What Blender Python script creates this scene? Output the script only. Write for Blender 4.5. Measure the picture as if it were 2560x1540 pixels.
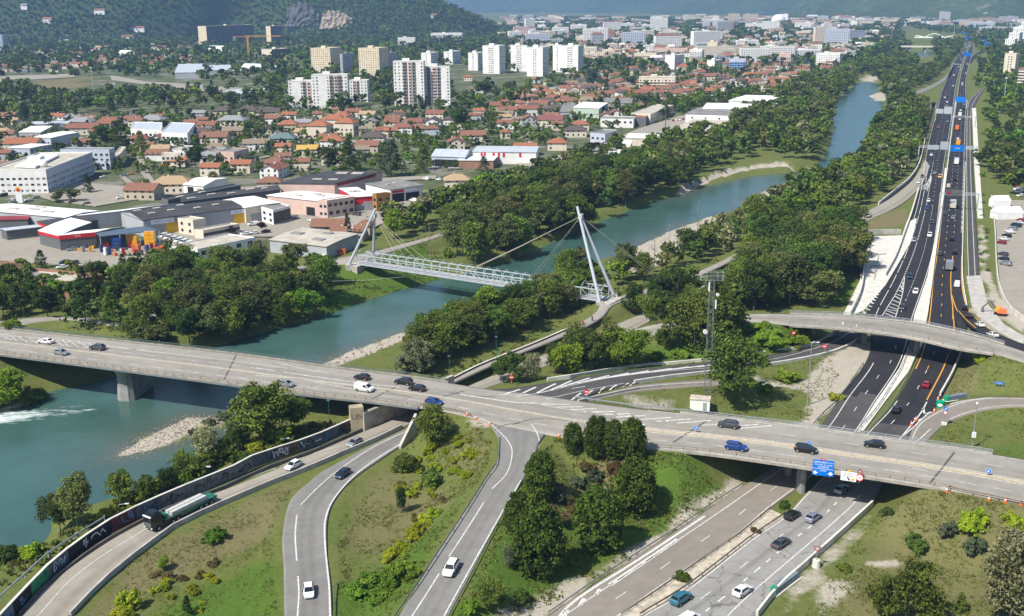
import bpy,bmesh,math,random,re
import numpy as np
from mathutils import Vector,Matrix
from mathutils.bvhtree import BVHTree
for o in list(bpy.data.objects):bpy.data.objects.remove(o)
SC=bpy.context.scene
COL=SC.collection
random.seed(7);RNG=np.random.default_rng(7)
R=math.radians
HAZE=.00009
# ------------------------------------------------------------------ camera
FOC,PITCH,ROLL,CAMH=2640.9,0.28221,-0.01036,94.27
IW,IH=2560,1540
_F=np.array([0,math.cos(PITCH),-math.sin(PITCH)]);_R0=np.array([1.0,0,0]);_U0=np.cross(_R0,_F)
_RT=math.cos(ROLL)*_R0+math.sin(ROLL)*_U0
_UP=math.cos(ROLL)*_U0-math.sin(ROLL)*_R0
cam_d=bpy.data.cameras.new('camera');cam=bpy.data.objects.new('camera',cam_d);COL.objects.link(cam)
mw=Matrix.Identity(4)
for i in range(3):
 mw[i][0]=_RT[i];mw[i][1]=_UP[i];mw[i][2]=-_F[i]
mw[2][3]=CAMH
cam.matrix_world=mw
cam_d.sensor_fit='HORIZONTAL';cam_d.sensor_width=36;cam_d.lens=FOC/IW*36
cam_d.clip_start=1;cam_d.clip_end=60000
SC.camera=cam
# ------------------------------------------------------------------ sky, sun, exposure
SUN_AZ,SUN_EL=R(230),R(51)
w=bpy.data.worlds.new('World');SC.world=w;w.use_nodes=True
nt=w.node_tree;bg=nt.nodes['Background']
sky=nt.nodes.new('ShaderNodeTexSky');sky.sky_type='NISHITA';sky.sun_disc=False
sky.sun_elevation=SUN_EL;sky.sun_rotation=SUN_AZ;sky.air_density=1.0;sky.dust_density=1.0
nt.links.new(sky.outputs[0],bg.inputs[0]);bg.inputs[1].default_value=0.085
sl=bpy.data.lights.new('sun','SUN');sl.energy=5.0;sl.angle=R(0.53);sl.color=(1,.95,.87)
so=bpy.data.objects.new('sun',sl);COL.objects.link(so)
_sd=Vector((math.sin(SUN_AZ)*math.cos(SUN_EL),math.cos(SUN_AZ)*math.cos(SUN_EL),math.sin(SUN_EL)))
so.rotation_euler=_sd.to_track_quat('Z','Y').to_euler();so.location=(-200,-200,300)
SC.view_settings.view_transform='Standard';SC.view_settings.look='None'
SC.view_settings.exposure=0.64;SC.view_settings.gamma=1.0;SC.view_settings.use_curve_mapping=False
SC.render.engine='CYCLES'
SC.cycles.max_bounces=5;SC.cycles.diffuse_bounces=2;SC.cycles.glossy_bounces=2;SC.cycles.transmission_bounces=2
SC.cycles.transparent_max_bounces=4;SC.cycles.volume_bounces=0;SC.cycles.use_denoising=True
SC.cycles.caustics_reflective=False;SC.cycles.caustics_refractive=False
# ------------------------------------------------------------------ surveying: photo point -> place on the ground
def ray(x,y):
 d=_F*FOC+_RT*(x-IW/2)-_UP*(y-IH/2)
 return d/np.linalg.norm(d)
def G(x,y,z=0.0):
 d=ray(x,y);t=(z-CAMH)/d[2]
 return np.array([d[0]*t,d[1]*t,z])
def PJ(p):
 v=np.array(p,float)-(0,0,CAMH)
 f=v@_F
 return IW/2+FOC*(v@_RT)/f,IH/2-FOC*(v@_UP)/f
def ppm(p):
 v=np.array(p,float)-(0,0,CAMH)
 return FOC/max(1.0,v@_F)
# ------------------------------------------------------------------ materials
_MATS={}
def mat(name,col,rough=.85,var=.12,scale=.6,metal=0.0,spec=.3,space='Object',bump=0.0,col2=None,detail=4,coat=0.0,emit=0):
 if name in _MATS:return _MATS[name]
 m=bpy.data.materials.new(name);m.use_nodes=True;n=m.node_tree.nodes;l=m.node_tree.links
 b=n['Principled BSDF'];b.inputs['Roughness'].default_value=rough;b.inputs['Metallic'].default_value=metal
 b.inputs['Specular IOR Level'].default_value=spec
 if coat:b.inputs['Coat Weight'].default_value=coat;b.inputs['Coat Roughness'].default_value=.08
 if var>0 or col2:
  tc=n.new('ShaderNodeTexCoord');ge=n.new('ShaderNodeNewGeometry')
  nz=n.new('ShaderNodeTexNoise');nz.inputs['Scale'].default_value=scale;nz.inputs['Detail'].default_value=detail
  l.new(tc.outputs['Object']if space=='Object' else ge.outputs['Position'],nz.inputs['Vector'])
  rp=n.new('ShaderNodeValToRGB');e=rp.color_ramp.elements
  a=[c*(1-var)for c in col];c2=col2 or[min(1,c*(1+var))for c in col]
  e[0].position=.35;e[1].position=.65;e[0].color=(*a,1);e[1].color=(*c2,1)
  l.new(nz.outputs['Fac'],rp.inputs[0]);l.new(rp.outputs[0],b.inputs['Base Color'])
  if bump:
   bp=n.new('ShaderNodeBump');bp.inputs['Strength'].default_value=bump;bp.inputs['Distance'].default_value=.1
   l.new(nz.outputs['Fac'],bp.inputs['Height']);l.new(bp.outputs[0],b.inputs['Normal'])
 else:
  b.inputs['Base Color'].default_value=(*col,1)
 if emit:
  b.inputs['Emission Color'].default_value=(*col,1);b.inputs['Emission Strength'].default_value=emit
 _MATS[name]=m;return m
def nodes_of(name):
 m=bpy.data.materials.new(name);m.use_nodes=True
 return m,m.node_tree.nodes,m.node_tree.links,m.node_tree.nodes['Principled BSDF']
def nd(n,t,**k):
 x=n.new(t)
 for a,v in k.items():
  if a.startswith('i_'):x.inputs[a[2:].replace('_',' ')].default_value=v
  else:setattr(x,a,v)
 return x
def ramp(n,stops):
 r=n.new('ShaderNodeValToRGB');e=r.color_ramp.elements
 while len(e)<len(stops):e.new(.5)
 for q,(p,c)in zip(e,stops):q.position=p;q.color=(*c,1)
 return r
WHITE=mat('white_paint',(.78,.78,.76),.6,.05)
MARK=mat('road_paint',(.36,.35,.32),.75,0,3.2,space='W',col2=(.72,.71,.68),detail=6)
ORANGE_MARK=mat('orange_road_paint',(.62,.30,.04),.7,.2,1.5,space='W')
CONC=mat('concrete',(.40,.38,.34),.9,.16,.5,space='W')
CONC_L=mat('pale_concrete',(.56,.54,.48),.9,.12,.4,space='W')
CONC_D=mat('grey_concrete',(.22,.22,.21),.9,.2,.5,space='W')
STEEL=mat('galvanised_steel',(.42,.45,.47),.45,.1,.8,metal=.55)
STEEL_P=mat('pale_grey_steel',(.50,.53,.56),.5,.06,.5,metal=.2)
DARKST=mat('dark_steel',(.10,.11,.10),.6,.1)
RUST=mat('weathered_rail',(.20,.165,.12),.8,.2,2.0)
GREENRAIL=mat('green_grey_rail',(.10,.135,.13),.6,.1)
BLACK=mat('black_rubber',(.012,.012,.013),.8,0)
GLASS=mat('dark_glass',(.012,.016,.02),.08,0,spec=.6)
SIGNBLUE=mat('sign_blue',(.0,.16,.60),.5,.03)
SIGNRED=mat('sign_red',(.62,.02,.03),.5,.03)
SIGNWHITE=mat('sign_white',(.80,.80,.80),.5,.02)
SIGNGREEN=mat('sign_green',(.0,.28,.14),.5,.03)
YELLOW=mat('yellow_paint',(.75,.42,.02),.5,.06)
ORANGE=mat('orange_paint',(.80,.16,.03),.5,.06)
LAMPGLASS=mat('pale_lamp',(.75,.78,.8),.3,0)
# ------------------------------------------------------------------ mesh building
class MB:
 def __init__(s):s.v=[];s.f=[];s.m=[];s.mats=[]
 def mi(s,m):
  if m not in s.mats:s.mats.append(m)
  return s.mats.index(m)
 def poly(s,pts,m):
  i=len(s.v);s.v+=[tuple(map(float,p))for p in pts];s.f.append(tuple(range(i,i+len(pts))));s.m.append(s.mi(m))
 def box(s,c,d,m,rz=0.0,M4=None,taper=1.0):
  hx,hy,hz=d[0]/2,d[1]/2,d[2]/2;cs,sn=math.cos(rz),math.sin(rz);i=len(s.v);P=[]
  for z in(-hz,hz):
   t=taper if z>0 else 1
   for x,y in((-hx,-hy),(hx,-hy),(hx,hy),(-hx,hy)):
    x*=t;y*=t
    P.append((c[0]+x*cs-y*sn,c[1]+x*sn+y*cs,c[2]+z))
  s.v+=P;k=s.mi(m)
  for q in((3,2,1,0),(4,5,6,7),(0,1,5,4),(1,2,6,5),(2,3,7,6),(3,0,4,7)):
   s.f.append(tuple(i+j for j in q));s.m.append(k)
 def prism(s,pts,z0,z1,m,mtop=None):
  n=len(pts)
  a=0
  for i in range(n):
   x0,y0=pts[i][:2];x1,y1=pts[(i+1)%n][:2];a+=x0*y1-x1*y0
  if a<0:pts=pts[::-1]
  zf0=z0 if callable(z0)else(lambda i:z0);zf1=z1 if callable(z1)else(lambda i:z1)
  i0=len(s.v)
  s.v+=[(float(p[0]),float(p[1]),float(zf0(i)))for i,p in enumerate(pts)]+[(float(p[0]),float(p[1]),float(zf1(i)))for i,p in enumerate(pts)]
  k=s.mi(m);kt=s.mi(mtop or m)
  s.f.append(tuple(i0+n+i for i in range(n)));s.m.append(kt)
  s.f.append(tuple(i0+n-1-i for i in range(n)));s.m.append(k)
  for i in range(n):
   j=(i+1)%n;s.f.append((i0+i,i0+j,i0+n+j,i0+n+i));s.m.append(k)
 def tube(s,path,r,m,n=6,r1=None,cap=True):
  path=[np.array(p,float)for p in path];rings=[]
  L=len(path)
  for i,p in enumerate(path):
   d=path[min(i+1,L-1)]-path[max(i-1,0)];d/=(np.linalg.norm(d)+1e-9)
   a=np.cross(d,(0,0,1.0));
   if np.linalg.norm(a)<1e-3:a=np.array([1.0,0,0])
   a/=np.linalg.norm(a);b=np.cross(a,d)
   rr=r if r1 is None else r+(r1-r)*i/max(1,L-1)
   i0=len(s.v);rings.append(i0)
   s.v+=[tuple(p+rr*(a*math.cos(t)+b*math.sin(t)))for t in[2*math.pi*q/n for q in range(n)]]
  k=s.mi(m)
  for a,b in zip(rings,rings[1:]):
   for q in range(n):
    s.f.append((a+q,a+(q+1)%n,b+(q+1)%n,b+q));s.m.append(k)
  if cap:
   s.f.append(tuple(rings[0]+q for q in range(n))[::-1]);s.m.append(k)
   s.f.append(tuple(rings[-1]+q for q in range(n)));s.m.append(k)
 def cyl(s,c,r,h,m,n=12,r1=None):
  s.tube([c,(c[0],c[1],c[2]+h)],r,m,n,r1)
 def disc(s,c,r,nrm,m,n=16,thick=.03):
  nrm=np.array(nrm,float);nrm/=np.linalg.norm(nrm)
  s.tube([np.array(c)-nrm*thick/2,np.array(c)+nrm*thick/2],r,m,n)
 def bar(s,a,b,wd,ht,m):
  a=np.array(a,float);b=np.array(b,float);d=b-a;d/=(np.linalg.norm(d)+1e-9)
  x=np.cross(d,(0,0,1.0));x=x/np.linalg.norm(x)if np.linalg.norm(x)>1e-3 else np.array([1.0,0,0])
  u=np.cross(x,d);i=len(s.v);k=s.mi(m)
  for p in(a,b):
   for sx,su in((-1,-1),(1,-1),(1,1),(-1,1)):
    s.v.append(tuple(p+x*sx*wd/2+u*su*ht/2))
  for q in((3,2,1,0),(4,5,6,7),(0,1,5,4),(1,2,6,5),(2,3,7,6),(3,0,4,7)):
   s.f.append(tuple(i+j for j in q));s.m.append(k)
 def mesh(s,name,org=(0,0,0),smooth=False):
  me=bpy.data.meshes.new(name)
  v=np.array(s.v,float)-np.array(org,float)if s.v else np.zeros((0,3))
  me.from_pydata(v.tolist(),[],s.f)
  for m in s.mats:me.materials.append(m)
  me.polygons.foreach_set('material_index',s.m)
  if smooth:me.polygons.foreach_set('use_smooth',[True]*len(me.polygons))
  me.update();return me
 def build(s,name,parent=None,org=(0,0,0),loc=(0,0,0),rz=0.0,kind=None,smooth=False):
  return link(name,s.mesh(name,org,smooth),parent,loc,rz,kind)
def link(name,me,parent=None,loc=(0,0,0),rz=0.0,kind=None):
 o=bpy.data.objects.new(name,me);COL.objects.link(o);o.location=tuple(map(float,loc));o.rotation_euler=(0,0,rz)
 if parent is not None:o.parent=parent
 if kind:o['kind']=kind
 return o
THINGS=[]
def tag(o,label,cat,group=None):
 o['label']=label;o['category']=cat
 if group:o['group']=group
 THINGS.append(o);return o
def thing(name,label,cat,loc=(0,0,0),rz=0.0,group=None):
 o=bpy.data.objects.new(name,None);COL.objects.link(o);o.location=tuple(map(float,loc));o.rotation_euler=(0,0,rz)
 o.empty_display_size=.5
 return tag(o,label,cat,group)
KIDS={}
def copy_tree(o,kids,loc,rz,label=None,scale=None,group=None):
 r=o.copy();COL.objects.link(r);r.location=tuple(map(float,loc));r.rotation_euler=(0,0,rz)
 if scale is not None:r.scale=scale if hasattr(scale,'__len__')else(scale,)*3
 if label:r['label']=label
 if group:r['group']=group
 out=[]
 for c,sub in kids:
  q=c.copy();COL.objects.link(q);q.parent=r;out.append(q)
  for g in sub:
   h=g.copy();COL.objects.link(h);h.parent=q
 THINGS.append(r)
 return r,out
def struct(o):o['kind']='structure';return o
def catmull(P,n):
 P=np.array(P,float);k=len(P)
 if k<3:
  t=np.linspace(0,1,n*(k-1)+1)[:,None]
  return P[0]+(P[-1]-P[0])*t
 out=[]
 for i in range(k-1):
  p0=P[i-1]if i>0 else 2*P[0]-P[1];p1=P[i];p2=P[i+1];p3=P[i+2]if i+2<k else 2*P[-1]-P[-2]
  for t in np.linspace(0,1,n,endpoint=False):
   out.append(.5*(2*p1+(p2-p0)*t+(2*p0-5*p1+4*p2-p3)*t*t+(3*p1-p0-3*p2+p3)*t**3))
 out.append(P[-1]);return np.array(out)
def inpoly(x,y,poly):
 x=np.asarray(x);y=np.asarray(y);c=np.zeros(x.shape,bool);n=len(poly)
 for i in range(n):
  x0,y0=poly[i][:2];x1,y1=poly[(i+1)%n][:2]
  if y0==y1:continue
  k=((y0>y)!=(y1>y))&(x<(x1-x0)*(y-y0)/(y1-y0)+x0);c^=k
 return c
def segdist(X,Y,A,B):
 dx,dy=B[0]-A[0],B[1]-A[1];L=dx*dx+dy*dy+1e-9
 t=np.clip(((X-A[0])*dx+(Y-A[1])*dy)/L,0,1)
 return np.hypot(X-A[0]-t*dx,Y-A[1]-t*dy),t
_np_perm=RNG.random((64,64))
def vnoise(X,Y,s):
 x=np.asarray(X)/s;y=np.asarray(Y)/s;xi=np.floor(x).astype(int);yi=np.floor(y).astype(int);fx=x-xi;fy=y-yi
 fx=fx*fx*(3-2*fx);fy=fy*fy*(3-2*fy);g=lambda a,b:_np_perm[a%64,b%64]
 return(g(xi,yi)*(1-fx)+g(xi+1,yi)*fx)*(1-fy)+(g(xi,yi+1)*(1-fx)+g(xi+1,yi+1)*fx)*fy
# ------------------------------------------------------------------ roads, surveyed as pairs of edge points (photo x,y | x,y | height | on a bridge?)
WZ=-3.0
ROADS={}
def road(name,pts,n=6):
 L=[G(p[0],p[1],p[4])for p in pts];Rr=[G(p[2],p[3],p[4])for p in pts]
 fl=[p[5]if len(p)>5 else 0 for p in pts]
 Ls=catmull(L,n);Rs=catmull(Rr,n);F=[fl[min(i//n,len(pts)-1)]for i in range(len(Ls))]
 ROADS[name]=(Ls,Rs,F)
road('bridge_road',[(-260,793,-260,852,7,0),(-60,814,-60,877,7,1),(43,825,43,890,7,1),(284,851,284,921,7,1),(565,882,565,958,7,1),(700,900,690,976,7,1),(822,917,820,991,7,1),(1000,939,940,1004,7,1),(1120,957,1046,1018,7,0),(1225,974,1134,1032,7,0),(1330,985,1250,1062,7,0),(1445,1002,1385,1088,7,0),(1580,1020,1500,1104,7,0),(1700,1033,1612,1119,7,1),(1860,1051,1750,1130,7,1),(2030,1071,1900,1150,7,1),(2249,1102,2100,1180,7,1),(2390,1122,2270,1206,7,1),(2480,1136,2375,1224,7,0),(2600,1156,2560,1259,7,0),(2760,1180,2760,1295,7,0)])
road('ramp_road',[(965,1580,1100,1580,3.2),(1000,1535,1122,1535,3.6),(1052,1450,1169,1446,4.4),(1108,1361,1220,1350,5.0),(1195,1230,1275,1250,6.0),(1242,1150,1330,1163,6.6),(1247,1100,1345,1112,6.9),(1222,1055,1362,1086,6.97)])
road('loop_road',[(711,1590,832,1590,1.7),(711,1540,831,1540,1.7),(709,1418,826,1455,1.6),(706,1340,817,1375,1.5),(725,1253,820,1290,1.5),(773,1205,845,1236,1.5),(812,1175,898,1184,1.5),(912,1121,994,1119,1.5),(1014,1072,1046,1082,1.5),(1090,1038,1125,1045,1.5),(1150,1010,1190,1016,1.5)])
road('quay_road',[(20,1580,140,1580,1.8),(52,1540,176,1536,1.7),(117,1466,240,1469,1.6),(220,1388,303,1412,1.5),(316,1328,374,1358,1.5),(444,1266,542,1262,1.5),(594,1212,702,1194,1.5),(786,1132,772,1169,1.5),(912,1078,938,1097,1.5),(985,1047,1012,1064,1.5),(1060,1014,1088,1026,1.5),(1140,978,1170,985,1.5),(1290,915,1320,932,1.2),(1410,868,1440,882,1),(1520,820,1560,835,1),(1606,784,1640,795,1),(1694,748,1730,752,1),(1760,706,1790,712,1),(1850,655,1880,662,1),(1960,600,1990,608,.8),(2083,566,2100,579,.6),(2170,527,2182,545,.4),(2240,486,2260,505,.2),(2287,444,2306,458,.05),(2312,400,2326,412,.05)])
road('flyover',[(1500,850,1520,880,1.4),(1560,829,1580,854,2.2),(1680,803,1690,826,4.2),(1780,791,1785,813,5.6),(1880,785,1885,804,6.5),(1975,785,1973,812,6.8,1),(2115,790,2100,820,6.8,1),(2286,808,2260,840,6.8,1),(2428,838,2400,871,6.6,1),(2510,862,2484,884,6.3,0),(2600,892,2570,908,5.6,0),(2760,945,2740,965,5.0,0)])
road('slip_road',[(1215,975,1290,993,7.0),(1300,968,1440,1001,6.8),(1368,957,1500,976,6.4),(1564,927,1600,956,5.2),(1762,907,1770,930,3.6),(1882,892,1890,915,2.6),(1980,879,1990,899,1.8),(2045,862,2070,882,1.2),(2085,838,2120,862,.7),(2112,815,2152,838,.3),(2145,788,2180,805,0.06)])
road('closed_lane',[(1440,1000,1450,1005,6.8),(1515,982,1535,988,6.3),(1600,962,1615,975,5.3),(1700,953,1710,968,4.3),(1762,949,1770,963,3.7),(1850,946,1850,960,3.0)])
road('south_carriageway',[(1300,1592,1500,1592,0),(1366,1540,1552,1540,0),(1592,1392,1723,1421,0),(1762,1279,1848,1336,0),(1859,1215,1925,1270,0),(1965,1142,2045,1178,0),(2045,1072,2138,1083,0),(2105,985,2190,1003,0),(2158,916,2245,920,0),(2178,862,2268,862,0),(2172,815,2282,810,0),(2165,783,2288,785,0),(2212,701,2319,692,0),(2252,621,2337,620,0),(2283,540,2350,520,0),(2301,465,2357,462,0),(2309,411,2362,408,0),(2320,350,2372,350,0),(2342,270,2384,270,0),(2356,220,2391,213,0),(2383,159,2405,159,0),(2401,130,2414,130,0),(2412,112,2421,112,0),(2416,100,2423,100,0)])
road('north_carriageway',[(1556,1592,1855,1592,0),(1603,1540,1888,1540,0),(1711,1477,1945,1472,0),(1872,1352,2060,1370,0),(1962,1290,2135,1300,0),(2013,1236,2183,1254,0),(2100,1150,2230,1170,0),(2170,1080,2270,1098,0),(2240,1002,2350,1000,0),(2300,888,2400,890,0),(2315,820,2418,820,0),(2322,777,2418,777,0),(2331,692,2407,692,0),(2340,635,2407,630,0),(2355,522,2410,522,0),(2371,394,2413,394,0),(2382,312,2415,312,0),(2391,255,2417,255,0),(2399,199,2416,199,0),(2409,159,2424,159,0),(2418,130,2432,130,0),(2425,112,2434,112,0),(2427,100,2435,100,0)])
road('exit_lane',[(2366,690,2407,690,.03),(2380,735,2410,735,.06),(2392,768,2420,768,.3),(2412,800,2442,800,1.2),(2452,830,2478,826,2.6),(2510,862,2535,852,4.2),(2575,888,2610,872,5.2)])
road('far_exit_road',[(2420,160,2426,160,.05),(2430,143,2440,144,.05),(2446,130,2458,131,.05),(2474,121,2488,122,.05),(2520,112,2530,112,.05)])
road('new_lane',[(2420,690,2449,690,.0),(2417,600,2444,600,0),(2416,500,2437,500,0),(2416,380,2431,380,0),(2418,285,2431,285,0),(2424,250,2445,250,0),(2450,225,2462,222,0)])
road('joining_road',[(2268,1108,2312,1108,0.03),(2290,1060,2357,1064,.06),(2340,1026,2413,1038,.3),(2395,1003,2470,1024,.8),(2456,993,2520,1018,1.2),(2520,992,2575,1017,1.5),(2640,996,2660,1022,1.8)])
road('wooded_slip',[(2195,505,2200,514,.3),(2235,472,2243,480,.2),(2276,438,2284,444,.1),(2292,405,2298,408,0),(2310,345,2315,347,0),(2326,285,2332,285,0),(2330,255,2340,255,0)])
road('interchange_loop',[(2340,272,2344,262,0),(2300,250,2318,252,0),(2288,240,2303,243,0),(2292,228,2306,232,0),(2330,212,2342,215,0),(2364,190,2372,193,0),(2380,168,2386,168,0)])
road('cycle_path',[(1095,962,1102,970,3.4),(1268,885,1276,892,3.4),(1366,845,1376,853,3.4),(1452,806,1464,816,3.4),(1490,780,1508,790,3.6),(1508,756,1530,765,4.0),(1560,738,1572,747,3.6),(1600,727,1606,736,3.2),(1700,697,1706,706,2.6),(1795,657,1803,665,2.2),(1848,628,1856,636,2.0),(1900,600,1910,606,2)])
road('left_bank_path',[(-40,810,-20,822,2),(50,797,60,810,2),(165,790,170,798,2),(300,806,306,816,2),(350,795,362,806,2),(430,760,440,770,2),(560,720,570,729,2),(700,678,708,686,2.3),(800,655,810,667,3.2),(872,640,890,655,4.2),(930,630,945,640,3.6),(1000,612,1008,620,2.6),(1085,588,1090,595,2.2),(1200,550,1206,556,2),(1400,480,1404,485,2)])
# ------------------------------------------------------------------ river outline at water level
RIV_PX=[(2280,112),(2282,136),(2292,153),(2296,168),(2240,180),(2150,190),(2126,225),(2095,245),(2085,280),(2084,330),(2078,360),(2060,400),(2020,418),(1980,431),(1876,440),(1780,463),(1689,489),(1592,520),(1479,562),(1413,593),(1280,652),(1122,692),(980,732),(839,780),(782,797),(640,837),(539,868),(420,905),(260,950),(108,984),(0,1021),(-200,1090),(-420,1300),(-300,1400),(0,1364),(99,1365),(119,1340),(128,1295),(200,1272),(270,1248),(403,1194),(480,1150),(560,1105),(640,1050),(700,1000),(760,960),(830,918),(905,888),(1000,850),(1117,800),(1200,790),(1342,760),(1393,700),(1470,662),(1550,641),(1592,616),(1677,576),(1723,559),(1819,535),(1882,493),(1960,462),(2050,448),(2105,410),(2130,392),(2161,360),(2166,318),(2203,289),(2212,255),(2200,230),(2198,200),(2260,185),(2315,176),(2348,166),(2328,140),(2318,112)]
RIVER=np.array([G(x,y,WZ)[:2]for x,y in RIV_PX])
# gravel bars that lie in the water (outline at their own level)
BARS=[[(560+239,910),(884,873),(980,839),(1117,797),(1136,806),(1066,846),(970,890),(890,924),(840,934)],[(468,1041),(420,1068),(355,1095),(320,1120),(300,1135),(350,1130),(430,1105),(500,1075),(580,1060),(560,1046)],[(1550,641),(1592,616),(1677,576),(1723,559),(1790,555),(1760,600),(1690,650),(1620,690),(1560,700),(1520,680)],[(1882,493),(1920,472),(1965,455),(2010,452),(1975,480),(1930,500),(1890,520)],[(1689,489),(1780,455),(1876,432),(1960,425),(1985,428),(1965,412),(1890,416),(1800,436),(1715,470)],[(2149,200),(2172,193),(2198,192),(2200,200),(2165,203)],[(2172,236),(2185,232),(2232,244),(2225,254),(2186,252)]]
BARW=[np.array([G(x,y,WZ+.3)[:2]for x,y in b])for b in BARS]
def polydist(X,Y,P):
 d=np.full(X.shape,1e9)
 for i in range(len(P)):
  q,_=segdist(X,Y,P[i],P[(i+1)%len(P)]);d=np.minimum(d,q)
 return d
WCUT=np.array([G(x,y,1.2)[:2]for x,y in((1120,978),(1200,937),(1284,902),(1340,879),(1390,857),(1446,832),(1500,836),(1410,880),(1300,925),(1160,985))])
# ------------------------------------------------------------------ height of the land
def land(X,Y):
 X=np.asarray(X,float);Y=np.asarray(Y,float)
 z=1.2/(1+np.exp((X+5)/12))/(1+np.exp((Y-330)/25))/(1+np.exp((120-Y)/15))
 z=z-.34+(vnoise(X,Y,9)-.5)*.25+(vnoise(X,Y,31)-.5)*.5*(np.abs(X)<900)
 cut=np.full(X.shape,1e9)
 for nm,(L,Rr,F)in ROADS.items():
  lo=np.minimum(L.min(0),Rr.min(0))-30;hi=np.maximum(L.max(0),Rr.max(0))+30
  sel=np.where((X>lo[0])&(X<hi[0])&(Y>lo[1])&(Y<hi[1]))[0]if X.ndim==1 else None
  if sel is None or len(sel)==0:continue
  C=(L+Rr)/2;Wd=np.linalg.norm(L-Rr,axis=1)/2
  best=np.full(len(sel),1e9);zr=np.zeros(len(sel));bf=np.zeros(len(sel))
  xs,ys=X[sel],Y[sel]
  for i in range(len(C)-1):
   bx0,bx1=sorted((C[i][0],C[i+1][0]));by0,by1=sorted((C[i][1],C[i+1][1]))
   near=np.where((xs>bx0-40)&(xs<bx1+40)&(ys>by0-40)&(ys<by1+40))[0]
   if len(near)==0:continue
   if F[i]:continue
   d,t=segdist(xs[near],ys[near],C[i],C[i+1])
   e=d-(Wd[i]*(1-t)+Wd[i+1]*t)
   u=e<best[near]
   k=near[u];best[k]=e[u];zr[k]=(C[i][2]*(1-t)+C[i+1][2]*t)[u];bf[k]=F[i]
  ok=bf==0
  m=1.6
  up=zr-.3-np.maximum(0,best-m)*.52
  zz=z[sel]
  rise=ok&(up>zz)&(best<30);zz[rise]=up[rise]
  z[sel]=zz
  dn=zr-.3+np.maximum(0,best-m)*(.9 if nm not in('quay_road','loop_road')else 1.6)
  dn[(bf>0)|(best>25)]=1e9
  cut[sel]=np.minimum(cut[sel],dn)
 z=np.minimum(z,cut)
 kw=np.where((np.abs(X+5)<60)&(np.abs(Y-260)<60))[0]
 if len(kw):iw=inpoly(X[kw],Y[kw],WCUT);z[kw[iw]]=np.minimum(z[kw[iw]],.8)
 near=np.where((X>RIVER[:,0].min()-60)&(X<RIVER[:,0].max()+60)&(Y>RIVER[:,1].min()-60)&(Y<RIVER[:,1].max()+60))[0]
 if len(near):
  xn,yn=X[near],Y[near]
  d=polydist(xn,yn,RIVER);ins=inpoly(xn,yn,RIVER)
  bank=WZ-.25+d*(.42+.3*vnoise(xn,yn,14))
  zz=z[near];zz=np.where(ins,WZ-.3-np.minimum(d,6)*.25,np.minimum(zz,bank))
  for b in BARW:
   kb=np.where((xn>b[:,0].min()-8)&(xn<b[:,0].max()+8)&(yn>b[:,1].min()-8)&(yn<b[:,1].max()+8))[0]
   if len(kb)==0:continue
   db=polydist(xn[kb],yn[kb],b);ib=inpoly(xn[kb],yn[kb],b)
   h=np.where(ib,WZ+.08+np.minimum(db,5)*.1,WZ-db*.12)+(vnoise(xn[kb],yn[kb],3.1)-.5)*.22
   zz[kb]=np.where(ib,h,np.where(ins[kb],np.maximum(zz[kb],h),zz[kb]))
  z[near]=zz
 return z
def graded(a,b,step,lo,hi,grow=1.13):
 m=list(np.arange(a,b+.01,step));s=step;x=m[-1]
 while x<hi:s*=grow;x+=s;m.append(x)
 s=step;x=a;pre=[]
 while x>lo:s*=grow;x-=s;pre.append(x)
 return np.array(pre[::-1]+m)
GX=graded(-190,280,2.0,-9000,9000);_gy1=graded(120,430,2.0,20,430);_gy2=np.concatenate([np.arange(433,620,2.5),graded(622,1000,6.0,622,13000)])
GY=np.concatenate([_gy1[_gy1<=430.5],_gy2])
XX,YY=np.meshgrid(GX,GY);TZ=land(XX.ravel(),YY.ravel())
nx,ny=len(GX),len(GY)
tv=np.stack([XX.ravel(),YY.ravel(),TZ],1)
ii=(np.arange(ny-1)[:,None]*nx+np.arange(nx-1)[None]).ravel()
tf=np.stack([ii,ii+1,ii+nx+1,ii+nx],1)
def npmesh(name,v,f,mats=(),smooth=False):
 me=bpy.data.meshes.new(name);v=np.asarray(v,np.float32);f=np.asarray(f,np.int32);k=f.shape[1]
 me.vertices.add(len(v));me.vertices.foreach_set('co',v.ravel())
 me.loops.add(f.size);me.loops.foreach_set('vertex_index',f.ravel())
 me.polygons.add(len(f));me.polygons.foreach_set('loop_start',np.arange(0,f.size,k,dtype=np.int32))
 try:me.polygons.foreach_set('loop_total',np.full(len(f),k,np.int32))
 except Exception:pass
 if smooth:me.polygons.foreach_set('use_smooth',np.ones(len(f),bool))
 for m in mats:me.materials.append(m)
 me.update(calc_edges=True);return me
# ground cover painted as vertex weights: R bare gravel, G dry brown grass, B lush green, A paved-ish town ground
def pxpoly(pts,z=0):return np.array([G(x,y,z)[:2]for x,y in pts])
cov=np.zeros((len(tv),4),np.float32);cov[:,3]=1
def cover(pts,ch,z=0,amt=1.0,soft=2.0):
 P=pxpoly(pts,z);x,y=tv[:,0],tv[:,1]
 k=np.where((x>P[:,0].min()-6)&(x<P[:,0].max()+6)&(y>P[:,1].min()-6)&(y<P[:,1].max()+6))[0]
 if len(k)==0:return
 d=polydist(x[k],y[k],P);d[inpoly(x[k],y[k],P)]*=-1
 wgt=np.clip(.5-(d+(vnoise(x[k],y[k],4)-.5)*3)/soft,0,1)*amt
 cov[k,ch]=np.maximum(cov[k,ch],wgt)
for b in BARS:cover(b,0,WZ+.3,1,1.2)
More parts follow.
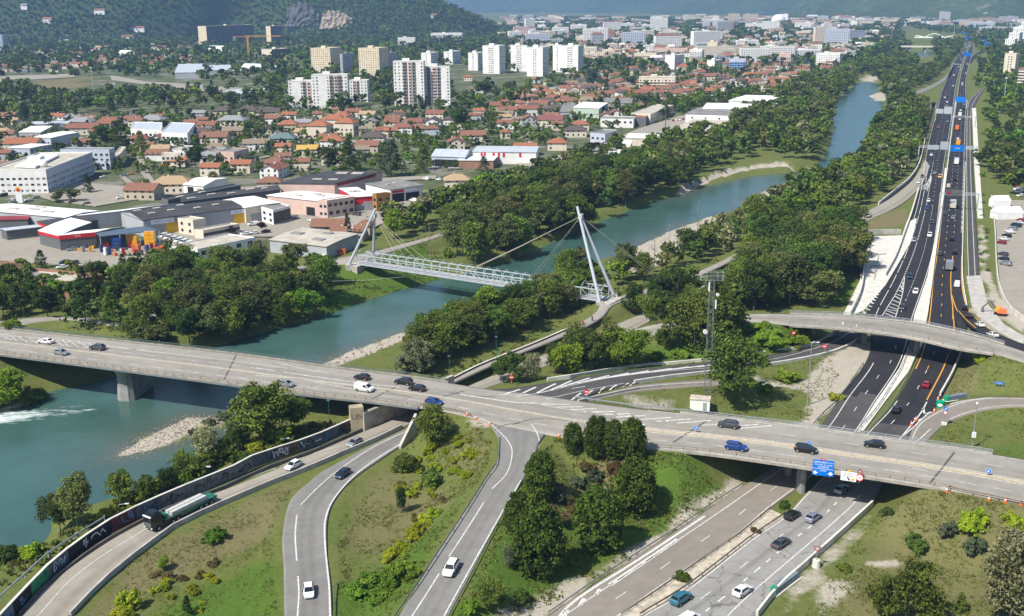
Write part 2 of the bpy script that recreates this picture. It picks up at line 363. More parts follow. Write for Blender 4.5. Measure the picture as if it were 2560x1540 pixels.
# gravel strips and tracks
cover([(1368,1540),(1592,1392),(1762,1279),(1859,1215),(1845,1200),(1750,1255),(1640,1330),(1560,1380),(1420,1450),(1270,1540),(1240,1580),(1340,1580)],0,.0,.95,2.5)
cover([(2050,915),(2110,870),(2150,850),(2178,855),(2160,916),(2105,985),(2030,1080),(1985,1075),(2020,1020),(2025,985),(1960,965),(1880,962),(1880,952),(1990,956)],0,.3,1,2)
cover([(2420,700),(2450,700),(2462,740),(2500,800),(2580,850),(2580,905),(2490,850),(2450,810),(2430,760)],0,.5,1,2)
cover([(2450,690),(2462,690),(2480,770),(2560,840),(2580,800),(2500,740),(2470,660),(2455,560),(2448,560)],0,.2,.9,2)
cover([(2090,1430),(2130,1400),(2170,1385),(2250,1390),(2240,1400),(2170,1405),(2140,1420),(2100,1470),(2060,1520),(2040,1570),(2000,1570),(2040,1490)],0,.8,.9,2.2)
cover([(1945,1530),(2010,1420),(2100,1350),(2180,1270),(2200,1275),(2110,1375),(2030,1450),(1975,1540)],0,.2,.75,3)
cover([(1160,1040),(1215,1045),(1235,1062),(1215,1068),(1160,1055)],0,6.5,.9,2)
cover([(1560,985),(1690,970),(1690,990),(1580,1005)],0,6,.7,3)
cover([(1195,905),(1260,875),(1340,845),(1340,858),(1200,920)],1,2.5,.9,2)
# dry / brown grass
cover([(250,1500),(300,1420),(420,1345),(560,1280),(700,1210),(760,1195),(720,1250),(700,1330),(600,1380),(520,1420),(380,1470),(340,1560),(200,1560)],1,1.2,.75,6)
cover([(840,1330),(870,1220),(960,1150),(1050,1180),(1140,1220),(1130,1290),(1000,1330),(900,1400)],1,2.5,.6,6)
cover([(1120,1110),(1200,1080),(1240,1120),(1210,1180),(1130,1180)],1,5,.5,4)
cover([(2190,1280),(2300,1230),(2600,1270),(2600,1600),(2000,1600),(2060,1500),(2120,1400)],1,1,.55,8)
cover([(2110,568),(2170,552),(2270,512),(2262,560),(2160,570)],1,.3,1,2)
cover([(2300,960),(2420,900),(2470,905),(2440,975),(2340,990)],1,1.5,.6,4)
cover([(1440,1200),(1520,1150),(1560,1180),(1480,1260),(1370,1290),(1340,1270)],1,4,1,4)
cover([(2380,1080),(2600,1040),(2600,1180),(2400,1130)],1,2,.25,6)
# lush grass
cover([(250,1600),(460,1480),(640,1390),(700,1420),(705,1600)],2,1.3,.9,6)
cover([(830,1600),(830,1450),(950,1400),(1070,1330),(1160,1260),(1100,1370),(970,1570)],2,2.5,.9,5)
cover([(1560,860),(1700,850),(1900,830),(2040,850),(1900,885),(1700,900),(1560,918),(1420,945)],2,2.5,1,4)
cover([(1620,1150),(1700,1140),(1830,1210),(1700,1280),(1600,1330),(1480,1400),(1330,1470),(1200,1540),(1130,1570),(1250,1330),(1300,1240),(1560,1260)],2,2.5,.9,4)
cover([(780,790),(960,720),(1120,690),(1060,620),(900,660),(800,690)],2,-1,.8,4)
cover([(2060,765),(2110,700),(2140,695),(2110,765)],2,0,.9,3)
cover([(2440,1120),(2560,1060),(2620,1200),(2480,1180)],2,2,.7,5)
cover([(60,200),(200,190),(220,215),(120,235),(30,225)],1,0,.9,12)
cover([(200,205),(210,225),(90,250)],2,0,.6,20)
# town ground (paved and worn): left bank beyond the trees
town=(tv[:,0]<420)&(tv[:,1]>400)
lb=inpoly(tv[:,0],tv[:,1],np.concatenate([pxpoly([(-300,640),(300,620),(640,640),(880,560),(1100,520),(1300,440),(1480,360),(1800,250),(2000,180),(2150,140),(2270,100),(2270,60)]),np.array([[-6000,4600],[-6000,420]])]))
cov[lb,3]=0.0
terr=npmesh('ground',tv,tf,smooth=True)
ca=terr.color_attributes.new('cover','FLOAT_COLOR','POINT');ca.data.foreach_set('color',cov.ravel())
gm,n,l,b=nodes_of('ground')
at=nd(n,'ShaderNodeAttribute',attribute_name='cover');sep=nd(n,'ShaderNodeSeparateColor');l.new(at.outputs['Color'],sep.inputs[0])
ge=nd(n,'ShaderNodeNewGeometry')
def gnoise(sc,det=5,rough=.6):
 q=nd(n,'ShaderNodeTexNoise');q.inputs['Scale'].default_value=sc;q.inputs['Detail'].default_value=det;q.inputs['Roughness'].default_value=rough
 l.new(ge.outputs['Position'],q.inputs['Vector']);return q
n1=gnoise(.11,8,.72);n2=gnoise(.9,6,.7);n3=gnoise(4.0,4);n4=gnoise(.03,6,.65)
def mixc(a,b_,f):
 m=nd(n,'ShaderNodeMix',data_type='RGBA');l.new(f,m.inputs[0]);l.new(a,m.inputs[6]);l.new(b_,m.inputs[7]);return m.outputs[2]
def rmp(src,stops):
 r=ramp(n,stops);l.new(src.outputs['Fac'],r.inputs[0]);return r.outputs[0]
def math_(op,a,v):
 m=nd(n,'ShaderNodeMath',operation=op)
 for i,q in enumerate((a,v)):
  if isinstance(q,(int,float)):m.inputs[i].default_value=q
  else:l.new(q,m.inputs[i])
 return m.outputs[0]
def sharpen(ch,lo=.25,hi=.75):
 s=math_('ADD',ch,math_('MULTIPLY',math_('SUBTRACT',n2.outputs['Fac'],.5),.9))
 mr=nd(n,'ShaderNodeMapRange');mr.inputs[1].default_value=lo;mr.inputs[2].default_value=hi;l.new(s,mr.inputs[0]);return mr.outputs[0]
grass=rmp(n1,[(.3,(.078,.112,.022)),(.48,(.135,.150,.042)),(.62,(.092,.132,.026)),(.75,(.165,.148,.062))])
grass=mixc(grass,rmp(n2,[(.35,(.062,.092,.020)),(.65,(.155,.158,.055))]),math_('MULTIPLY',n3.outputs['Fac'],.75))
dry=mixc(rmp(n2,[(.3,(.135,.115,.050)),(.5,(.185,.155,.078)),(.7,(.115,.128,.042))]),rmp(n3,[(.35,(.10,.105,.04)),(.65,(.21,.175,.095))]),math_('MULTIPLY',n1.outputs['Fac'],.6))
lush=mixc(rmp(n2,[(.3,(.060,.115,.014)),(.7,(.105,.17,.024))]),rmp(n3,[(.35,(.035,.075,.012)),(.65,(.10,.16,.03))]),math_('MULTIPLY',n1.outputs['Fac'],.8))
grav=mixc(rmp(n3,[(.3,(.27,.24,.19)),(.55,(.44,.40,.33)),(.7,(.52,.48,.41))]),rmp(n2,[(.4,(.30,.26,.20)),(.7,(.46,.42,.35))]),math_('MULTIPLY',n1.outputs['Fac'],.8))
townc=mixc(rmp(n4,[(.42,(.06,.088,.025)),(.54,(.10,.115,.05)),(.62,(.24,.225,.20)),(.72,(.19,.18,.165))]),rmp(n1,[(.4,(.05,.075,.022)),(.6,(.16,.15,.12))]),math_('MULTIPLY',n2.outputs['Fac'],.7))
c=mixc(townc,grass,sharpen(at.outputs['Alpha']))
c=mixc(c,lush,sharpen(sep.outputs[2]));c=mixc(c,dry,sharpen(sep.outputs[1]));c=mixc(c,grav,sharpen(sep.outputs[0]))
l.new(c,b.inputs['Base Color']);b.inputs['Roughness'].default_value=.95;b.inputs['Specular IOR Level'].default_value=.1
bp=nd(n,'ShaderNodeBump');bp.inputs['Strength'].default_value=.8;bp.inputs['Distance'].default_value=.35
l.new(math_('ADD',n2.outputs['Fac'],math_('MULTIPLY',n3.outputs['Fac'],.5)),bp.inputs['Height']);l.new(bp.outputs[0],b.inputs['Normal'])
terr.materials.append(gm)
GROUND=struct(link('ground',terr))
# ------------------------------------------------------------------ water: a flat sheet with the bed's tint near the gravel bars
rp=RIVER;bx=np.arange(rp[:,0].min()-2,rp[:,0].max()+2,3.0)
by=np.concatenate([np.arange(rp[:,1].min()-2,480,2.0),graded(480,600,4,480,rp[:,1].max()+5,1.03)])
BX,BY=np.meshgrid(bx,by);wx,wy=BX.ravel(),BY.ravel()
wd=polydist(wx,wy,RIVER);keepv=inpoly(wx,wy,RIVER)|(wd<9)
sh=np.zeros(len(wx))
for b_ in BARW[:2]+BARW[2:5]:
 kb=np.where((np.abs(wx-b_[:,0].mean())<90)&(np.abs(wy-b_[:,1].mean())<90))[0]
 dd=polydist(wx[kb],wy[kb],b_);dd[inpoly(wx[kb],wy[kb],b_)]=0
 sh[kb]=np.maximum(sh[kb],np.exp(-dd/6.0))
fo=np.zeros(len(wx))
for A_,B_,wdt in(((-60,1052),(350,1004),7.5),((-20,1046),(240,1024),7),((20,1018),(140,998),2),((200,1030),(270,1012),2)):
 d_,t_=segdist(wx,wy,G(*A_,WZ),G(*B_,WZ));fo=np.maximum(fo,np.exp(-(d_/wdt)**2)*(1.08-.75*t_))
wi=(np.arange(len(by)-1)[:,None]*len(bx)+np.arange(len(bx)-1)[None]).ravel()
wf=np.stack([wi,wi+1,wi+len(bx)+1,wi+len(bx)],1);wf=wf[keepv[wf].all(1)]
used=np.unique(wf);remap=np.full(len(wx),-1);remap[used]=np.arange(len(used))
wm=npmesh('river',np.stack([wx,wy,np.full(len(wx),WZ)],1)[used],remap[wf])
ca=wm.color_attributes.new('bed','FLOAT_COLOR','POINT');ca.data.foreach_set('color',np.stack([sh,fo,sh*0,sh*0+1],1)[used].astype(np.float32).ravel())
rm_,n,l,b=nodes_of('river_water')
at=nd(n,'ShaderNodeAttribute',attribute_name='bed');sep=nd(n,'ShaderNodeSeparateColor');l.new(at.outputs['Color'],sep.inputs[0])
ge=nd(n,'ShaderNodeNewGeometry')
n1=gnoise(.05,4);n2=gnoise(.7,5,.65);n3=gnoise(.22,7,.7)
deep=rmp(n1,[(.3,(.033,.080,.068)),(.7,(.050,.114,.096))])
c=mixc(deep,rmp(n2,[(.3,(.075,.080,.062)),(.7,(.13,.125,.095))]),math_('MULTIPLY',sep.outputs[0],.85))
mp=nd(n,'ShaderNodeMapping');mp.inputs['Scale'].default_value=(.22,.85,1);mp.inputs['Rotation'].default_value=(0,0,R(-28));l.new(ge.outputs['Position'],mp.inputs[0])
nf=nd(n,'ShaderNodeTexNoise');nf.inputs['Scale'].default_value=1.1;nf.inputs['Detail'].default_value=8;nf.inputs['Roughness'].default_value=.72;l.new(mp.outputs[0],nf.inputs['Vector'])
fm=nd(n,'ShaderNodeMapRange');fm.inputs[1].default_value=1.0;fm.inputs[2].default_value=1.3
l.new(math_('ADD',math_('MULTIPLY',sep.outputs[1],.78),nf.outputs['Fac']),fm.inputs[0])
wh=nd(n,'ShaderNodeRGB');wh.outputs[0].default_value=(.72,.78,.78,1)
c=mixc(c,wh.outputs[0],fm.outputs[0]);l.new(c,b.inputs['Base Color'])
b.inputs['Roughness'].default_value=.16;b.inputs['Specular IOR Level'].default_value=.35
bp=nd(n,'ShaderNodeBump');bp.inputs['Strength'].default_value=.32;bp.inputs['Distance'].default_value=.25
l.new(n2.outputs['Fac'],bp.inputs['Height']);l.new(bp.outputs[0],b.inputs['Normal'])
wm.materials.append(rm_);struct(link('river',wm))
# ------------------------------------------------------------------ road surfaces
def asphalt(name,col,col2,sc=.35,crack=False):
 m,n,l,b=nodes_of(name)
 ge=nd(n,'ShaderNodeNewGeometry');at=nd(n,'ShaderNodeAttribute',attribute_name='lane')
 nz=nd(n,'ShaderNodeTexNoise');nz.inputs['Scale'].default_value=sc;nz.inputs['Detail'].default_value=7;nz.inputs['Roughness'].default_value=.65;l.new(ge.outputs['Position'],nz.inputs['Vector'])
 r=ramp(n,[(.3,col),(.7,col2)]);l.new(nz.outputs['Fac'],r.inputs[0])
 fn=nd(n,'ShaderNodeTexNoise');fn.inputs['Scale'].default_value=9;fn.inputs['Detail'].default_value=3;l.new(ge.outputs['Position'],fn.inputs['Vector'])
 wv=nd(n,'ShaderNodeAttribute',attribute_name='wear')
 k=nd(n,'ShaderNodeMath',operation='MULTIPLY_ADD');l.new(wv.outputs['Fac'],k.inputs[0]);k.inputs[1].default_value=-.30;k.inputs[2].default_value=1.0
 k2=nd(n,'ShaderNodeMath',operation='MULTIPLY_ADD');l.new(fn.outputs['Fac'],k2.inputs[0]);k2.inputs[1].default_value=.5;k2.inputs[2].default_value=.75
 k3=nd(n,'ShaderNodeMath',operation='MULTIPLY');l.new(k.outputs[0],k3.inputs[0]);l.new(k2.outputs[0],k3.inputs[1])
 mx=nd(n,'ShaderNodeMix',data_type='RGBA',blend_type='MULTIPLY');mx.inputs[0].default_value=1;l.new(r.outputs[0],mx.inputs[6]);l.new(k3.outputs[0],mx.inputs[7])
 pv=nd(n,'ShaderNodeTexVoronoi');pv.inputs['Scale'].default_value=.09;l.new(ge.outputs['Position'],pv.inputs['Vector']);sc_=nd(n,'ShaderNodeSeparateColor');l.new(pv.outputs['Color'],sc_.inputs[0]);k4=nd(n,'ShaderNodeMapRange');k4.inputs[3].default_value=.95;k4.inputs[4].default_value=1.04;l.new(sc_.outputs[0],k4.inputs[0])
 mp_=nd(n,'ShaderNodeMix',data_type='RGBA',blend_type='MULTIPLY');mp_.inputs[0].default_value=1;l.new(mx.outputs[2],mp_.inputs[6]);l.new(k4.outputs[0],mp_.inputs[7])
 out=mp_.outputs[2]
 if crack:
  vo=nd(n,'ShaderNodeTexVoronoi',feature='DISTANCE_TO_EDGE');vo.inputs['Scale'].default_value=.13;
  dn=nd(n,'ShaderNodeTexNoise');dn.inputs['Scale'].default_value=.8;dn.inputs['Detail'].default_value=4;l.new(ge.outputs['Position'],dn.inputs['Vector'])
  ad=nd(n,'ShaderNodeVectorMath',operation='MULTIPLY_ADD');l.new(dn.outputs['Color'],ad.inputs[0]);ad.inputs[1].default_value=(2.5,2.5,0);l.new(ge.outputs['Position'],ad.inputs[2]);l.new(ad.outputs[0],vo.inputs['Vector'])
  cr=nd(n,'ShaderNodeMapRange');cr.inputs[1].default_value=.003;cr.inputs[2].default_value=.012;cr.inputs[3].default_value=.55;cr.inputs[4].default_value=1;l.new(vo.outputs[0],cr.inputs[0])
  m2=nd(n,'ShaderNodeMix',data_type='RGBA',blend_type='MULTIPLY');m2.inputs[0].default_value=1;l.new(out,m2.inputs[6]);l.new(cr.outputs[0],m2.inputs[7]);out=m2.outputs[2]
 l.new(out,b.inputs['Base Color']);b.inputs['Roughness'].default_value=.88;b.inputs['Specular IOR Level'].default_value=.2
 return m
A_OLD=asphalt('worn_pale_asphalt',(.245,.226,.192),(.315,.294,.254))
A_GREY=asphalt('grey_asphalt',(.172,.166,.153),(.222,.214,.196))
A_QUAY=asphalt('dusty_asphalt',(.255,.230,.188),(.32,.292,.242))
A_CRACK=asphalt('cracked_asphalt',(.232,.224,.206),(.288,.278,.256),crack=True)
A_BROWN=asphalt('brownish_asphalt',(.200,.176,.146),(.245,.218,.184))
A_BLACK=asphalt('new_black_asphalt',(.021,.021,.024),(.033,.032,.036),.12)
A_MID=asphalt('older_dark_asphalt',(.060,.057,.056),(.085,.080,.076),.2)
A_PATH=asphalt('path_asphalt',(.25,.225,.195),(.31,.285,.25))
RB={}
def surf(name,m,lat=8,thick=.55,wear=(),s0=None,s1=None,oname=None,dz=0.0,cut=None):
 L,Rr,F=ROADS[name];C=(L+Rr)/2
 T=np.linspace(0,1,lat+1);V=[];Wv=[]
 for i in range(len(C)):
  for t in T:
   p=L[i]*(1-t)+Rr[i]*t;V.append((p[0],p[1],p[2]+dz));Wv.append(max([0]+[a*math.exp(-((t-c0)/sg)**2)for c0,sg,a in wear]))
 k=lat+1;f=[]
 for i in range(len(C)-1):
  for j in range(lat):
   a=i*k+j;f.append((a,a+1,a+k+1,a+k))
 nv=len(V)
 for i in range(len(C)):
  for p in(L[i],Rr[i]):V.append((p[0],p[1],p[2]+dz-thick));Wv.append(0)
 for i in range(len(C)-1):
  a,b_=i*k,(i+1)*k;f.append((a,b_,nv+2*i+2,nv+2*i));a+=lat;b_+=lat;f.append((b_,a,nv+2*i+1,nv+2*i+3))
 V=np.array(V);f=np.array(f)
 e1=V[f[0][1]]-V[f[0][0]];e2=V[f[0][2]]-V[f[0][0]]
 if np.cross(e1,e2)[2]<0:f=f[:,::-1]
 me=npmesh(name,V,f,[m]);at=me.attributes.new('wear','FLOAT','POINT');at.data.foreach_set('value',np.array(Wv,np.float32))
 return struct(link(oname or name,me)),V,f
SURF=[]
LW=.055
def put(name,m,**k):
 o,V,f=surf(name,m,**k);SURF.append((V,f));return o
O_BRIDGE=put('bridge_road',A_OLD,lat=24,thick=.3,wear=((.33,.05,.55),(.45,.05,.5),(.70,.05,.3),(.86,.05,.3)),dz=.012)
put('ramp_road',A_GREY,lat=16,wear=((.45,.07,.45),(.66,.07,.45)))
put('loop_road',A_GREY,lat=16,wear=((.42,.08,.6),(.64,.08,.6)))
put('quay_road',A_QUAY,lat=16,wear=((.72,.12,.75),),oname='quay_road')
put('flyover',A_OLD,lat=12,thick=.3,wear=((.5,.16,.7),),oname='flyover_road',dz=.012)
put('slip_road',A_MID,lat=12,wear=())
put('closed_lane',A_BROWN,lat=4,oname='closed_lane')
def put_split(name,parts,**k):
 m0=parts[0][1];o,V,f=surf(name,m0,**k);SURF.append((V,f))
 me=o.data;cy=V[f].mean(1)[:,1];idx=np.zeros(len(f),np.int32)
 for i,(y0,m)in enumerate(parts):
  if i:me.materials.append(m)
  idx[cy>=y0]=i
 me.polygons.foreach_set('material_index',idx);return o
put_split('south_carriageway',[(-1,A_BROWN),(214,A_MID),(245,A_BLACK)],lat=16,wear=((.33,.05,.12),(.62,.05,.12)))
put_split('north_carriageway',[(-1,A_CRACK),(210,A_MID),(226,A_BLACK)],lat=16,wear=((.38,.05,.9),(.55,.05,.35),(.22,.05,.25)))
put('exit_lane',A_BLACK,lat=6);put('new_lane',A_MID,lat=6,wear=((.35,.1,.4),));put('joining_road',A_BROWN,lat=10,wear=((.5,.2,.2),))
put('far_exit_road',A_BLACK,lat=4);put('wooded_slip',A_BLACK,lat=4);put('interchange_loop',A_GREY,lat=4)
put('cycle_path',A_PATH,lat=4);put('left_bank_path',A_PATH,lat=4)
# flat paved areas (photo outline -> ground), draped a few centimetres above the soil
def yard(name,pts,m,z=.12,thick=.4):
 mb=MB();mb.prism([G(x,y,z)for x,y in pts],z-thick,z,m);o=struct(mb.build(name))
 V=np.array(mb.v);SURF.append((V,[mb.f[0]]));return o
yard('parking_lot',[(2484,500),(2490,575),(2494,650),(2500,715),(2524,766),(2562,800),(2640,860),(2800,900),(2800,560),(2640,500)],A_QUAY,.14)
yard('concrete_plaza',[(2146,592),(2256,588),(2266,556),(2292,545),(2280,600),(2248,655),(2214,712),(2160,775),(2128,790),(2106,790),(2150,700),(2152,650)],CONC_L,.10)
yard('motorway_verge',[(2430,270),(2440,270),(2449,420),(2458,545),(2444,545),(2436,420)],CONC_L,.10)
yard('works_track',[(2416,690),(2452,688),(2470,760),(2510,810),(2560,840),(2560,862),(2500,838),(2448,800),(2428,760)],CONC,.03)
yard('median_strip',[(2362,420),(2371,420),(2352,520),(2341,620),(2328,700),(2318,790),(2306,860),(2270,930),(2215,1000),(2160,1075),(2140,1082),(2190,1003),(2248,920),(2272,862),(2286,785),(2318,692),(2338,600),(2350,520)],CONC_L,.06)
yard('central_reserve',[(1925,1272),(1962,1290),(1872,1352),(1711,1477),(1603,1540),(1560,1580),(1500,1580),(1552,1537),(1723,1421),(1848,1336)],mat('reserve_sand',(.42,.37,.29),.95,.25,.8,space='W'),.05)
yard('depot_forecourt',[(-60,660),(0,650),(60,655),(170,662),(280,665),(440,650),(560,610),(640,590),(900,590),(950,560),(1080,520),(1020,480),(700,500),(500,560),(380,600),(150,590),(0,570),(-60,575)],A_QUAY,.30)
yard('left_car_park',[(-60,470),(60,480),(130,500),(240,515),(330,500),(420,490),(360,470),(250,460),(120,445),(-60,430)],A_QUAY,.34)
yard('roadside_yard',[(1280,400),(1340,440),(1420,430),(1500,400),(1560,370),(1640,340),(1760,300),(1730,280),(1600,320),(1480,370),(1340,400)],A_QUAY,.30)
yard('town_street',[(300,440),(312,440),(350,470),(400,478),(700,462),(860,452),(1000,442),(1090,438),(1090,446),(1000,450),(860,462),(700,472),(400,488),(340,480)],A_QUAY,.38)
for i_,(q_,w_)in enumerate((([(640,396),(760,372),(880,352)],5),([(480,330),(620,322),(760,318)],5),([(900,330),(1000,350),(1130,352)],5),([(1010,300),(1160,318),(1290,330)],5),([(340,382),(420,352),(500,340)],5),([(1330,300),(1450,262),(1560,240)],6),([(1160,262),(1240,255),(1330,245)],6),([(150,350),(230,340),(330,338)],5),([(1300,345),(1380,312),(1450,290)],5))):
 yard('town_lane',[(x,y+w_*.35)for x,y in q_]+[(x,y-w_*.35)for x,y in q_[::-1]],A_QUAY,.28)
yard('left_street',[(338,380),(352,380),(372,430),(398,470),(380,472),(352,430)],A_QUAY,.32)
yard('distant_avenue',[(275,190),(290,190),(360,203),(480,210),(640,225),(780,218),(780,226),(640,235),(470,224),(280,200)],A_QUAY,.5)
yard('stadium_apron',[(570,218),(640,222),(700,222),(700,236),(580,240),(562,232)],A_QUAY,.55)
yard('left_parking',[(0,190),(180,184),(190,192),(60,200),(0,206)],A_QUAY,.5)
# ------------------------------------------------------------------ finding the ground under a photo point
_vs=[tuple(v)for v in tv];_off=len(_vs);_fs=[tuple(map(int,q))for q in tf]
_allv=list(_vs);_allf=list(_fs)
for V,f in SURF:
 o_=len(_allv);_allv+=[tuple(map(float,v))for v in V];_allf+=[tuple(int(i)+o_ for i in q)for q in f]
BVH=BVHTree.FromPolygons(_allv,_allf)
def hit(x,y):
 d=ray(x,y);h=BVH.ray_cast(Vector((0,0,CAMH)),Vector(d))
 return np.array(h[0])if h[0]is not None else G(x,y,0)
def drop(x,y,z=40.0):
 h=BVH.ray_cast(Vector((x,y,z)),Vector((0,0,-1)));return h[0].z if h[0]is not None else 0.0
def gz(x,y):return float(land(np.array([x]),np.array([y]))[0])
# ------------------------------------------------------------------ painted markings (flat print a few millimetres above the surface)
def resample(P,step):
 P=np.array(P,float);s=np.concatenate([[0],np.cumsum(np.linalg.norm(np.diff(P,axis=0),axis=1))])
 k=max(2,int(s[-1]/step)+1);t=np.linspace(0,s[-1],k);return np.stack([np.interp(t,s,P[:,i])for i in range(P.shape[1])],1),t
class Marks:
 def __init__(s):s.mb=MB()
 def line(s,pts,wd=.18,dash=None,m=None,phase=0,zoff=.02,world=False,smooth=True):
  P=[np.array(p,float)for p in pts]if world else[hit(x,y)for x,y in pts]
  if smooth and len(P)>2:P=catmull(P,8)
  Q,t=resample(P,1.0 if dash is None else .75);m=m or MARK
  for i in range(len(Q)-1):
   if dash and((t[i]+phase)%(dash[0]+dash[1]))>dash[0]:continue
   a,b=Q[i],Q[i+1];d=b-a;d[2]=0;L=np.linalg.norm(d)
   if L<1e-6:continue
   nrm=np.array([-d[1],d[0],0])/L*wd/2
   za=drop(a[0],a[1],a[2]+2)+zoff;zb=drop(b[0],b[1],b[2]+2)+zoff
   if abs(za-a[2])>1.2 or abs(zb-b[2])>1.2:za,zb=a[2]+zoff,b[2]+zoff
   s.mb.poly([(a[0]-nrm[0],a[1]-nrm[1],za),(b[0]-nrm[0],b[1]-nrm[1],zb),(b[0]+nrm[0],b[1]+nrm[1],zb),(a[0]+nrm[0],a[1]+nrm[1],za)][::1],m)
 def along(s,road_,t,wd=.18,dash=None,m=None,i0=0.0,i1=1.0,phase=0,t1=None,zoff=.02):
  L,Rr,F=ROADS[road_];k=len(L);tt=np.full(k,t)if t1 is None else np.linspace(t,t1,k)
  C=L*(1-tt[:,None])+Rr*tt[:,None];C=C[int(i0*(k-1)):int(i1*(k-1))+1]
  s.line(C,wd,dash,m,phase,zoff,world=True,smooth=False)
 def hatch(s,a,b,n,wd=.5,m=None,sk=.4):
  A=catmull([hit(*p)for p in a],10);B=catmull([hit(*p)for p in b],10)
  for i in range(n):
   ta=min(1,max(0,(i+.3+max(0,-sk))/n));tb=min(1,max(0,(i+.3+max(0,sk))/n))
   pa=A[int(ta*(len(A)-1))];pb=B[min(len(B)-1,int(tb*(len(B)-1)))]
   s.line([pa,pb],wd,None,m,world=True,smooth=False)
 def area(s,pts,m=None,zoff=.02):
  P=[hit(x,y)for x,y in pts];s.mb.poly([(p[0],p[1],p[2]+zoff)for p in P],m or MARK)
 def build(s,name):return struct(s.mb.build(name))
mk=Marks()
mk.along('bridge_road',.255,.2,None,None,0,.26);mk.along('bridge_road',.40,.17,(3,3.5),None,.0,.3);mk.along('bridge_road',.535,.2,i0=0,i1=.999);mk.along('bridge_road',.60,.2,i0=.62)
MK_=mat('median_kerb',(.40,.33,.22),.9,.15,1,space='W');mk.along('bridge_road',.56,.45,None,MK_,0,.62);mk.along('bridge_road',.545,1.7,None,MK_,.62,1,zoff=.012);mk.along('bridge_road',.49,.2,None,None,.62,1)
mk.along('bridge_road',.79,.17,(3,3.5),None,0,.999)
mk.line([(700,908),(760,922),(820,932)],.2);mk.line([(640,920),(800,944),(920,960),(1000,968)],.25)
mk.line([(640,938),(760,950),(880,972),(970,981)],.2)
mk.line([(1150,986),(1230,998),(1290,1006),(1340,1008)],.45)
mk.along('bridge_road',.27,.17,(3,10),i0=.64);mk.along('bridge_road',.02,.22,i0=.62)
mk.hatch([(0,836),(130,846),(260,862)],[(-10,845),(120,861),(250,873)],12,.2,None,1.6)
mk.line([(-30,840),(130,846),(284,866),(390,882)],.2)
mk.line([(1340,1008),(1420,1024),(1540,1036),(1600,1042)],.2)
mk.hatch([(1370,1003),(1480,1020),(1600,1037),(1760,1050),(1930,1064)],[(1350,1010),(1460,1030),(1580,1048),(1740,1062),(1890,1076)],12,.4,None,-1.2)
mk.line([(2280,1170),(2320,1178)],.2);mk.line([(2340,1215),(2420,1226),(2560,1252)],.2)
SEAM=mat('tar_seam',(.10,.095,.09),.8,.3,3,space='W')
for a_,b_ in(((930,997),(990,967)),((1683,1106),(1770,1050)),((2325,1208),(2386,1131)),((1088,997),(1160,977)),((560,950),(590,888))):mk.line([a_,b_],.45,None,SEAM,zoff=.016,smooth=False)
for c_ in([(1282,1062),(1310,1052),(1360,1046),(1420,1052)],[(1236,1075),(1262,1062),(1300,1058)],[(860,965),(940,978),(1030,992)],[(1120,980),(1180,990),(1240,992)]):mk.line(c_,.3,None,SEAM,zoff=.015)
mk.build('bridge_marking')
mk=Marks()
mk.line([(1134,1029),(1180,1039),(1218,1053),(1247,1078),(1268,1100),(1280,1125),(1276,1160),(1262,1190),(1230,1222)],.2)
mk.line([(1210,1255),(1180,1303),(1122,1392)],.2);mk.line([(1098,1434),(1066,1485),(1030,1540)],.2)
mk.line([(1328,1060),(1342,1082),(1348,1105),(1342,1125)],.22);mk.line([(1303,1200),(1262,1268),(1210,1360),(1160,1450),(1110,1540)],.22)
mk.line([(1020,1076),(929,1120),(840,1180),(788,1225),(752,1262)],.22);mk.line([(742,1287),(738,1340),(742,1402)],.25);mk.line([(745,1440),(747,1490),(742,1560)],.25)
mk.line([(1009,1106),(960,1135),(890,1185),(836,1245),(814,1296),(812,1350),(818,1420),(823,1470),(826,1560)],.3)
mk.line([(90,1545),(158,1468),(188,1440),(250,1393),(345,1334),(430,1283),(530,1232),(620,1196),(700,1166),(760,1143),(850,1115)],.16,(38,3))
mk.line([(1290,993),(1370,978),(1437,962),(1530,943),(1660,928),(1790,918),(1885,906),(1980,887),(2080,856),(2130,830),(2142,818)],.2)
mk.line([(1245,986),(1300,988),(1352,981),(1424,962),(1500,948),(1600,934),(1700,922),(1790,912)],.2)
mk.hatch([(1240,981),(1340,968),(1440,950),(1560,934),(1680,921),(1780,912)],[(1250,987),(1352,981),(1424,962),(1530,943),(1660,926),(1780,914)],12,.6,None,-1.3)
mk.hatch([(1410,993),(1470,978),(1530,965),(1590,955)],[(1420,1002),(1490,984),(1545,971),(1592,959)],6,.45,None,-1.2)
mk.line([(1365,998),(1420,985),(1500,969),(1560,958)],.2)
mk.line([(1430,971),(1463,966)],.25)
mk.along('flyover',.12,.16);mk.along('flyover',.88,.16);mk.along('joining_road',.16,.2);mk.along('joining_road',.86,.2,None,None,.25,1);mk.line([(2292,1104),(2327,1072)],.25)
mk.along('quay_road',.5,.15,(3,10),i0=.80)
mk.build('ramp_marking')
mk=Marks()
S_,N_='south_carriageway','north_carriageway'
mk.along(S_,.235,.22,None,None,.0,.36);mk.along(S_,.60,.17,(3,10),None,.0,.36);mk.along(S_,.955,.22,None,None,0,1)
mk.line([(1762,1290),(1595,1400),(1480,1472),(1425,1512),(1395,1545)],.5)
mk.line([(1695,1348),(1600,1412),(1525,1462)],.9);mk.line([(1500,1472),(1490,1487)],.6);mk.line([(1461,1496),(1450,1513)],.7);mk.line([(1417,1525),(1408,1545)],.8)
mk.along(S_,.215,.22,(20,3),None,.44,.7);mk.along(S_,.42,.35,(1.5,1.5),None,.50,.66);mk.along(S_,.70,.17,(3,10),None,.36,.5);mk.along(S_,.70,.14,(1.5,1.2),None,.5,.62);mk.along(S_,.66,.17,(3,10),None,.62,1);mk.along(S_,.44,.17,(3,10),None,.66,1);mk.along(S_,.06,.22,None,None,.6,1)
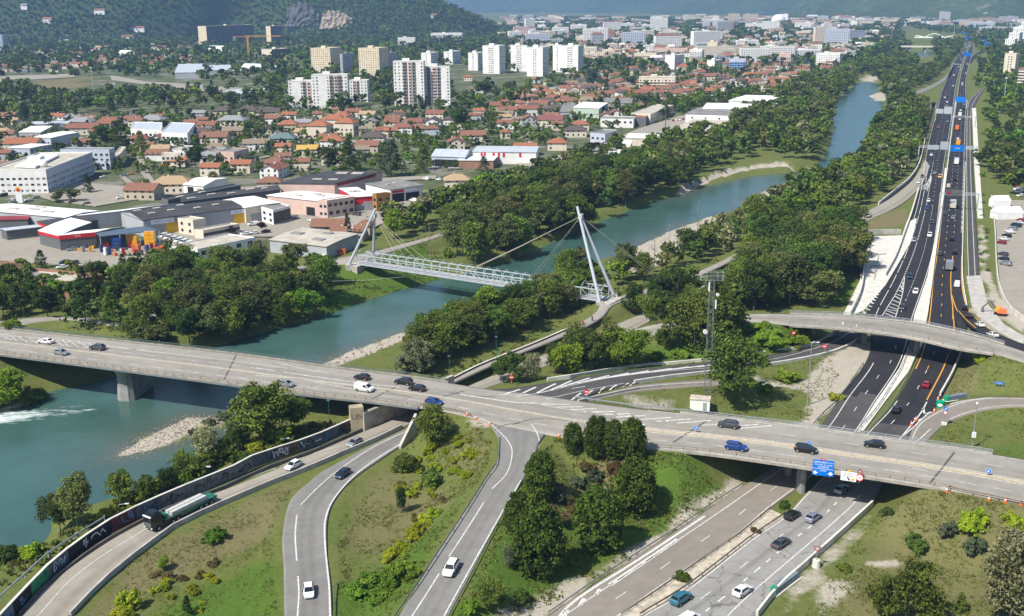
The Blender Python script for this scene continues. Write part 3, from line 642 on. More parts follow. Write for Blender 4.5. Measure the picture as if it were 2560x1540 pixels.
mk.line([(2262,690),(2240,733),(2205,790)],.25);mk.line([(2262,690),(2256,735),(2238,795)],.25)
mk.hatch([(2258,705),(2230,755),(2208,790)],[(2259,712),(2250,758),(2236,797)],11,.5)
mk.hatch([(2328,440),(2315,460),(2298,474)],[(2327,455),(2322,468),(2315,476)],8,.5);mk.line([(2334,405),(2318,478)],.25);mk.line([(2334,405),(2322,450),(2296,474)],.25)
mk.hatch([(2186,708),(2170,740),(2146,780)],[(2207,715),(2190,748),(2166,788)],10,.8)
mk.along(N_,.03,.22,None,None,0,.37);mk.along(N_,.30,.17,(3,10),None,0,.2);mk.along(N_,.52,.3,(1.6,2.4),None,.0,.30);mk.along(N_,.76,.22,None,None,0,.24)
mk.along(N_,.045,.3,None,ORANGE_MARK,.40,.62);mk.along(N_,.33,.2,(3,10),ORANGE_MARK,.40,.62);mk.along(N_,.33,.17,(3,10),None,.34,.40)
mk.line([(2317,1000),(2356,925),(2372,885),(2385,830),(2382,778),(2378,735),(2377,690),(2382,640)],.3,None,ORANGE_MARK)
mk.line([(2405,640),(2405,700),(2411,745),(2425,780),(2447,803),(2495,838)],.5,None,ORANGE_MARK);mk.line([(2380,738),(2390,770),(2415,798),(2440,820)],.3,None,ORANGE_MARK)
mk.along(N_,.035,.22,None,None,.62,1);mk.along(N_,.33,.17,(3,10),None,.62,1);mk.along(N_,.62,.17,(3,10),None,.62,1);mk.along(N_,.93,.5,(1.2,1.2),None,.62,.84);mk.along(N_,.95,.3,None,None,.84,1)
mk.line([(2249,1098),(2300,1035),(2317,1005)],.3);mk.line([(2255,1092),(2290,1062),(2328,1032),(2400,1004),(2480,994)],.28)
mk.line([(2308,1020),(2312,1035),(2328,1032)],.6);mk.line([(2288,1045),(2290,1052),(2306,1047)],.5)
mk.along('new_lane',.62,.2);mk.along('new_lane',.06,.2)
mk.build('motorway_marking')
# ------------------------------------------------------------------ rails and fences
def path3(pts,z=None,n=5,world=False):
 P=[np.array(p,float)for p in pts]if world else[(hit(*p)if z is None else G(p[0],p[1],z))for p in pts]
 return catmull(P,n)if len(P)>2 else np.array(P)
def run(mb,P,zoff,wd,ht,m):
 for a,b in zip(P,P[1:]):mb.bar(a+(0,0,zoff),b+(0,0,zoff),wd,ht,m)
def posts(mb,P,h,sp,r,m,z0=-.2):
 Q,_=resample(P,sp)
 for p in Q:mb.box((p[0],p[1],p[2]+(h+z0)/2),(r,r,h-z0),m)
def rail_on(parent,org,P,h,rails,sp,m,mp=None,wd=.09,ht=.14,pr=.1,nm='handrail'):
 for z in rails:
  mb=MB();run(mb,P,z,wd,ht,m);mb.build(nm,parent,org)
 mb=MB();posts(mb,P,h,sp,pr,mp or m);mb.build('post',parent,org,kind='stuff')
def guardrail(pts,label,m=STEEL,h=.75,sp=4.0,z=None,two=False,world=False,grp=None,cat='guardrail',name='guardrail'):
 P=path3(pts,z,world=world);t=thing(name,label,cat,P[0],0,grp)
 rail_on(t,P[0],P,h,(.62,.36)if two else(.6,),sp,m,m,.08,.30 if not two else .12,.1,'rail');return t
def wall_along(pts,label,h,th,m,z=None,name='concrete_wall',cat='wall',world=False,h1=None,panel=6.0):
 P=path3(pts,z,world=world);t=thing(name,label,cat,P[0]);Q,s=resample(P,panel);k=len(Q)
 for i in range(k-1):
  a,b=Q[i],Q[i+1];d=(b-a)/np.linalg.norm((b-a)[:2]);nn=np.array([-d[1],d[0],0])*th/2;ha=h if h1 is None else h+(h1-h)*i/(k-1);hb=h if h1 is None else h+(h1-h)*(i+1)/(k-1)
  g=d*.012;a=a+g;b=b-g
  mb=MB();pts4=[a-nn,b-nn,b+nn,a+nn];zz=[a[2],b[2],b[2],a[2]];hh=[ha,hb,hb,ha]
  mb.prism(pts4,lambda q:zz[q]-.5,lambda q:zz[q]+hh[q],m);mb.build('wall_panel',t,P[0])
 return t
def nearest(P,px,py):return int(np.argmin([np.hypot(*(np.array(PJ(p))-(px,py)))for p in P]))
# ------------------------------------------------------------------ decks on their supports
def deck(parent,org,road_,thick,m,over=.35,lo=0,hi=1,edge=.28,medge=None):
 L,Rr,F=ROADS[road_];ids=[i for i in range(len(L))if F[i]and lo<=i/(len(L)-1)<=hi]
 A=L[ids[0]:ids[-1]+2];B=Rr[ids[0]:ids[-1]+2];W_=(B-A);W_/=np.linalg.norm(W_,axis=1)[:,None]
 A2,B2=A-W_*over,B+W_*over
 mb=MB();v=[]
 prof=[(0,-.02),(1,-.02),(1,-.55),(.86,-thick),(.14,-thick),(0,-.55)]
 for a,b in zip(A2,B2):v+=[tuple(a*(1-t)+b*t+(0,0,z))for t,z in prof]
 mb.v=v;k=mb.mi(m);q=len(prof)
 for i in range(len(A2)-1):
  for j in range(q):mb.f.append((i*q+j,i*q+(j+1)%q,(i+1)*q+(j+1)%q,(i+1)*q+j));mb.m.append(k)
 mb.f+=[tuple(range(q)),tuple(range(len(v)-q,len(v)))[::-1]];mb.m+=[k,k]
 mb.build('deck',parent,org)
 for E_ in(A-W_*(over-.14),B+W_*(over-.14)):
  mb=MB();run(mb,E_,edge/2-.03,edge,edge+.1,medge or m);mb.build('kerb_beam',parent,org)
 return A-W_*(over-.14),B+W_*(over-.14)
def pier(parent,org,c,ang,wd,ln,z0,z1,m,cap=1.5,taper=.75):
 mb=MB();cs,sn=math.cos(ang),math.sin(ang)
 def ring(w2,l2,z):return[(c[0]+x*cs-y*sn,c[1]+x*sn+y*cs,z)for x,y in((-l2,-w2*.5),(-l2*.86,-w2),(l2*.86,-w2),(l2,-w2*.5),(l2,w2*.5),(l2*.86,w2),(-l2*.86,w2),(-l2,w2*.5))]
 rings=[ring(wd/2,ln/2,z0),ring(wd/2*taper,ln/2*.93,z1-cap),ring(wd/2*.9,ln/2*1.12,z1-.25),ring(wd/2*.9,ln/2*1.12,z1)]
 for r0,r1 in zip(rings,rings[1:]):
  for i in range(8):mb.poly([r0[i],r0[(i+1)%8],r1[(i+1)%8],r1[i]],m)
 mb.poly(rings[-1],m);return mb.build('pier',parent,org)
PIERM=mat('pier_concrete',(.25,.25,.235),.9,.22,.35,space='W')
EDGE=mat('edge_concrete',(.30,.275,.23),.9,.2,.6,space='W')
BEAM=mat('grey_beam',(.17,.185,.19),.8,.15,.4,space='W')
org=G(100,985,WZ)
br=thing('river_bridge','long concrete road bridge carrying the main road over the river','bridge',org)
fa,ne=deck(br,org,'bridge_road',1.35,BEAM,hi=.46,medge=EDGE)
rail_on(br,org,fa,1.0,(.95,.55),2.5,GREENRAIL,GREENRAIL,.08,.12,.1);rail_on(br,org,ne,1.0,(.98,.5),2.6,RUST,RUST,.08,.08,.13)
bdir=math.atan2(*(G(567,959,7)-G(43,890,7))[1::-1]);across=bdir+math.pi/2
for px,py in((322,892),(640,935)):
 BL,BR_,_=ROADS['bridge_road'];c=((BL+BR_)/2)[nearest((BL+BR_)/2,px,py)]
 pier(br,org,c,across+.25,5.0,13.5,WZ-2,5.68,PIERM,2.2)
om=G(2005,1205,0)
b2=thing('motorway_overbridge','grey concrete overbridge carrying the main road across the motorway beside the blue gantry sign','bridge',om)
fa2,ne2=deck(b2,om,'bridge_road',1.3,EDGE,lo=.5,medge=CONC)
rail_on(b2,om,fa2,1.0,(.95,.55),2.5,STEEL,STEEL,.1,.14,.12);rail_on(b2,om,ne2,1.0,(.98,.5),2.6,RUST,RUST,.08,.08,.13)
d2=math.atan2(*(G(2357,1218,7)-G(1674,1117,7))[1::-1]);ac2=d2+math.pi/2
pc=G(2008,1233,0)
for k_ in(1.5,9,17):pier(b2,om,pc+np.array([math.cos(ac2+.5),math.sin(ac2+.5),0])*k_,ac2+.5,1.2,2.4,-.5,5.72,PIERM,.6,.95)
of=G(2165,860,0)
b3=thing('curved_flyover','curved single lane concrete flyover crossing the motorway upstream of the main road','bridge',of)
fa3,ne3=deck(b3,of,'flyover',1.15,EDGE,medge=CONC)
rail_on(b3,of,fa3,1.0,(.95,.55),3.0,STEEL,STEEL,.1,.14,.12);rail_on(b3,of,ne3,1.0,(.98,.5),4.0,RUST,RUST,.07,.07,.13)
for px,py in((2030,850),(2160,862),(2292,882),(2414,890)):
 c=G(px,py,0);pier(b3,of,c+(0,2.2,0),1.6,1.5,4.6,-.5,5.66,PIERM,.9,.9)
# abutments of the underpass
def abut(parent,org_,P,z1,th,m,nm='abutment'):
 mb=MB()
 for a,b in zip(P,P[1:]):
  d=(b-a)/(np.linalg.norm((b-a)[:2])+1e-9);nn=np.array([-d[1],d[0],0])*th/2
  mb.prism([a-nn,b-nn,b+nn,a+nn],.2,z1,m)
 return mb.build(nm,parent,org_)
ABT=mat('stained_concrete',(.33,.30,.24),.9,.25,.4,space='W')
QL,QR,_=ROADS['quay_road'];LL,LR,_=ROADS['loop_road']
i0,i1=nearest(QL,915,1076),nearest(QL,1150,975);sgn=(QL-QR);sgn/=np.linalg.norm(sgn,axis=1)[:,None]
abut(br,org,(QL+sgn*.9)[i0:i1+1:2],5.6,1.0,ABT)
j0,j1=nearest(LR,1046,1082),len(LR)-1;sg2=(LR-LL);sg2/=np.linalg.norm(sg2,axis=1)[:,None]
abut(br,org,(LR+sg2*.8)[j0-1:j1+1:2],5.6,1.0,ABT)
fp=(QL+sgn*.9)[i0]
mb=MB();mb.box((fp[0]-1.4,fp[1]+.6,3.6),(3.0,2.2,6.9),mat('sandy_concrete',(.36,.30,.20),.9,.12,.5,space='W'),.3);ab=mb.build('abutment_pier',br,org)
wp=[hit(1012,1106),hit(1030,1085),G(1046,1040,4),G(1058,1022,7)]
mb=MB()
for a,b,ha,hb in((LR[j0-6]+sg2[j0-6]*.5,LR[j0-1]+sg2[j0-1]*.6,1.9,6.8),):
 d=(b-a)/np.linalg.norm(b-a);nn=np.array([-d[1],d[0],0])*.3;q=[a-nn,b-nn,b+nn,a+nn];hh=[ha,hb,hb,ha]
 mb.prism(q,.5,lambda i_:hh[i_],CONC)
mb.build('wing_wall',br,org)
# ------------------------------------------------------------------ footbridge with two leaning masts
A_,B_=G(893,660,4.5),G(1503,753,4.5);u=(B_-A_);LEN=np.linalg.norm(u);u/=LEN;nv=np.array([-u[1],u[0],0]);ZU=np.array([0,0,1.0])
if nv[1]<0:nv=-nv
FW,FH,NP=5.2,3.5,27
ob=(A_+B_)/2;ob[2]=WZ
fb=thing('footbridge','pale grey steel truss footbridge with arched hoops and two leaning masts over the river','footbridge',ob)
mb=MB();mb.prism([A_,B_,B_+nv*FW,A_+nv*FW],4.15,4.5,STEEL_P);mb.build('deck',fb,ob)
PLK=mat('deck_plank',(.36,.365,.37),.8,.15,1,space='W')
npk=90;pm=None
for i in range(npk):
 if pm is None:
  q=MB();q.box((0,0,0),(LEN/npk-.05,FW-.5,.05),PLK);pm=q.mesh('plank')
 c=A_+u*(i+.5)*LEN/npk+nv*FW/2+ZU*.04;link('deck_plank',pm,fb,c-ob,math.atan2(u[1],u[0]))
for off,z,r_,nm in((0,0,.16,'bottom_chord'),(FW,0,.16,'bottom_chord'),(0,FH,.15,'top_chord'),(FW,FH,.15,'top_chord'),(0,1.1,.07,'handrail'),(FW,1.1,.07,'handrail'),(0,.6,.05,'handrail')):
 mb=MB();mb.bar(A_+nv*off+ZU*z,B_+nv*off+ZU*z,r_*2,r_*2,STEEL_P);mb.build(nm,fb,ob)
q=MB();q.box((0,0,FH/2),(.24,.24,FH),STEEL_P);post_me=q.mesh('truss_post')
q=MB();arc=[nv*FW*t+ZU*(math.sin(math.pi*t)*1.5)for t in np.linspace(0,1,7)];q.tube(arc,.1,STEEL_P,4);arc_me=q.mesh('arch_hoop')
pl=LEN/NP
q=MB();q.bar(np.zeros(3),u*pl-ZU*FH,.14,.14,STEEL_P);dg1=q.mesh('diagonal')
q=MB();q.bar(ZU*0,u*pl+nv*FW,.1,.1,STEEL_P);dg2=q.mesh('roof_brace')
for i in range(NP+1):
 c=A_+u*pl*i-ob
 for off in(0,FW):link('truss_post',post_me,fb,c+nv*off)
 link('arch_hoop',arc_me,fb,c+ZU*FH)
 if i<NP:
  if i%9 in(0,1,5,6,7,8)or i<3:link('diagonal',dg1,fb,c+ZU*FH)
  if i%9 in(2,3,6):link('diagonal',dg1,fb,c+ZU*FH+nv*FW)
  if i%4==1:link('roof_brace',dg2,fb,c+ZU*FH)
def on_plane(px,py,M):
 nn=np.cross(u,ZU);d=ray(px,py);c0=np.array([0,0,CAMH]);return c0+d*((M-c0)@nn)/(d@nn)
ANCH=[]
for f1,f2,apx,jpx,nm in((A_-nv*1.6-u*2.5-ZU*.2,A_+nv*(FW+2.8)+u*1,(939,522),(936,540),'left'),(B_-nv*1.0,B_+nv*(FW+3.4),(1443,516),(1452,541),'right')):
 M_=(f1+f2)/2;ap=on_plane(*apx,M_);jn=on_plane(*jpx,M_)
 g=MB();g.tube([f1,f1*.5+ap*.5,ap],.55,STEEL_P,10,.42);g.build('mast_leg',fb,ob,smooth=False)
 g=MB();g.tube([f2,f2*.5+jn*.5,jn],.55,STEEL_P,10,.42);g.build('mast_leg',fb,ob)
 g=MB();g.box(jn,(1.3,1.3,1.6),STEEL_P,math.atan2(u[1],u[0]));g.build('mast_head',fb,ob)
 for f in(f1,f2):
  g=MB();zg=gz(f[0],f[1]);g.prism([(f[0]+a*1.1,f[1]+b_*1.1)for a,b_ in((-1,-1),(1,-1),(1,1),(-1,1))],min(zg,3)-1.5,f[2]+.1,CONC);g.build('footing',fb,ob)
 ANCH.append((jn,f1,f2))
(ja,_,_),(jb,_,_)=ANCH
CAB=mat('stay_cable',(.42,.38,.30),.6,.05)
def cable(a,b,r=.055):
 g=MB();m_=(a+b)/2-ZU*.35;g.tube([a,m_,b],r,CAB,4);g.build('stay_cable',fb,ob)
for j_,s0,ts in((ja,A_,(.22,.34)),(jb,B_,(.42,.415))):
 for k_,t_ in enumerate(ts):
  for off in(0,FW):cable(j_,A_+u*LEN*t_+nv*off,.06)
for off in(0,FW):cable(jb,A_+u*LEN*.70+nv*off,.035)
bk=G(1694,735,1.5);cable(jb,bk,.07);cable(jb,bk+nv*2.4,.07)
cable(G(830,703,3.0),G(1010,692,3),.05)
g=MB();c_=B_-nv*1+u*.5;g.prism([c_+nv*-1.2,c_+u*3,c_+u*3+nv*(FW+4),c_+nv*(FW+4)],-.5,4.2,CONC);g.build('abutment',fb,ob)
g=MB();c_=A_-nv*2;g.prism([c_-u*4,c_+u*1.5,c_+u*1.5+nv*(FW+4.5),c_-u*4+nv*(FW+4.5)],-.5,4.1,CONC);g.build('abutment',fb,ob)
# ------------------------------------------------------------------ graffiti walls in cast panels
def scribble(mb,a,d,h,nn,m,rnd,wd=.16,n=3):
 L=5.4
 for _ in range(n):
  x=rnd.uniform(.2,3.5);y=rnd.uniform(.3,h*.6);P=[]
  for k in range(rnd.randint(4,8)):
   P.append((min(L,max(.1,x)),min(h-.15,max(.15,y))));x+=rnd.uniform(-.7,1.3);y=rnd.uniform(.2,h-.2)
  P=catmull([(p[0],p[1],0)for p in P],5)
  for p,q in zip(P,P[1:]):
   p=np.clip(p,[.1,.1,0],[L+.2,h-.1,0]);q=np.clip(q,[.1,.1,0],[L+.2,h-.1,0]);e=q-p;le=np.hypot(e[0],e[1])
   if le<1e-4:continue
   o=np.array([-e[1],e[0]])/le*wd/2
   mb.poly([a+d*(s[0])+ZU*s[1]+nn*.028 for s in((p[0]-o[0],p[1]-o[1]),(q[0]-o[0],q[1]-o[1]),(q[0]+o[0],q[1]+o[1]),(p[0]+o[0],p[1]+o[1]))],m)
GW={k:mat('wall_'+k,c,.85,.3,.9,space='W')for k,c in dict(grey=(.16,.155,.15),black=(.018,.015,.017),slate=(.085,.095,.11),brown=(.12,.085,.065),green=(.03,.22,.10),teal=(.10,.16,.17),red=(.12,.035,.035),blue=(.05,.10,.28)).items()}
PW,PK,PB,PBL,PP=mat('spray_white',(.62,.64,.68),.7,.05),mat('spray_black',(.02,.02,.022),.7,0),mat('spray_blue',(.12,.25,.45),.7,0),mat('spray_orange',(.5,.2,.04),.7,0),mat('spray_violet',(.25,.06,.4),.7,0)
def graffiti_wall(px,z,h,label,pick,facing,th=.35):
 P=path3(px,z,6);Q,_=resample(P,5.6);t=thing('graffiti_wall',label,'wall',Q[0]);rnd=random.Random(5)
 for i,(a,b)in enumerate(zip(Q,Q[1:])):
  d=(b-a);L=np.linalg.norm(d);d/=L;nn=np.array([-d[1],d[0],0]);nn=nn if nn@facing>0 else-nn
  wm_,pm_,cnt=pick(i,len(Q)-1,rnd)
  a2=a+d*.03;b2=b-d*.03
  mb=MB();mb.prism([a2,b2,b2-nn*th,a2-nn*th],a[2]-.4,a[2]+h,wm_);w_=mb.build('wall_panel',t,Q[0])
  mb=MB()
  for m_ in pm_:scribble(mb,a2,d,h-.1,nn,m_,rnd,rnd.uniform(.12,.26),cnt)
  if mb.f:mb.build('graffiti',w_,Q[0])
  mb=MB();mb.box((a+b)/2-nn*th/2+ZU*(h+.06),(L-.02,th+.12,.12),CONC_L,math.atan2(d[1],d[0]));mb.build('coping',w_,Q[0])
 return t
def pick1(i,n,r):
 f=i/n
 if f<.28:return r.choice([GW['slate'],GW['grey'],GW['brown']]),[PK,r.choice([PB,PW])],2
 if f<.48:return GW['grey'],[PK],2
 if f<.60:return r.choice([GW['slate'],GW['brown'],GW['teal'],GW['red']]),[PK,PB],2
 if f<.74:return GW['black'],[PW],2
 if f<.82:return r.choice([GW['slate'],GW['brown'],GW['grey']]),[PK,PW,PB],2
 if f<.88:return GW['green'],[PK],1
 return r.choice([GW['teal'],GW['slate'],GW['black']]),[PK,PB],2
graffiti_wall([(895,1066),(782,1116),(640,1163),(590,1190),(440,1252),(298,1318),(212,1374),(148,1424),(108,1462),(40,1535),(-10,1590)],1.6,2.4,'long graffiti covered wall beside the quay road with white tags on black near the truck',pick1,np.array([.5,-1,0]))
def pick2(i,n,r):return r.choice([GW['slate'],GW['teal'],GW['blue'],GW['brown'],GW['red'],GW['slate']]),[r.choice([PW,PB]),r.choice([PK,PBL])],2
graffiti_wall([(1128,972),(1200,935),(1284,901),(1340,878),(1390,856),(1442,832)],1.2,2.6,'graffiti covered wall under the cycle path between the footbridge and the main road',pick2,np.array([.5,-1,0]))
g=MB();
for i_ in range(3):scribble(g,np.array([fp[0]-2.6,fp[1]-1.2,2.2]),np.array([.95,.31,0]),3.6,np.array([.31,-.95,0]),PK,random.Random(i_),.12,1)
# letters U N on the sandy pier
fnt={}
def text_mesh(s,size,m,name='lettering',align='CENTER'):
 cu=bpy.data.curves.new(name,'FONT');cu.body=s;cu.size=size;cu.align_x=align;cu.align_y='CENTER';cu.resolution_u=2;cu.extrude=.004
 o=bpy.data.objects.new(name,cu);COL.objects.link(o);dg=bpy.context.evaluated_depsgraph_get();me=bpy.data.meshes.new_from_object(o.evaluated_get(dg));bpy.data.objects.remove(o)
 me.name=name;me.materials.clear();me.materials.append(m);return me
def text_on(parent,s,size,m,pos,xdir,up=ZU,name='lettering',align='CENTER'):
 me=text_mesh(s,size,m,name,align);x=np.array(xdir,float);x/=np.linalg.norm(x);y=np.array(up,float);y=y-x*(x@y);y/=np.linalg.norm(y);z=np.cross(x,y)
 M4=Matrix(((x[0],y[0],z[0],pos[0]),(x[1],y[1],z[1],pos[1]),(x[2],y[2],z[2],pos[2]),(0,0,0,1)));me.transform(M4);return link(name,me,parent)
cs3,sn3=math.cos(.3),math.sin(.3);ctr=np.array([fp[0]-1.4,fp[1]+.6,4.9])+np.array([sn3,-cs3,0])*1.13
text_on(br,'UN',1.9,GW['brown'],ctr-org,(cs3,sn3,0))
# ------------------------------------------------------------------ barriers, guardrails, low walls
wall_along([(1005,1068),(938,1101),(850,1137),(772,1172),(702,1198),(542,1266),(430,1320),(374,1362),(303,1416),(240,1473),(176,1540)],'low concrete barrier along the island side of the quay road',.75,.35,CONC,1.5,'concrete_barrier','barrier')
wall_along([(905,1075),(785,1128),(640,1180),(590,1208),(444,1262),(312,1326),(218,1384),(113,1468),(48,1540)],'low kerb wall between the quay road and the graffiti wall',.5,.3,mat('dark_kerb',(.12,.11,.10),.9,.2,.5,space='W'),1.5,'kerb_wall','wall')
guardrail([(1246,1095),(1247,1128),(1240,1165),(1215,1200),(1165,1280),(1105,1372),(1040,1470),(985,1550)],'steel guardrail along the left edge of the straight ramp',GREENRAIL,z=None)
guardrail([(1306,1205),(1278,1258),(1230,1340),(1175,1445),(1122,1545)],'white steel guardrail along the right edge of the straight ramp',STEEL)
guardrail([(840,1462),(836,1500),(834,1560)],'short blue green guardrail end beside the loop road',GREENRAIL)
guardrail([(1370,1539),(1480,1462),(1592,1389),(1690,1326),(1762,1276),(1858,1213)],'blue grey guardrail along the gravel strip west of the motorway',STEEL)
guardrail([(1553,1540),(1640,1482),(1723,1424),(1800,1370),(1848,1338),(1925,1274)],'double guardrail on the left side of the sandy central reserve',RUST,two=True)
guardrail([(1600,1541),(1711,1473),(1800,1406),(1872,1350),(1962,1288)],'dark guardrail on the right side of the sandy central reserve',RUST)
guardrail([(1439,998),(1578,1017),(1700,1030)],'bright new guardrail between closed lane and main road',STEEL,z=6.9)
guardrail([(1178,1042),(1150,1033),(1090,1022),(1050,1016)],'rusty guardrail above the island bank by the bush',RUST)
guardrail([(2033,1065),(2060,1035),(2090,1008),(2107,985),(2130,955),(2158,912)],'green guardrail at the edge of the gravel track north of the overbridge',GREENRAIL)
guardrail([(2170,1078),(2215,1030),(2252,975),(2278,920),(2296,880)],'steel guardrail along the curved median before the flyover',STEEL)
guardrail([(2140,1082),(2190,1025),(2225,970),(2254,920),(2272,870)],'white guardrail on the inner edge of the curved median',STEEL)
guardrail([(2560,1262),(2480,1246),(2400,1230),(2372,1222)],'rusty guardrail above the grassy bank by the traffic cones',RUST,z=7)
wall_along([(1892,1540),(1945,1474),(2000,1425),(2060,1372),(2120,1318),(2181,1262)],'long pale concrete barrier along the right edge of the motorway',.95,.4,CONC_L,.0,'concrete_barrier','barrier')
wall_along([(2350,990),(2378,940),(2398,895),(2412,868)],'pale concrete barrier by the right motorway edge below the flyover',.95,.4,CONC_L,.0,'concrete_barrier','barrier')
wall_along([(1368,953),(1440,942),(1564,922),(1680,911),(1762,903),(1882,888),(1980,875),(2045,858),(2082,836),(2108,812)],'pale concrete barrier on the far side of the slip road',.85,.45,CONC_L,None,'concrete_barrier','barrier')
wall_along([(1586,957),(1680,943),(1770,933),(1890,918),(1990,902),(2070,885),(2120,866),(2150,845)],'pale concrete barrier on the near side of the slip road',.7,.5,CONC_L,None,'concrete_barrier','barrier')
wall_along([(1445,1004),(1530,985),(1610,970),(1710,962),(1770,960)],'concrete kerb of the closed lane above the gravel',.45,.5,CONC,None,'concrete_barrier','barrier')
wall_along([(2418,778),(2406,700),(2406,622),(2409,522),(2413,408)],'thin concrete barrier between motorway and new lane',.8,.35,CONC_L,0,'concrete_barrier','barrier',panel=12)
wall_along([(2317,790),(2330,700),(2340,620),(2354,522),(2368,420),(2381,312),(2390,255)],'long pale median barrier of the motorway',.85,.5,CONC_L,0,'concrete_barrier','barrier',panel=14)
wall_along([(2478,493),(2487,573),(2490,650),(2497,715),(2521,769),(2560,800),(2620,835)],'white boundary wall of the parking lot',1.2,.3,CONC_L,.2,'boundary_wall','wall',panel=8)
wall_along([(2125,790),(2150,735),(2158,690),(2160,655)],'curved pale retaining wall at the edge of the concrete plaza',1.6,.5,CONC_L,.1,'retaining_wall','wall')
wall_along([(2196,512),(2236,480),(2276,446),(2300,405),(2313,347)],'pale retaining wall above the joining lane by the trees',1.4,.5,CONC_L,.1,'retaining_wall','wall',panel=10)
wall_along([(2213,690),(2240,640),(2262,580),(2280,530),(2296,475)],'pale parapet wall between plaza and motorway',1.3,.6,CONC_L,.05,'parapet_wall','wall',panel=8)
wall_along([(2140,592),(2190,586),(2252,586)],'grey concrete wall of the open basin on the plaza',2.2,.6,CONC,-.3,'basin_wall','wall')
guardrail([(0,1500),(60,1445),(122,1390),(200,1338),(262,1300)],'thin white handrail behind the graffiti wall',STEEL_P,1.0,6,3.4,name='handrail_fence',cat='railing')
# ------------------------------------------------------------------ buildings
FOOT=[]
RECTS=[]
def keepout(P):RECTS.append(np.array([p[:2]for p in P]))
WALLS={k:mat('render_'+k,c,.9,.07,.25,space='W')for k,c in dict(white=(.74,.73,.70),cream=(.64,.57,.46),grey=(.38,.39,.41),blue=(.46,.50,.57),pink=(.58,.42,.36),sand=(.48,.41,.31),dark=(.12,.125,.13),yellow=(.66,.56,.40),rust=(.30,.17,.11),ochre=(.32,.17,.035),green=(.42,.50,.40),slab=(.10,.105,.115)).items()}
def tiles(name,c,c2):
 m,n,l,b=nodes_of('tiles_'+name)
 ge=nd(n,'ShaderNodeNewGeometry');nz=nd(n,'ShaderNodeTexNoise');nz.inputs['Scale'].default_value=.9;nz.inputs['Detail'].default_value=6;nz.inputs['Roughness'].default_value=.75
 l.new(ge.outputs['Position'],nz.inputs['Vector']);r=ramp(n,[(.32,c),(.68,c2)]);l.new(nz.outputs['Fac'],r.inputs[0])
 l.new(r.outputs[0],b.inputs['Base Color']);b.inputs['Roughness'].default_value=.9;b.inputs['Specular IOR Level'].default_value=.15;return m
TILE={'orange':tiles('orange',(.235,.090,.046),(.33,.145,.082)),'red':tiles('red',(.175,.078,.052),(.255,.118,.082)),'brown':tiles('brown',(.17,.085,.055),(.25,.13,.088)),'tan':tiles('tan',(.32,.225,.13),(.40,.29,.18)),'dark':tiles('dark',(.075,.060,.055),(.115,.095,.085)),'grey':tiles('grey',(.20,.205,.21),(.28,.285,.29)),'teal':tiles('teal',(.10,.15,.15),(.14,.19,.185)),'greybrown':tiles('greybrown',(.19,.145,.105),(.26,.21,.16)),'yellow':tiles('yellow',(.42,.25,.06),(.52,.34,.11)),'purple':tiles('purple',(.16,.06,.06),(.22,.10,.09))}
TNAME={'orange':'bright orange','red':'terracotta','brown':'brown','tan':'tan','dark':'dark brown','grey':'grey','teal':'teal grey','greybrown':'grey brown','yellow':'ochre yellow','purple':'purple brown'}
ROOFM={'white':mat('membrane_white',(.74,.74,.71),.7,.07,.12,space='W'),'grey':mat('bitumen_grey',(.20,.195,.18),.9,.2,.15,space='W'),'dark':mat('bitumen_dark',(.052,.052,.056),.85,.2,.12,space='W'),'beige':mat('gravel_roof',(.42,.385,.32),.95,.15,.2,space='W'),'steel':mat('sheet_roof',(.47,.51,.55),.55,.08,.3,space='W',metal=.1),'red':mat('red_sheet',(.24,.035,.04),.6,.1,.3,space='W')}
WINM=mat('window_glass',(.022,.028,.036),.15,0,spec=.5)
FRM=mat('window_frame',(.55,.55,.53),.7,0)
wrnd=random.Random(2);BLIND=mat('pale_blind',(.30,.29,.27),.7,.1);BLIND2=mat('mid_blind',(.14,.14,.145),.6,.1)
SHUT=mat('roller_shutter',(.30,.24,.19),.8,.2,.3,space='W')
_wme={}
def win_mesh(w,h):
 k=(round(w,1),round(h,1))
 if k not in _wme:
  q=MB();q.box((0,0,0),(k[0],.06,k[1]),WINM);q.box((0,-.01,-k[1]/2-.05),(k[0]+.16,.14,.08),FRM);_wme[k]=q.mesh('window')
 return _wme[k]
def zone(px,py):
 Z=[((0,360,760,470),'near the white office with the sphere'),((0,280,330,400),'by the white industrial sheds'),((330,270,660,400),'behind the grey office block'),((560,380,800,480),'beside the long dark warehouse'),((660,270,860,400),'around the stepped apartment house'),((860,300,1100,400),'behind the tall blue cedar'),((660,230,1100,300),'below the white tower blocks'),((1100,260,1400,420),'behind the steel vault shed'),((1200,180,1500,300),'below the twin white towers'),((1400,190,1700,320),'by the cream balcony block'),((1640,150,2060,260),'in the terraces'),((0,100,300,220),'at the foot of the hill'),((300,100,760,240),'below the dark slab block')]
 for(a,b_,c,d),s in Z:
  if a<=px<=c and b_<=py<=d:return s
 return 'in the far town'
SIDES=[0]
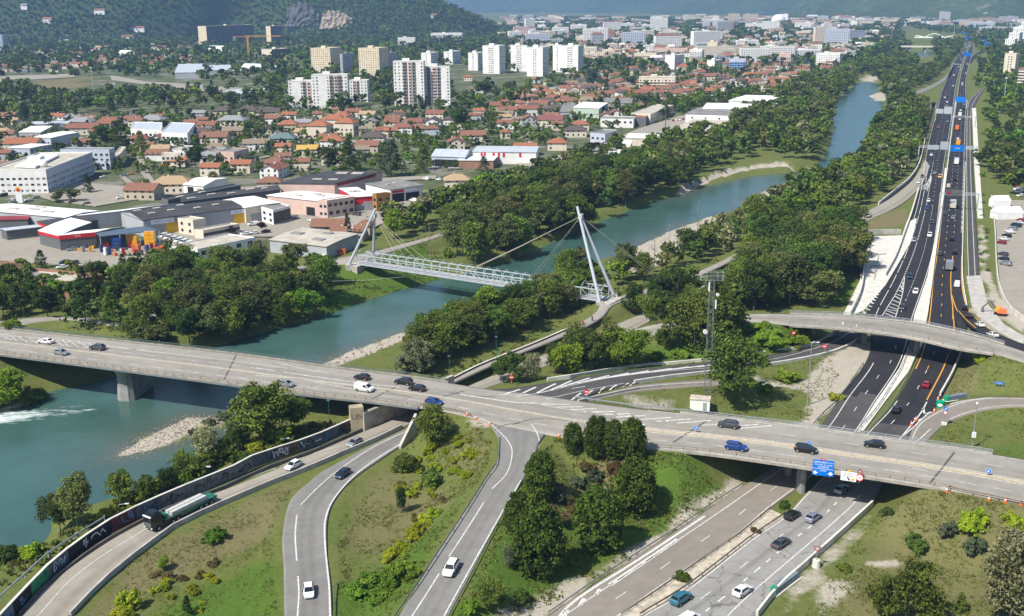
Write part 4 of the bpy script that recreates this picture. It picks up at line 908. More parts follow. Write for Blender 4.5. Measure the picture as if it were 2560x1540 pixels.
def house(px,py,wpx,roof='orange',wall='cream',typ='g',st=1.6,rot=None,ratio=.72,label=None,z0=None):
 he=2.7*st+.3;p=G(px,py,he+1.2);z0=0.0 if z0 is None else z0;wd=min(40,wpx/ppm(p));dp=max(6.5,min(13,wd*ratio))if typ!='f' else max(8,wd*1.2)
 rnd=random.Random(int(px*7+py*13));rot=rnd.uniform(-.16,.16)-.06 if rot is None else rot
 wn={'white':'white','cream':'cream','grey':'grey','pink':'pink','sand':'sand coloured','blue':'pale blue grey','yellow':'pale yellow'}[wall]
 t=thing('house',label or('%s house with %s %s roof %s'%(wn,TNAME[roof],{'g':'gable','f':'end on gable','h':'hipped'}[typ],zone(px,py))),'house',(p[0],p[1],z0),rot,'houses of the town')
 FOOT.append((p[0],p[1],max(wd,dp)*.55))
 W2,D2=wd/2,dp/2;wm_=WALLS[wall];rm=TILE[roof];ov=.55
 if typ=='f':rh=W2*.45
 else:rh=D2*(.46 if typ=='g' else .5)
 mb=MB();mb.prism([(-W2,-D2),(W2,-D2),(W2,D2),(-W2,D2)],-.6,he,wm_)
 if typ=='g':
  for sx in(-1,1):mb.poly([(sx*W2,-D2,he),(sx*W2,D2,he),(sx*W2,0,he+rh)][::sx],wm_)
 if typ=='f':
  for sy in(-1,1):mb.poly([(W2,sy*D2,he),(-W2,sy*D2,he),(0,sy*D2,he+rh)][::sy],wm_)
 mb.build('wall',t)
 mb=MB();th=.22
 def slab(q):
  mb.poly(q,rm);mb.poly([(a,b_,c-th)for a,b_,c in q][::-1],rm)
  for a,b_ in zip(q,q[1:]+q[:1]):mb.poly([a,(a[0],a[1],a[2]-th),(b_[0],b_[1],b_[2]-th),b_],rm)
 zl=he-rh/D2*ov+th if typ!='f' else he-rh/W2*ov+th;zt=he+rh+th
 X,Y=W2+ov,D2+ov
 if typ=='g':slab([(-X,-Y,zl),(X,-Y,zl),(X,0,zt),(-X,0,zt)]);slab([(X,Y,zl),(-X,Y,zl),(-X,0,zt),(X,0,zt)])
 elif typ=='f':slab([(-X,Y,zl),(-X,-Y,zl),(0,-Y,zt),(0,Y,zt)]);slab([(X,-Y,zl),(X,Y,zl),(0,Y,zt),(0,-Y,zt)])
 else:
  r=max(0.3,W2-D2*.8)
  slab([(-X,-Y,zl),(X,-Y,zl),(r,0,zt),(-r,0,zt)]);slab([(X,Y,zl),(-X,Y,zl),(-r,0,zt),(r,0,zt)]);slab([(-X,Y,zl),(-X,-Y,zl),(-r,0,zt)]);slab([(X,-Y,zl),(X,Y,zl),(r,0,zt)])
 ro=mb.build('roof',t)
 mb=MB();cx=rnd.uniform(-.5,.5)*W2;mb.box((cx,D2*.25,he+rh*.9+.5),(.7,.6,1.5),wm_);mb.box((cx,D2*.25,he+rh*.9+1.3),(.9,.8,.12),TILE['brown']);mb.build('chimney',ro)
 nst=2 if st>1.4 else 1;nw=max(2,int(wd/3.4));me=win_mesh(1.2,1.3)
 if wpx>20:
  for s_ in range(nst):
   for i in range(nw):
    if rnd.random()<.15:continue
    link('window',me,t,(-W2+(i+.5)*wd/nw,-D2-.02,1.6+2.75*s_))
   for i in range(2):link('window',me,t,(W2+.02,-D2+(i+.5)*dp/2,1.6+2.75*s_),math.pi/2)
 return t
def zc(z,X,Y):return z[0]+X/3.524,z[1]+Y/3.524
Z1,Z2,Z3,Z4,Z5,Z6,Z7=(0,0),(640,0),(1280,0),(1860,0),(0,380),(640,380),(1280,380)
HL=[]
for X,Y,Wd,r,wl,ty in[(80,1000,150,'brown','cream','g'),(60,1160,150,'brown','sand','g'),(205,1238,310,'orange','cream','g'),(45,1325,140,'red','grey','g'),(735,1105,290,'red','cream','g'),(960,1068,190,'red','cream','g'),(715,1052,230,'grey','white','h'),(1200,1045,130,'brown','cream','g'),(1350,1035,220,'grey','white','h'),(1690,1060,130,'brown','sand','g'),(1790,1035,110,'brown','sand','g'),(1830,1082,180,'red','white','g'),(2050,1040,260,'grey','cream','h'),(1960,958,160,'dark','sand','h'),(2190,955,190,'dark','cream','h'),(2380,968,190,'dark','sand','g'),(2410,1025,140,'brown','white','g'),(2055,1130,190,'greybrown','sand','g'),(1895,1182,250,'brown','cream','g'),(2240,1240,200,'greybrown','white','g'),(1390,1192,120,'brown','cream','f'),(1300,1255,130,'brown','sand','g'),(2130,1418,190,'orange','cream','g'),(2410,1412,130,'red','sand','g'),(1865,1445,190,'orange','cream','g'),(2440,1180,120,'grey','cream','h'),(330,930,110,'brown','sand','g'),(60,570,120,'red','cream','g'),(150,590,120,'red','sand','g'),(540,570,130,'red','cream','g'),(740,555,100,'orange','white','g'),(340,575,70,'orange','white','g'),(850,545,90,'brown','white','g'),(180,410,90,'red','cream','g'),(700,400,50,'orange','cream','g'),(900,410,120,'tan','white','g'),(1130,400,110,'red','cream','g'),(1050,410,70,'orange','white','g'),(1450,410,110,'red','cream','g'),(1550,400,60,'tan','cream','g'),(1720,370,90,'red','white','g'),(2400,550,110,'orange','white','g'),(1365,370,60,'tan','white','g')]:HL.append((Z1,X,Y,Wd,r,wl,ty))
for X,Y,Wd,r,wl,ty in[(1520,245,370,'tan','cream','h'),(1265,300,300,'brown','sand','g'),(2380,235,220,'brown','cream','h'),(2400,122,180,'red','white','f'),(100,95,200,'brown','cream','g')]:HL.append((Z5,X,Y,Wd,r,wl,ty))
for X,Y,Wd,r,wl,ty in[(235,1195,240,'teal','sand','h'),(245,1268,150,'orange','cream','g'),(285,1075,180,'orange','sand','h'),(160,1018,160,'brown','white','g'),(110,968,230,'dark','cream','h'),(40,1235,190,'greybrown','white','g'),(680,1215,220,'orange','white','h'),(455,1290,190,'yellow','cream','g'),(240,1350,150,'brown','cream','g'),(165,1395,170,'brown','cream','h'),(405,1400,150,'red','cream','g'),(190,1452,160,'red','white','f'),(860,965,150,'red','cream','g'),(985,988,150,'tan','white','g'),(1245,998,160,'dark','white','h'),(1260,980,110,'orange','white','h'),(1585,982,170,'red','cream','g'),(1968,958,110,'orange','white','g'),(2140,912,180,'red','sand','g'),(2215,952,170,'red','white','g'),(2375,935,120,'orange','white','f'),(2310,893,120,'red','cream','g'),(2445,898,80,'red','cream','g'),(1110,1128,160,'red','cream','h'),(1290,1100,190,'red','white','h'),(1190,1130,120,'orange','cream','g'),(1030,1185,230,'dark','cream','h'),(990,1255,220,'brown','sand','g'),(1560,1055,170,'dark','white','f'),(1720,1032,140,'dark','white','h'),(1555,1112,120,'red','blue','h'),(1805,1090,120,'brown','cream','f'),(1910,1168,230,'brown','cream','g'),(1760,1228,160,'red','cream','f'),(2195,1145,90,'orange','cream','h'),(2300,1030,100,'greybrown','cream','g'),(1950,775,110,'orange','white','f'),(1870,668,80,'orange','cream','g'),(2370,1270,180,'orange','white','g'),(920,1115,110,'greybrown','sand','g'),(700,950,60,'brown','cream','g'),(545,985,90,'brown','cream','g'),(165,548,110,'orange','white','g'),(270,500,60,'orange','cream','g'),(310,365,45,'orange','cream','g'),(1110,345,80,'brown','cream','g')]:HL.append((Z2,X,Y,Wd,r,wl,ty))
for X,Y,Wd,r,wl,ty in[(205,685,90,'orange','white','g'),(330,795,120,'orange','cream','g'),(395,822,120,'orange','white','g'),(545,778,140,'orange','white','f'),(690,752,190,'brown','cream','g'),(510,728,100,'red','cream','g'),(610,700,100,'red','white','f'),(890,710,140,'red','cream','g'),(1080,712,70,'red','cream','g'),(310,708,70,'red','white','g'),(1200,640,80,'red','cream','g'),(1330,635,110,'red','white','h'),(60,893,110,'red','cream','g'),(250,862,90,'brown','cream','g'),(250,898,180,'red','white','g'),(405,878,110,'orange','white','g'),(130,940,110,'orange','white','g'),(20,950,60,'brown','cream','g'),(1135,915,100,'brown','cream','g'),(345,1035,230,'purple','cream','g'),(400,1070,110,'brown','cream','g'),(830,1000,120,'brown','cream','f'),(915,975,110,'brown','white','f'),(600,1075,160,'orange','cream','h'),(560,1125,200,'dark','cream','h'),(400,1235,180,'orange','cream','h'),(120,1278,220,'orange','cream','g'),(1500,790,130,'red','cream','g'),(1610,785,110,'red','cream','h'),(1710,785,130,'orange','white','g'),(1600,735,80,'tan','white','f'),(1440,808,130,'red','cream','g'),(1800,755,110,'brown','cream','g'),(1880,750,90,'dark','white','g'),(1620,662,150,'red','sand','g'),(1760,658,150,'brown','cream','g'),(1900,682,130,'brown','cream','g'),(2085,695,100,'orange','white','f'),(2100,645,120,'orange','white','g'),(2210,640,130,'brown','cream','g'),(2290,752,180,'brown','cream','g'),(2400,655,90,'orange','cream','g'),(2310,695,130,'red','cream','g'),(2440,690,120,'orange','white','g'),(2080,545,100,'orange','cream','h'),(2100,800,80,'brown','cream','g'),(1990,690,90,'red','sand','g'),(1830,640,80,'greybrown','white','f'),(2430,745,110,'red','cream','g'),(2350,565,110,'red','cream','g'),(2210,505,80,'brown','cream','g')]:HL.append((Z3,X,Y,Wd,r,wl,ty))
for X,Y,Wd,r,wl,ty in[(745,435,110,'orange','cream','g'),(905,452,90,'red','white','g'),(730,590,130,'red','cream','g'),(450,640,120,'orange','white','g'),(560,625,200,'greybrown','cream','g'),(545,575,100,'greybrown','white','g'),(460,745,180,'red','cream','g'),(380,745,80,'brown','white','g')]:HL.append((Z4,X,Y,Wd,r,wl,ty))
for X,Y,Wd,r,wl,ty in[(640,610,300,'brown','sand','g'),(960,605,120,'brown','sand','h'),(915,655,90,'brown','sand','g'),(1280,498,220,'greybrown','cream','g'),(1770,215,240,'tan','cream','h'),(730,665,140,'brown','cream','g')]:HL.append((Z6,X,Y,Wd,r,wl,ty))
HL.append((Z7,135,250,140,'orange','cream','g'))
for z,X,Y,Wd,r,wl,ty in HL:
 x,y=zc(z,X,Y);far=y<165
 house(x,y,Wd/3.524*.93,r,wl,ty,1.7 if Wd>100 else 1.5)
# ---- flat and shed roofed buildings, surveyed by three roof corners
def shed(FL,FR,BR,h,wall,roof,label,cat='warehouse',name='warehouse',rise=0.0,sky=(),wins=(),doors=(),par=.5,kind='flat',fascia=None,wallB=None,zb=-.8):
 p=[G(x,y,h)for x,y in(FL,FR,BR)];p.append(p[0]+p[2]-p[1]);c=sum(p)/4;base=np.array([c[0],c[1],0.0])
 t=thing(name,label,cat,base);keepout(p);q=[v-base for v in p];q=[np.array([v[0],v[1],0])for v in q]
 wm_=WALLS[wall]if isinstance(wall,str)else wall;rm=ROOFM[roof]if isinstance(roof,str)else roof
 mb=MB()
 e1=(q[1]-q[0]);e2=(q[2]-q[1]);L1,L2=np.linalg.norm(e1),np.linalg.norm(e2);e1=e1/L1;e2=e2/L2
 mb.prism(q,zb,h,wm_);mb.build('wall',t)
 mb=MB()
 if rise:
  m0,m1=(q[0]+q[3])/2,(q[1]+q[2])/2;o=.4
  A,B,C,D=[v+(0,0,h+.05)for v in(q[0]-e1*o-e2*o,q[1]+e1*o-e2*o,q[2]+e1*o+e2*o,q[3]-e1*o+e2*o)];M0,M1=m0-e1*o+ZU*(h+rise),m1+e1*o+ZU*(h+rise)
  for f in([A,B,M1,M0],[C,D,M0,M1]):mb.poly(f,rm);mb.poly([v-ZU*.25 for v in f][::-1],rm);[mb.poly([f[i],f[i]-ZU*.25,f[(i+1)%4]-ZU*.25,f[(i+1)%4]],rm)for i in range(4)]
  mb.poly([A-ZU*.05,M0-ZU*.25,D-ZU*.05],wm_);mb.poly([B-ZU*.05,C-ZU*.05,M1-ZU*.25],wm_)
  ro=mb.build('roof',t)
 else:
  i_=.35;r=[q[0]+e1*i_+e2*i_,q[1]-e1*i_+e2*i_,q[2]-e1*i_-e2*i_,q[3]+e1*i_-e2*i_]
  mb.prism(r,h-.05,h+.06,rm);ro=mb.build('roof',t)
  if par:
   mb=MB()
   for a,b_ in zip(q,q[1:]+q[:1]):
    d=(b_-a)/np.linalg.norm(b_-a);nn=np.array([-d[1],d[0],0])*.15;mb.bar(a+nn*1.01+ZU*(h+par/2-.02),b_+nn*1.01+ZU*(h+par/2-.02),.3,par,fascia or wm_)
   mb.build('parapet',t)
 for fx,fy,sw,sd in sky:
  c_=q[0]+e1*L1*fx+e2*L2*fy;z_=h+.2+(rise*(1-abs(fy-.5)*2))
  mb=MB();mb.box(c_+ZU*z_,(sw,sd,.35),ROOFM['beige']if roof!='beige' else CONC_D,math.atan2(e1[1],e1[0]));mb.build('skylight',ro)
 for face,n_,rows,ww,wh,z0,zs in wins:
  a,d,L=(q[0],e1,L1)if face==0 else(q[1],e2,L2);nn=np.array([d[1],-d[0],0]);me=win_mesh(ww,wh)
  for r_ in range(rows):
   for i in range(n_):
    c_=a+d*L*(i+.5)/n_+nn*.03;link('window',me,t,c_+ZU*(z0+r_*zs),math.atan2(d[1],d[0]))
 for face,f0,wd,hh,m_,nm in doors:
  a,d,L=(q[0],e1,L1)if face==0 else(q[1],e2,L2);nn=np.array([d[1],-d[0],0]);c_=a+d*(L*f0)+nn*.06
  mb=MB();mb.box(c_+ZU*(hh/2+.02),(wd,.14,hh),m_,math.atan2(d[1],d[0]));mb.build(nm,t)
 t['_q']=0;del t['_q']
 return t,[v+base for v in q],e1,e2,L1,L2,base
def S(z,*pts):return[zc(z,*p)for p in pts]
REDM=mat('red_cladding',(.52,.02,.03),.6,.06);DARKDOOR=mat('dark_opening',(.02,.02,.022),.9,0);YELM=mat('yellow_board',(.72,.42,.02),.6,.05);GRDOOR=mat('grey_door',(.30,.31,.32),.7,.1)
def adv(sh_,face,f0,z,wd,ht,m,txt=None,tm=None,out=.16,nm='sign_board'):
 t,q,e1,e2,L1,L2,base=sh_;a,d,L=(q[0],e1,L1)if face==0 else(q[1],e2,L2);nn=np.array([d[1],-d[0],0]);c_=a-base+d*L*f0+nn*out+ZU*z
 mb=MB();mb.box(c_,(wd,.12,ht),m,math.atan2(d[1],d[0]));o=mb.build(nm,t)
 if txt:text_on(o,txt,ht*.62,tm,c_+nn*.075,d)
sh_dark=shed(*S(Z5,(1260,600),(2150,490),(1930,425)),7,'grey','dark','long grey warehouse with dark roof and blue white hire sign',rise=1.6,sky=[(.15,.3,3,2),(.35,.35,3,2),(.6,.3,3,2),(.8,.35,3,2),(.1,.7,3,2),(.3,.75,3,2),(.55,.8,3,2)])
adv(sh_dark,0,.18,5.6,10,2.0,SIGNWHITE,'HERTZ Trucks',SIGNBLUE);adv(sh_dark,0,.93,5.6,6.5,1.8,SIGNWHITE,'HERTZ',SIGNBLUE)
adv(sh_dark,0,.28,2.4,6.5,4.6,YELM,out=.1,nm='loading_door');adv(sh_dark,0,.945,2.4,6,4.2,YELM,out=.1,nm='loading_door')
shed(*S(Z5,(1480,430),(2120,300),(2060,285)),6.5,'dark','dark','low dark roofed warehouse running behind the white shed',sky=[(.2,.5,4,2),(.5,.5,4,2)])
shed(*S(Z5,(1600,440),(2467,330),(2440,292)),6.8,'dark','dark','long dark roofed hall behind the hire warehouse',rise=.6,sky=[(.1,.3,4,2),(.3,.5,4,2),(.5,.3,4,2),(.7,.55,4,2),(.85,.4,3,2)])
shed(*S(Z5,(-200,505),(580,575),(870,520)),6.5,'grey','white','long white roofed industrial hall left of the hire warehouse',rise=.8,sky=[(.3,.3,6,2),(.5,.4,6,2),(.7,.3,6,2),(.45,.7,6,2)])
shed(*S(Z5,(580,572),(1060,520),(1600,450)),6.4,'grey','white','white roofed annex squeezed beside the dark warehouse',rise=.3)
shed(*S(Z5,(-150,600),(240,590),(280,560)),5,'dark','red','open yard shelter with a dark red sheet roof',rise=.5)
# builders' merchant with the white roof and red fascia
sm=shed(*S(Z5,(520,735),(840,705),(1100,660)),6.5,'dark','white',"builders' merchant hall with white roof and bright red fascia",rise=.5,cat='shop building',name='merchant_hall')
adv(sm,0,.5,5.6,sm[4]+.3,1.7,REDM,'W M',SIGNWHITE,nm='fascia')
sm2=shed(*S(Z5,(340,690),(520,735),(800,620)),6.2,'dark','white','white roofed left wing of the red fronted merchant hall',rise=.4,cat='shop building',name='merchant_hall')
adv(sm2,0,.5,5.5,sm2[4]+.3,1.6,REDM,nm='fascia')
sm3=shed(*S(Z5,(330,610),(440,650),(860,600)),6,'slab','dark','dark roofed rear wing of the merchant hall with red corner',rise=.3,cat='shop building',name='merchant_hall')
adv(sm3,0,.5,5.2,sm3[4]+.2,1.4,REDM,nm='fascia')
# open canopy: roof on posts
cp=[G(*zc(Z5,*p),6.0)for p in((880,745),(1400,690),(1270,655),(835,705))];cb=np.array([cp[0][0],cp[0][1],0])
t=thing('yard_canopy','dark steel canopy on posts over the stacked building materials','canopy',cb);keepout(cp)
mb=MB();mb.prism([v-cb for v in cp],5.8,6.1,mat('blue_grey_sheet',(.085,.12,.16),.6,.1));mb.build('roof',t)
for a in(0,.33,.66,1):
 v=cp[0]*(1-a)+cp[1]*a-cb;mb=MB();mb.box((v[0],v[1],2.9),(.3,.3,5.8),STEEL);mb.build('post',t)
shed(*S(Z5,(55,690),(380,655),(330,640)),4.5,'dark','steel','small open sided shed with pale steel roof at the yard',rise=.2,cat='shed',name='yard_shed')
# white and cream depots
sw=shed(*S(Z5,(1500,830),(1740,865),(2250,760)),4.5,'white','beige','low white depot with flat gravel roof above the river trees',wins=[(0,3,1,2.2,1.6,3.0,0),(1,5,1,2.2,1.6,3,0)])
shed(*S(Z5,(1565,590),(1700,610),(1810,590)),6.5,'cream','beige','small two storey cream office with flat roof','office','office_block',wins=[(0,2,2,1.4,1.2,2,2.9)])
shed(*S(Z5,(1710,690),(1790,700),(2110,640)),3.5,'cream','beige','low cream office wing with dark window band','office','office_block',wins=[(1,7,1,2.6,1.2,2,0)])
shed(*S(Z5,(1930,430),(2160,490),(2467,445)),7.2,'cream','white','white roofed workshop between dark warehouse and glazed stair',rise=.3,doors=[(1,.3,5,4,GRDOOR,'loading_door'),(1,.65,5,4,GRDOOR,'loading_door')])
shed(*S(Z6,(45,490),(150,520),(300,480)),6.5,'white','grey','small white office with dark glazed stair bay','office','office_block',wins=[(0,2,2,2.2,1.2,2,2.6),(1,4,1,3.2,5,3.2,0)])
so_=shed(*S(Z6,(550,430),(625,435),(865,400)),8,'pink','white','pale two storey office block at the end of the white hall','office','office_block',wins=[(0,2,2,1.3,1.2,2.2,3.4),(1,5,1,1.6,1.5,6,0),(1,4,1,2,1.6,2.4,0)])
shed(*S(Z6,(100,380),(550,430),(860,390)),7.6,'pink','white','large white roofed hall with pinkish walls',rise=.4,sky=[(.4,.3,4,2),(.7,.5,4,2),(.5,.7,4,2)],doors=[(0,.84,5,4.2,DARKDOOR,'loading_door')])
sr=shed(*S(Z6,(865,395),(1025,385),(890,310)),7,REDM,'white','red fronted workshop with white roof',rise=.2,doors=[(0,.75,4.5,4.5,GRDOOR,'loading_door'),(0,.3,4,3.2,GRDOOR,'loading_door')],sky=[(.3,.5,3,3),(.6,.5,3,3)])
shed(*S(Z6,(1025,375),(1060,380),(1185,365)),8,'ochre','dark','small ochre timber clad office cube','office','office_block',wins=[(1,2,2,1.6,1.5,2.4,3.2),(0,1,2,1.4,1.4,2.4,3.2)])
sg=shed(*S(Z6,(1185,330),(1475,290),(1250,240)),7,'white','grey','white fronted garage with grey flat roof and open bays',rise=.2,doors=[(0,.22,7,4.6,DARKDOOR,'bay_shade'),(0,.65,8,4.2,DARKDOOR,'bay_shade')],sky=[(.3,.5,2,2),(.6,.6,2,2)])  # near-black panels put the shade inside the open bays into colour
adv(sg,0,.22,5.6,7,1.1,REDM);adv(sg,0,.62,5.7,6,1.6,SIGNWHITE)
sp=shed(*S(Z6,(215,272),(690,280),(1110,172)),8,'pink','dark','large pink walled hall with charcoal roof and red gable band',rise=.7,sky=[(.45,.25,5,2.5),(.75,.25,5,2.5),(.45,.75,6,5),(.75,.75,6,5)])
adv(sp,1,.45,7.1,sp[5]*.8,1.5,mat('dark_red_band',(.26,.02,.025),.6,.08),nm='fascia')
shed(*S(Z6,(120,770),(620,830),(900,720)),5.0,'grey','beige','big cream roofed shed near the footbridge bank',rise=.5,sky=[(.2,.5,5,3),(.7,.3,5,3),(.6,.75,4,3)])
shed(*S(Z5,(1615,285),(1790,300),(2000,230)),5,'white','white','white workshop with dark door and gabled sheet roof',rise=1.4,doors=[(0,.35,4,4,DARKDOOR,'door'),(0,.8,3,3.5,SHUT,'door')])
# foreground flat roof by the left trees
shed(*S(Z5,(-60,1100),(600,1165),(910,1100)),5,'rust','beige','flat roofed building with brown parapet behind the left bank trees','hall','hall',sky=[(.3,.5,9,5),(.55,.45,6,4)],par=1.0)
shed(*S(Z5,(-100,985),(20,1000),(200,990)),4,'rust','beige','small brown parapet roof at the left picture edge','hall','hall',par=.8)
# office with the sphere
shed(*S(Z5,(130,118),(310,126),(520,22)),13.6,'white','white','white raised roof slab above the sphere office','roof pavilion','roof_pavilion',zb=12.6,par=0)
cs_=G(*zc(Z5,385,112),13.4);t=thing('radome','white round dome standing on the office roof','dome',(cs_[0],cs_[1],11.6))
bm=bmesh.new();bmesh.ops.create_uvsphere(bm,u_segments=20,v_segments=12,radius=2.2);me=bpy.data.meshes.new('shell');bm.to_mesh(me);bm.free();me.polygons.foreach_set('use_smooth',[True]*len(me.polygons));me.materials.append(WHITE);link('shell',me,t,(0,0,2.2));mb=MB();mb.cyl((0,0,0),1.1,.8,CONC);mb.build('plinth',t)
so2=shed(*S(Z1,(530,1322),(960,1325),(1010,1305)),11,'blue','grey','long blue grey office block with small square windows','office','office_block',wins=[(0,9,3,1.6,1.3,2.2,3.1),(1,3,3,1.2,1.2,2.2,3.1)])
shed(*S(Z5,(510,75),(930,85),(935,65)),4.5,'blue','steel','low front wing of the blue grey office','office','office_block',wins=[(0,8,1,2,1.4,2.4,0)])
shed(*S(Z1,(1010,1355),(1060,1358),(1110,1300)),7,'cream','beige','cream flat roofed block beside the grey office','office','office_block')
shed(*S(Z1,(1150,1140),(1420,1150),(1430,1085)),8.5,'white','steel','modern white flat roofed apartment house with roof terraces','apartment house','apartment_house',wins=[(0,7,2,2.4,1.5,2.2,3)])
shed(*S(Z1,(1420,1170),(1650,1180),(1720,1090)),8.5,'white','steel','grey flanked half of the modern white apartment house','apartment house','apartment_house',wins=[(0,6,2,2.4,1.5,2.2,3)])
shed(*S(Z1,(165,1165),(355,1165),(460,1110)),6,'grey','white','white roofed shed left of the white gabled hall',rise=.2)
shed(*S(Z1,(300,1205),(445,1215),(690,1165)),7.5,'blue','white','white roofed hall with blue grey side wall',rise=.3,wins=[(0,3,1,1.5,1,4,0)])
shed(*S(Z1,(75,1300),(260,1305),(455,1270)),6,'blue','white','pale flat roofed hall at the left edge',rise=.2,wins=[(1,5,1,1.5,1,4,0)])
shed(*S(Z1,(250,1095),(590,1090),(640,1065)),5,'grey','steel','low curved roof shop behind the white sheds',rise=.5)
shed(*S(Z1,(1800,1340),(1900,1350),(2000,1310)),5,'grey','grey','grey flat roofed workshop behind the pine',rise=0)
shed(*S(Z1,(1910,1340),(2060,1345),(2190,1310)),6,'pink','grey','pink walled flat roofed workshop',wins=[(0,3,1,1.5,1.2,2.4,0)])
shed(*S(Z1,(1420,1375),(1570,1375),(1580,1345)),6,'cream','beige','cream flat block with orange awnings','shop building','shop_building',wins=[(0,4,2,1.5,1.3,2,2.6)],doors=[(0,.5,14,.8,ORANGE,'awning')])
shed(*S(Z1,(1480,1330),(1640,1335),(1760,1290)),4,'white','beige','low pale flat roofed shop by the street','shop building','shop_building')
# sheds beyond the cedar
sv=shed(*S(Z2,(1545,1375),(1840,1385),(1910,1320)),6,'blue','steel','grey steel shed with shallow gable and open dark front',rise=2.2,doors=[(0,.5,17,4.2,DARKDOOR,'opening')])  # shade behind the open front put into one near-black panel
ss=shed(*S(Z2,(1910,1335),(2467,1340),(2490,1290)),7,'white','steel','long pale shed with short red vertical bands',rise=.4)
for f_ in(.14,.19,.33,.41,.49,.75):adv(ss,0,f_,5.2,1.3,2.6,REDM,nm='red_band')
shed(*S(Z2,(1785,1410),(2090,1412),(2130,1375)),4.5,'rust','white','white canopy roof over dark red loading bays',rise=.2)
shed(*S(Z3,(420,985),(530,985),(560,910)),6,'grey','grey','dark grey flat hall beside the green hall',rise=.2)
shed(*S(Z3,(540,945),(765,955),(845,905)),10,'green','white','tall pale green hall with white roof',rise=.3,wins=[(0,8,1,1.2,.8,5,0)])
shed(*S(Z3,(800,905),(1055,910),(1060,865)),5,'grey','grey','grey shed with corrugated roof by the poplars',rise=1.2)
shed(*S(Z3,(780,1050),(1070,1055),(1090,1030)),6,'white','grey','two storey grey office with a row of dark windows','office','office_block',wins=[(0,6,1,1.8,1.5,4,0)])
shed(*S(Z3,(1070,1035),(1180,1040),(1200,1010)),6,'dark',TILE['orange'],'dark walled block with orange flat roof','office','office_block')
shed(*S(Z3,(1050,1000),(1220,1010),(1420,930)),7,'cream','beige','long cream hall with dark shaded side beside the street',wins=[(1,9,1,2.2,1.6,3,0)])
shed(*S(Z3,(1530,1000),(2010,1015),(2100,960)),10,'white','grey','big white warehouse with grey front roof',rise=.2,wins=[(0,4,2,1.4,1.2,3,4)])
shed(*S(Z3,(1680,955),(2090,965),(2110,915)),11,'white','white','white roofed rear half of the big warehouse',rise=.3)
shed(*S(Z3,(1400,1150),(1800,1155),(1980,1045)),6,'cream','beige','low beige roofed extension before the big warehouse',rise=.2)
shed(*S(Z3,(1910,885),(2250,895),(2390,845)),10,'white','white','white factory with dark window bands by the river trees',rise=.3,wins=[(0,12,2,2.6,1.2,3,3.6)])
shed(*S(Z3,(1000,1215),(1340,1220),(1360,1180)),5,'cream','white','long low cream roofed depot above the purple trees',rise=.2)
shed(*S(Z3,(920,1270),(1050,1275),(1060,1240)),5,'white','white','small white office below the cream depot','office','office_block',wins=[(0,4,1,1.8,1.5,2.6,0)])
shed(*S(Z3,(690,1175),(820,1185),(930,1150)),6,'blue','grey','white and dark workshop with flat roof',wins=[(0,3,1,1.8,1.5,3,0)])
shed(*S(Z7,(180,195),(300,215),(445,165)),5,'grey','grey','grey flat roofed block by the roadside trees')
shed(*S(Z7,(400,165),(590,170),(640,140)),5,'white','white','white flat roofed block by the roadside yard')
shed(*S(Z7,(570,105),(700,120),(920,35)),5,'white','beige','long low roof with technical plant beside the riverside wood')
shed(*S(Z3,(600,1410),(760,1420),(1050,1330)),5,'white','white','white roofed shop with machinery on its roof',sky=[(.3,.5,3,2),(.5,.5,3,2),(.7,.4,3,2)])
# stadium roof and hall at the foot of the hill
shed(*S(Z1,(1540,640),(1800,635),(1800,560)),8,'grey','steel','grey curved roof sports hall below the slab block','sports hall','sports_hall',rise=.6)
shed(*S(Z1,(1820,620),(2040,615),(2030,570)),7,'grey','steel','grey roofed hall right of the sports hall','sports hall','sports_hall',rise=.5)
shed(*S(Z1,(2000,835),(2350,815),(2330,775)),6,'white','steel','low white pavilion with a small red sign','pavilion','pavilion',rise=.2)
shed(*S(Z1,(2110,585),(2300,590),(2310,565)),5,'white','white','white flat roofed school building','school','school')
for X0,X1,Y0,Y1,lab in((1040,1150,470,445,'blue grey flat villa'),(1310,1400,440,425,'white flat villa'),(1830,1960,430,405,'white flat roofed block under the slab'),(460,600,360,325,'white terraced hillside block')):
 shed(*S(Z1,(X0,Y0),(X1,Y0+3),(X1+10,Y1)),6,'white','white',lab+' at the foot of the hill','villa','villa')
# big orange roofed apartment house
for X,Y,Wd in((560,1085,190),(690,1030,210),(800,1060,170),(760,1000,150)):
 x,y=zc(Z2,X,Y);house(x,y,Wd/3.524,'orange','cream','h',3.4,-.25,.8,'stepped cream apartment house under large orange hipped roofs')
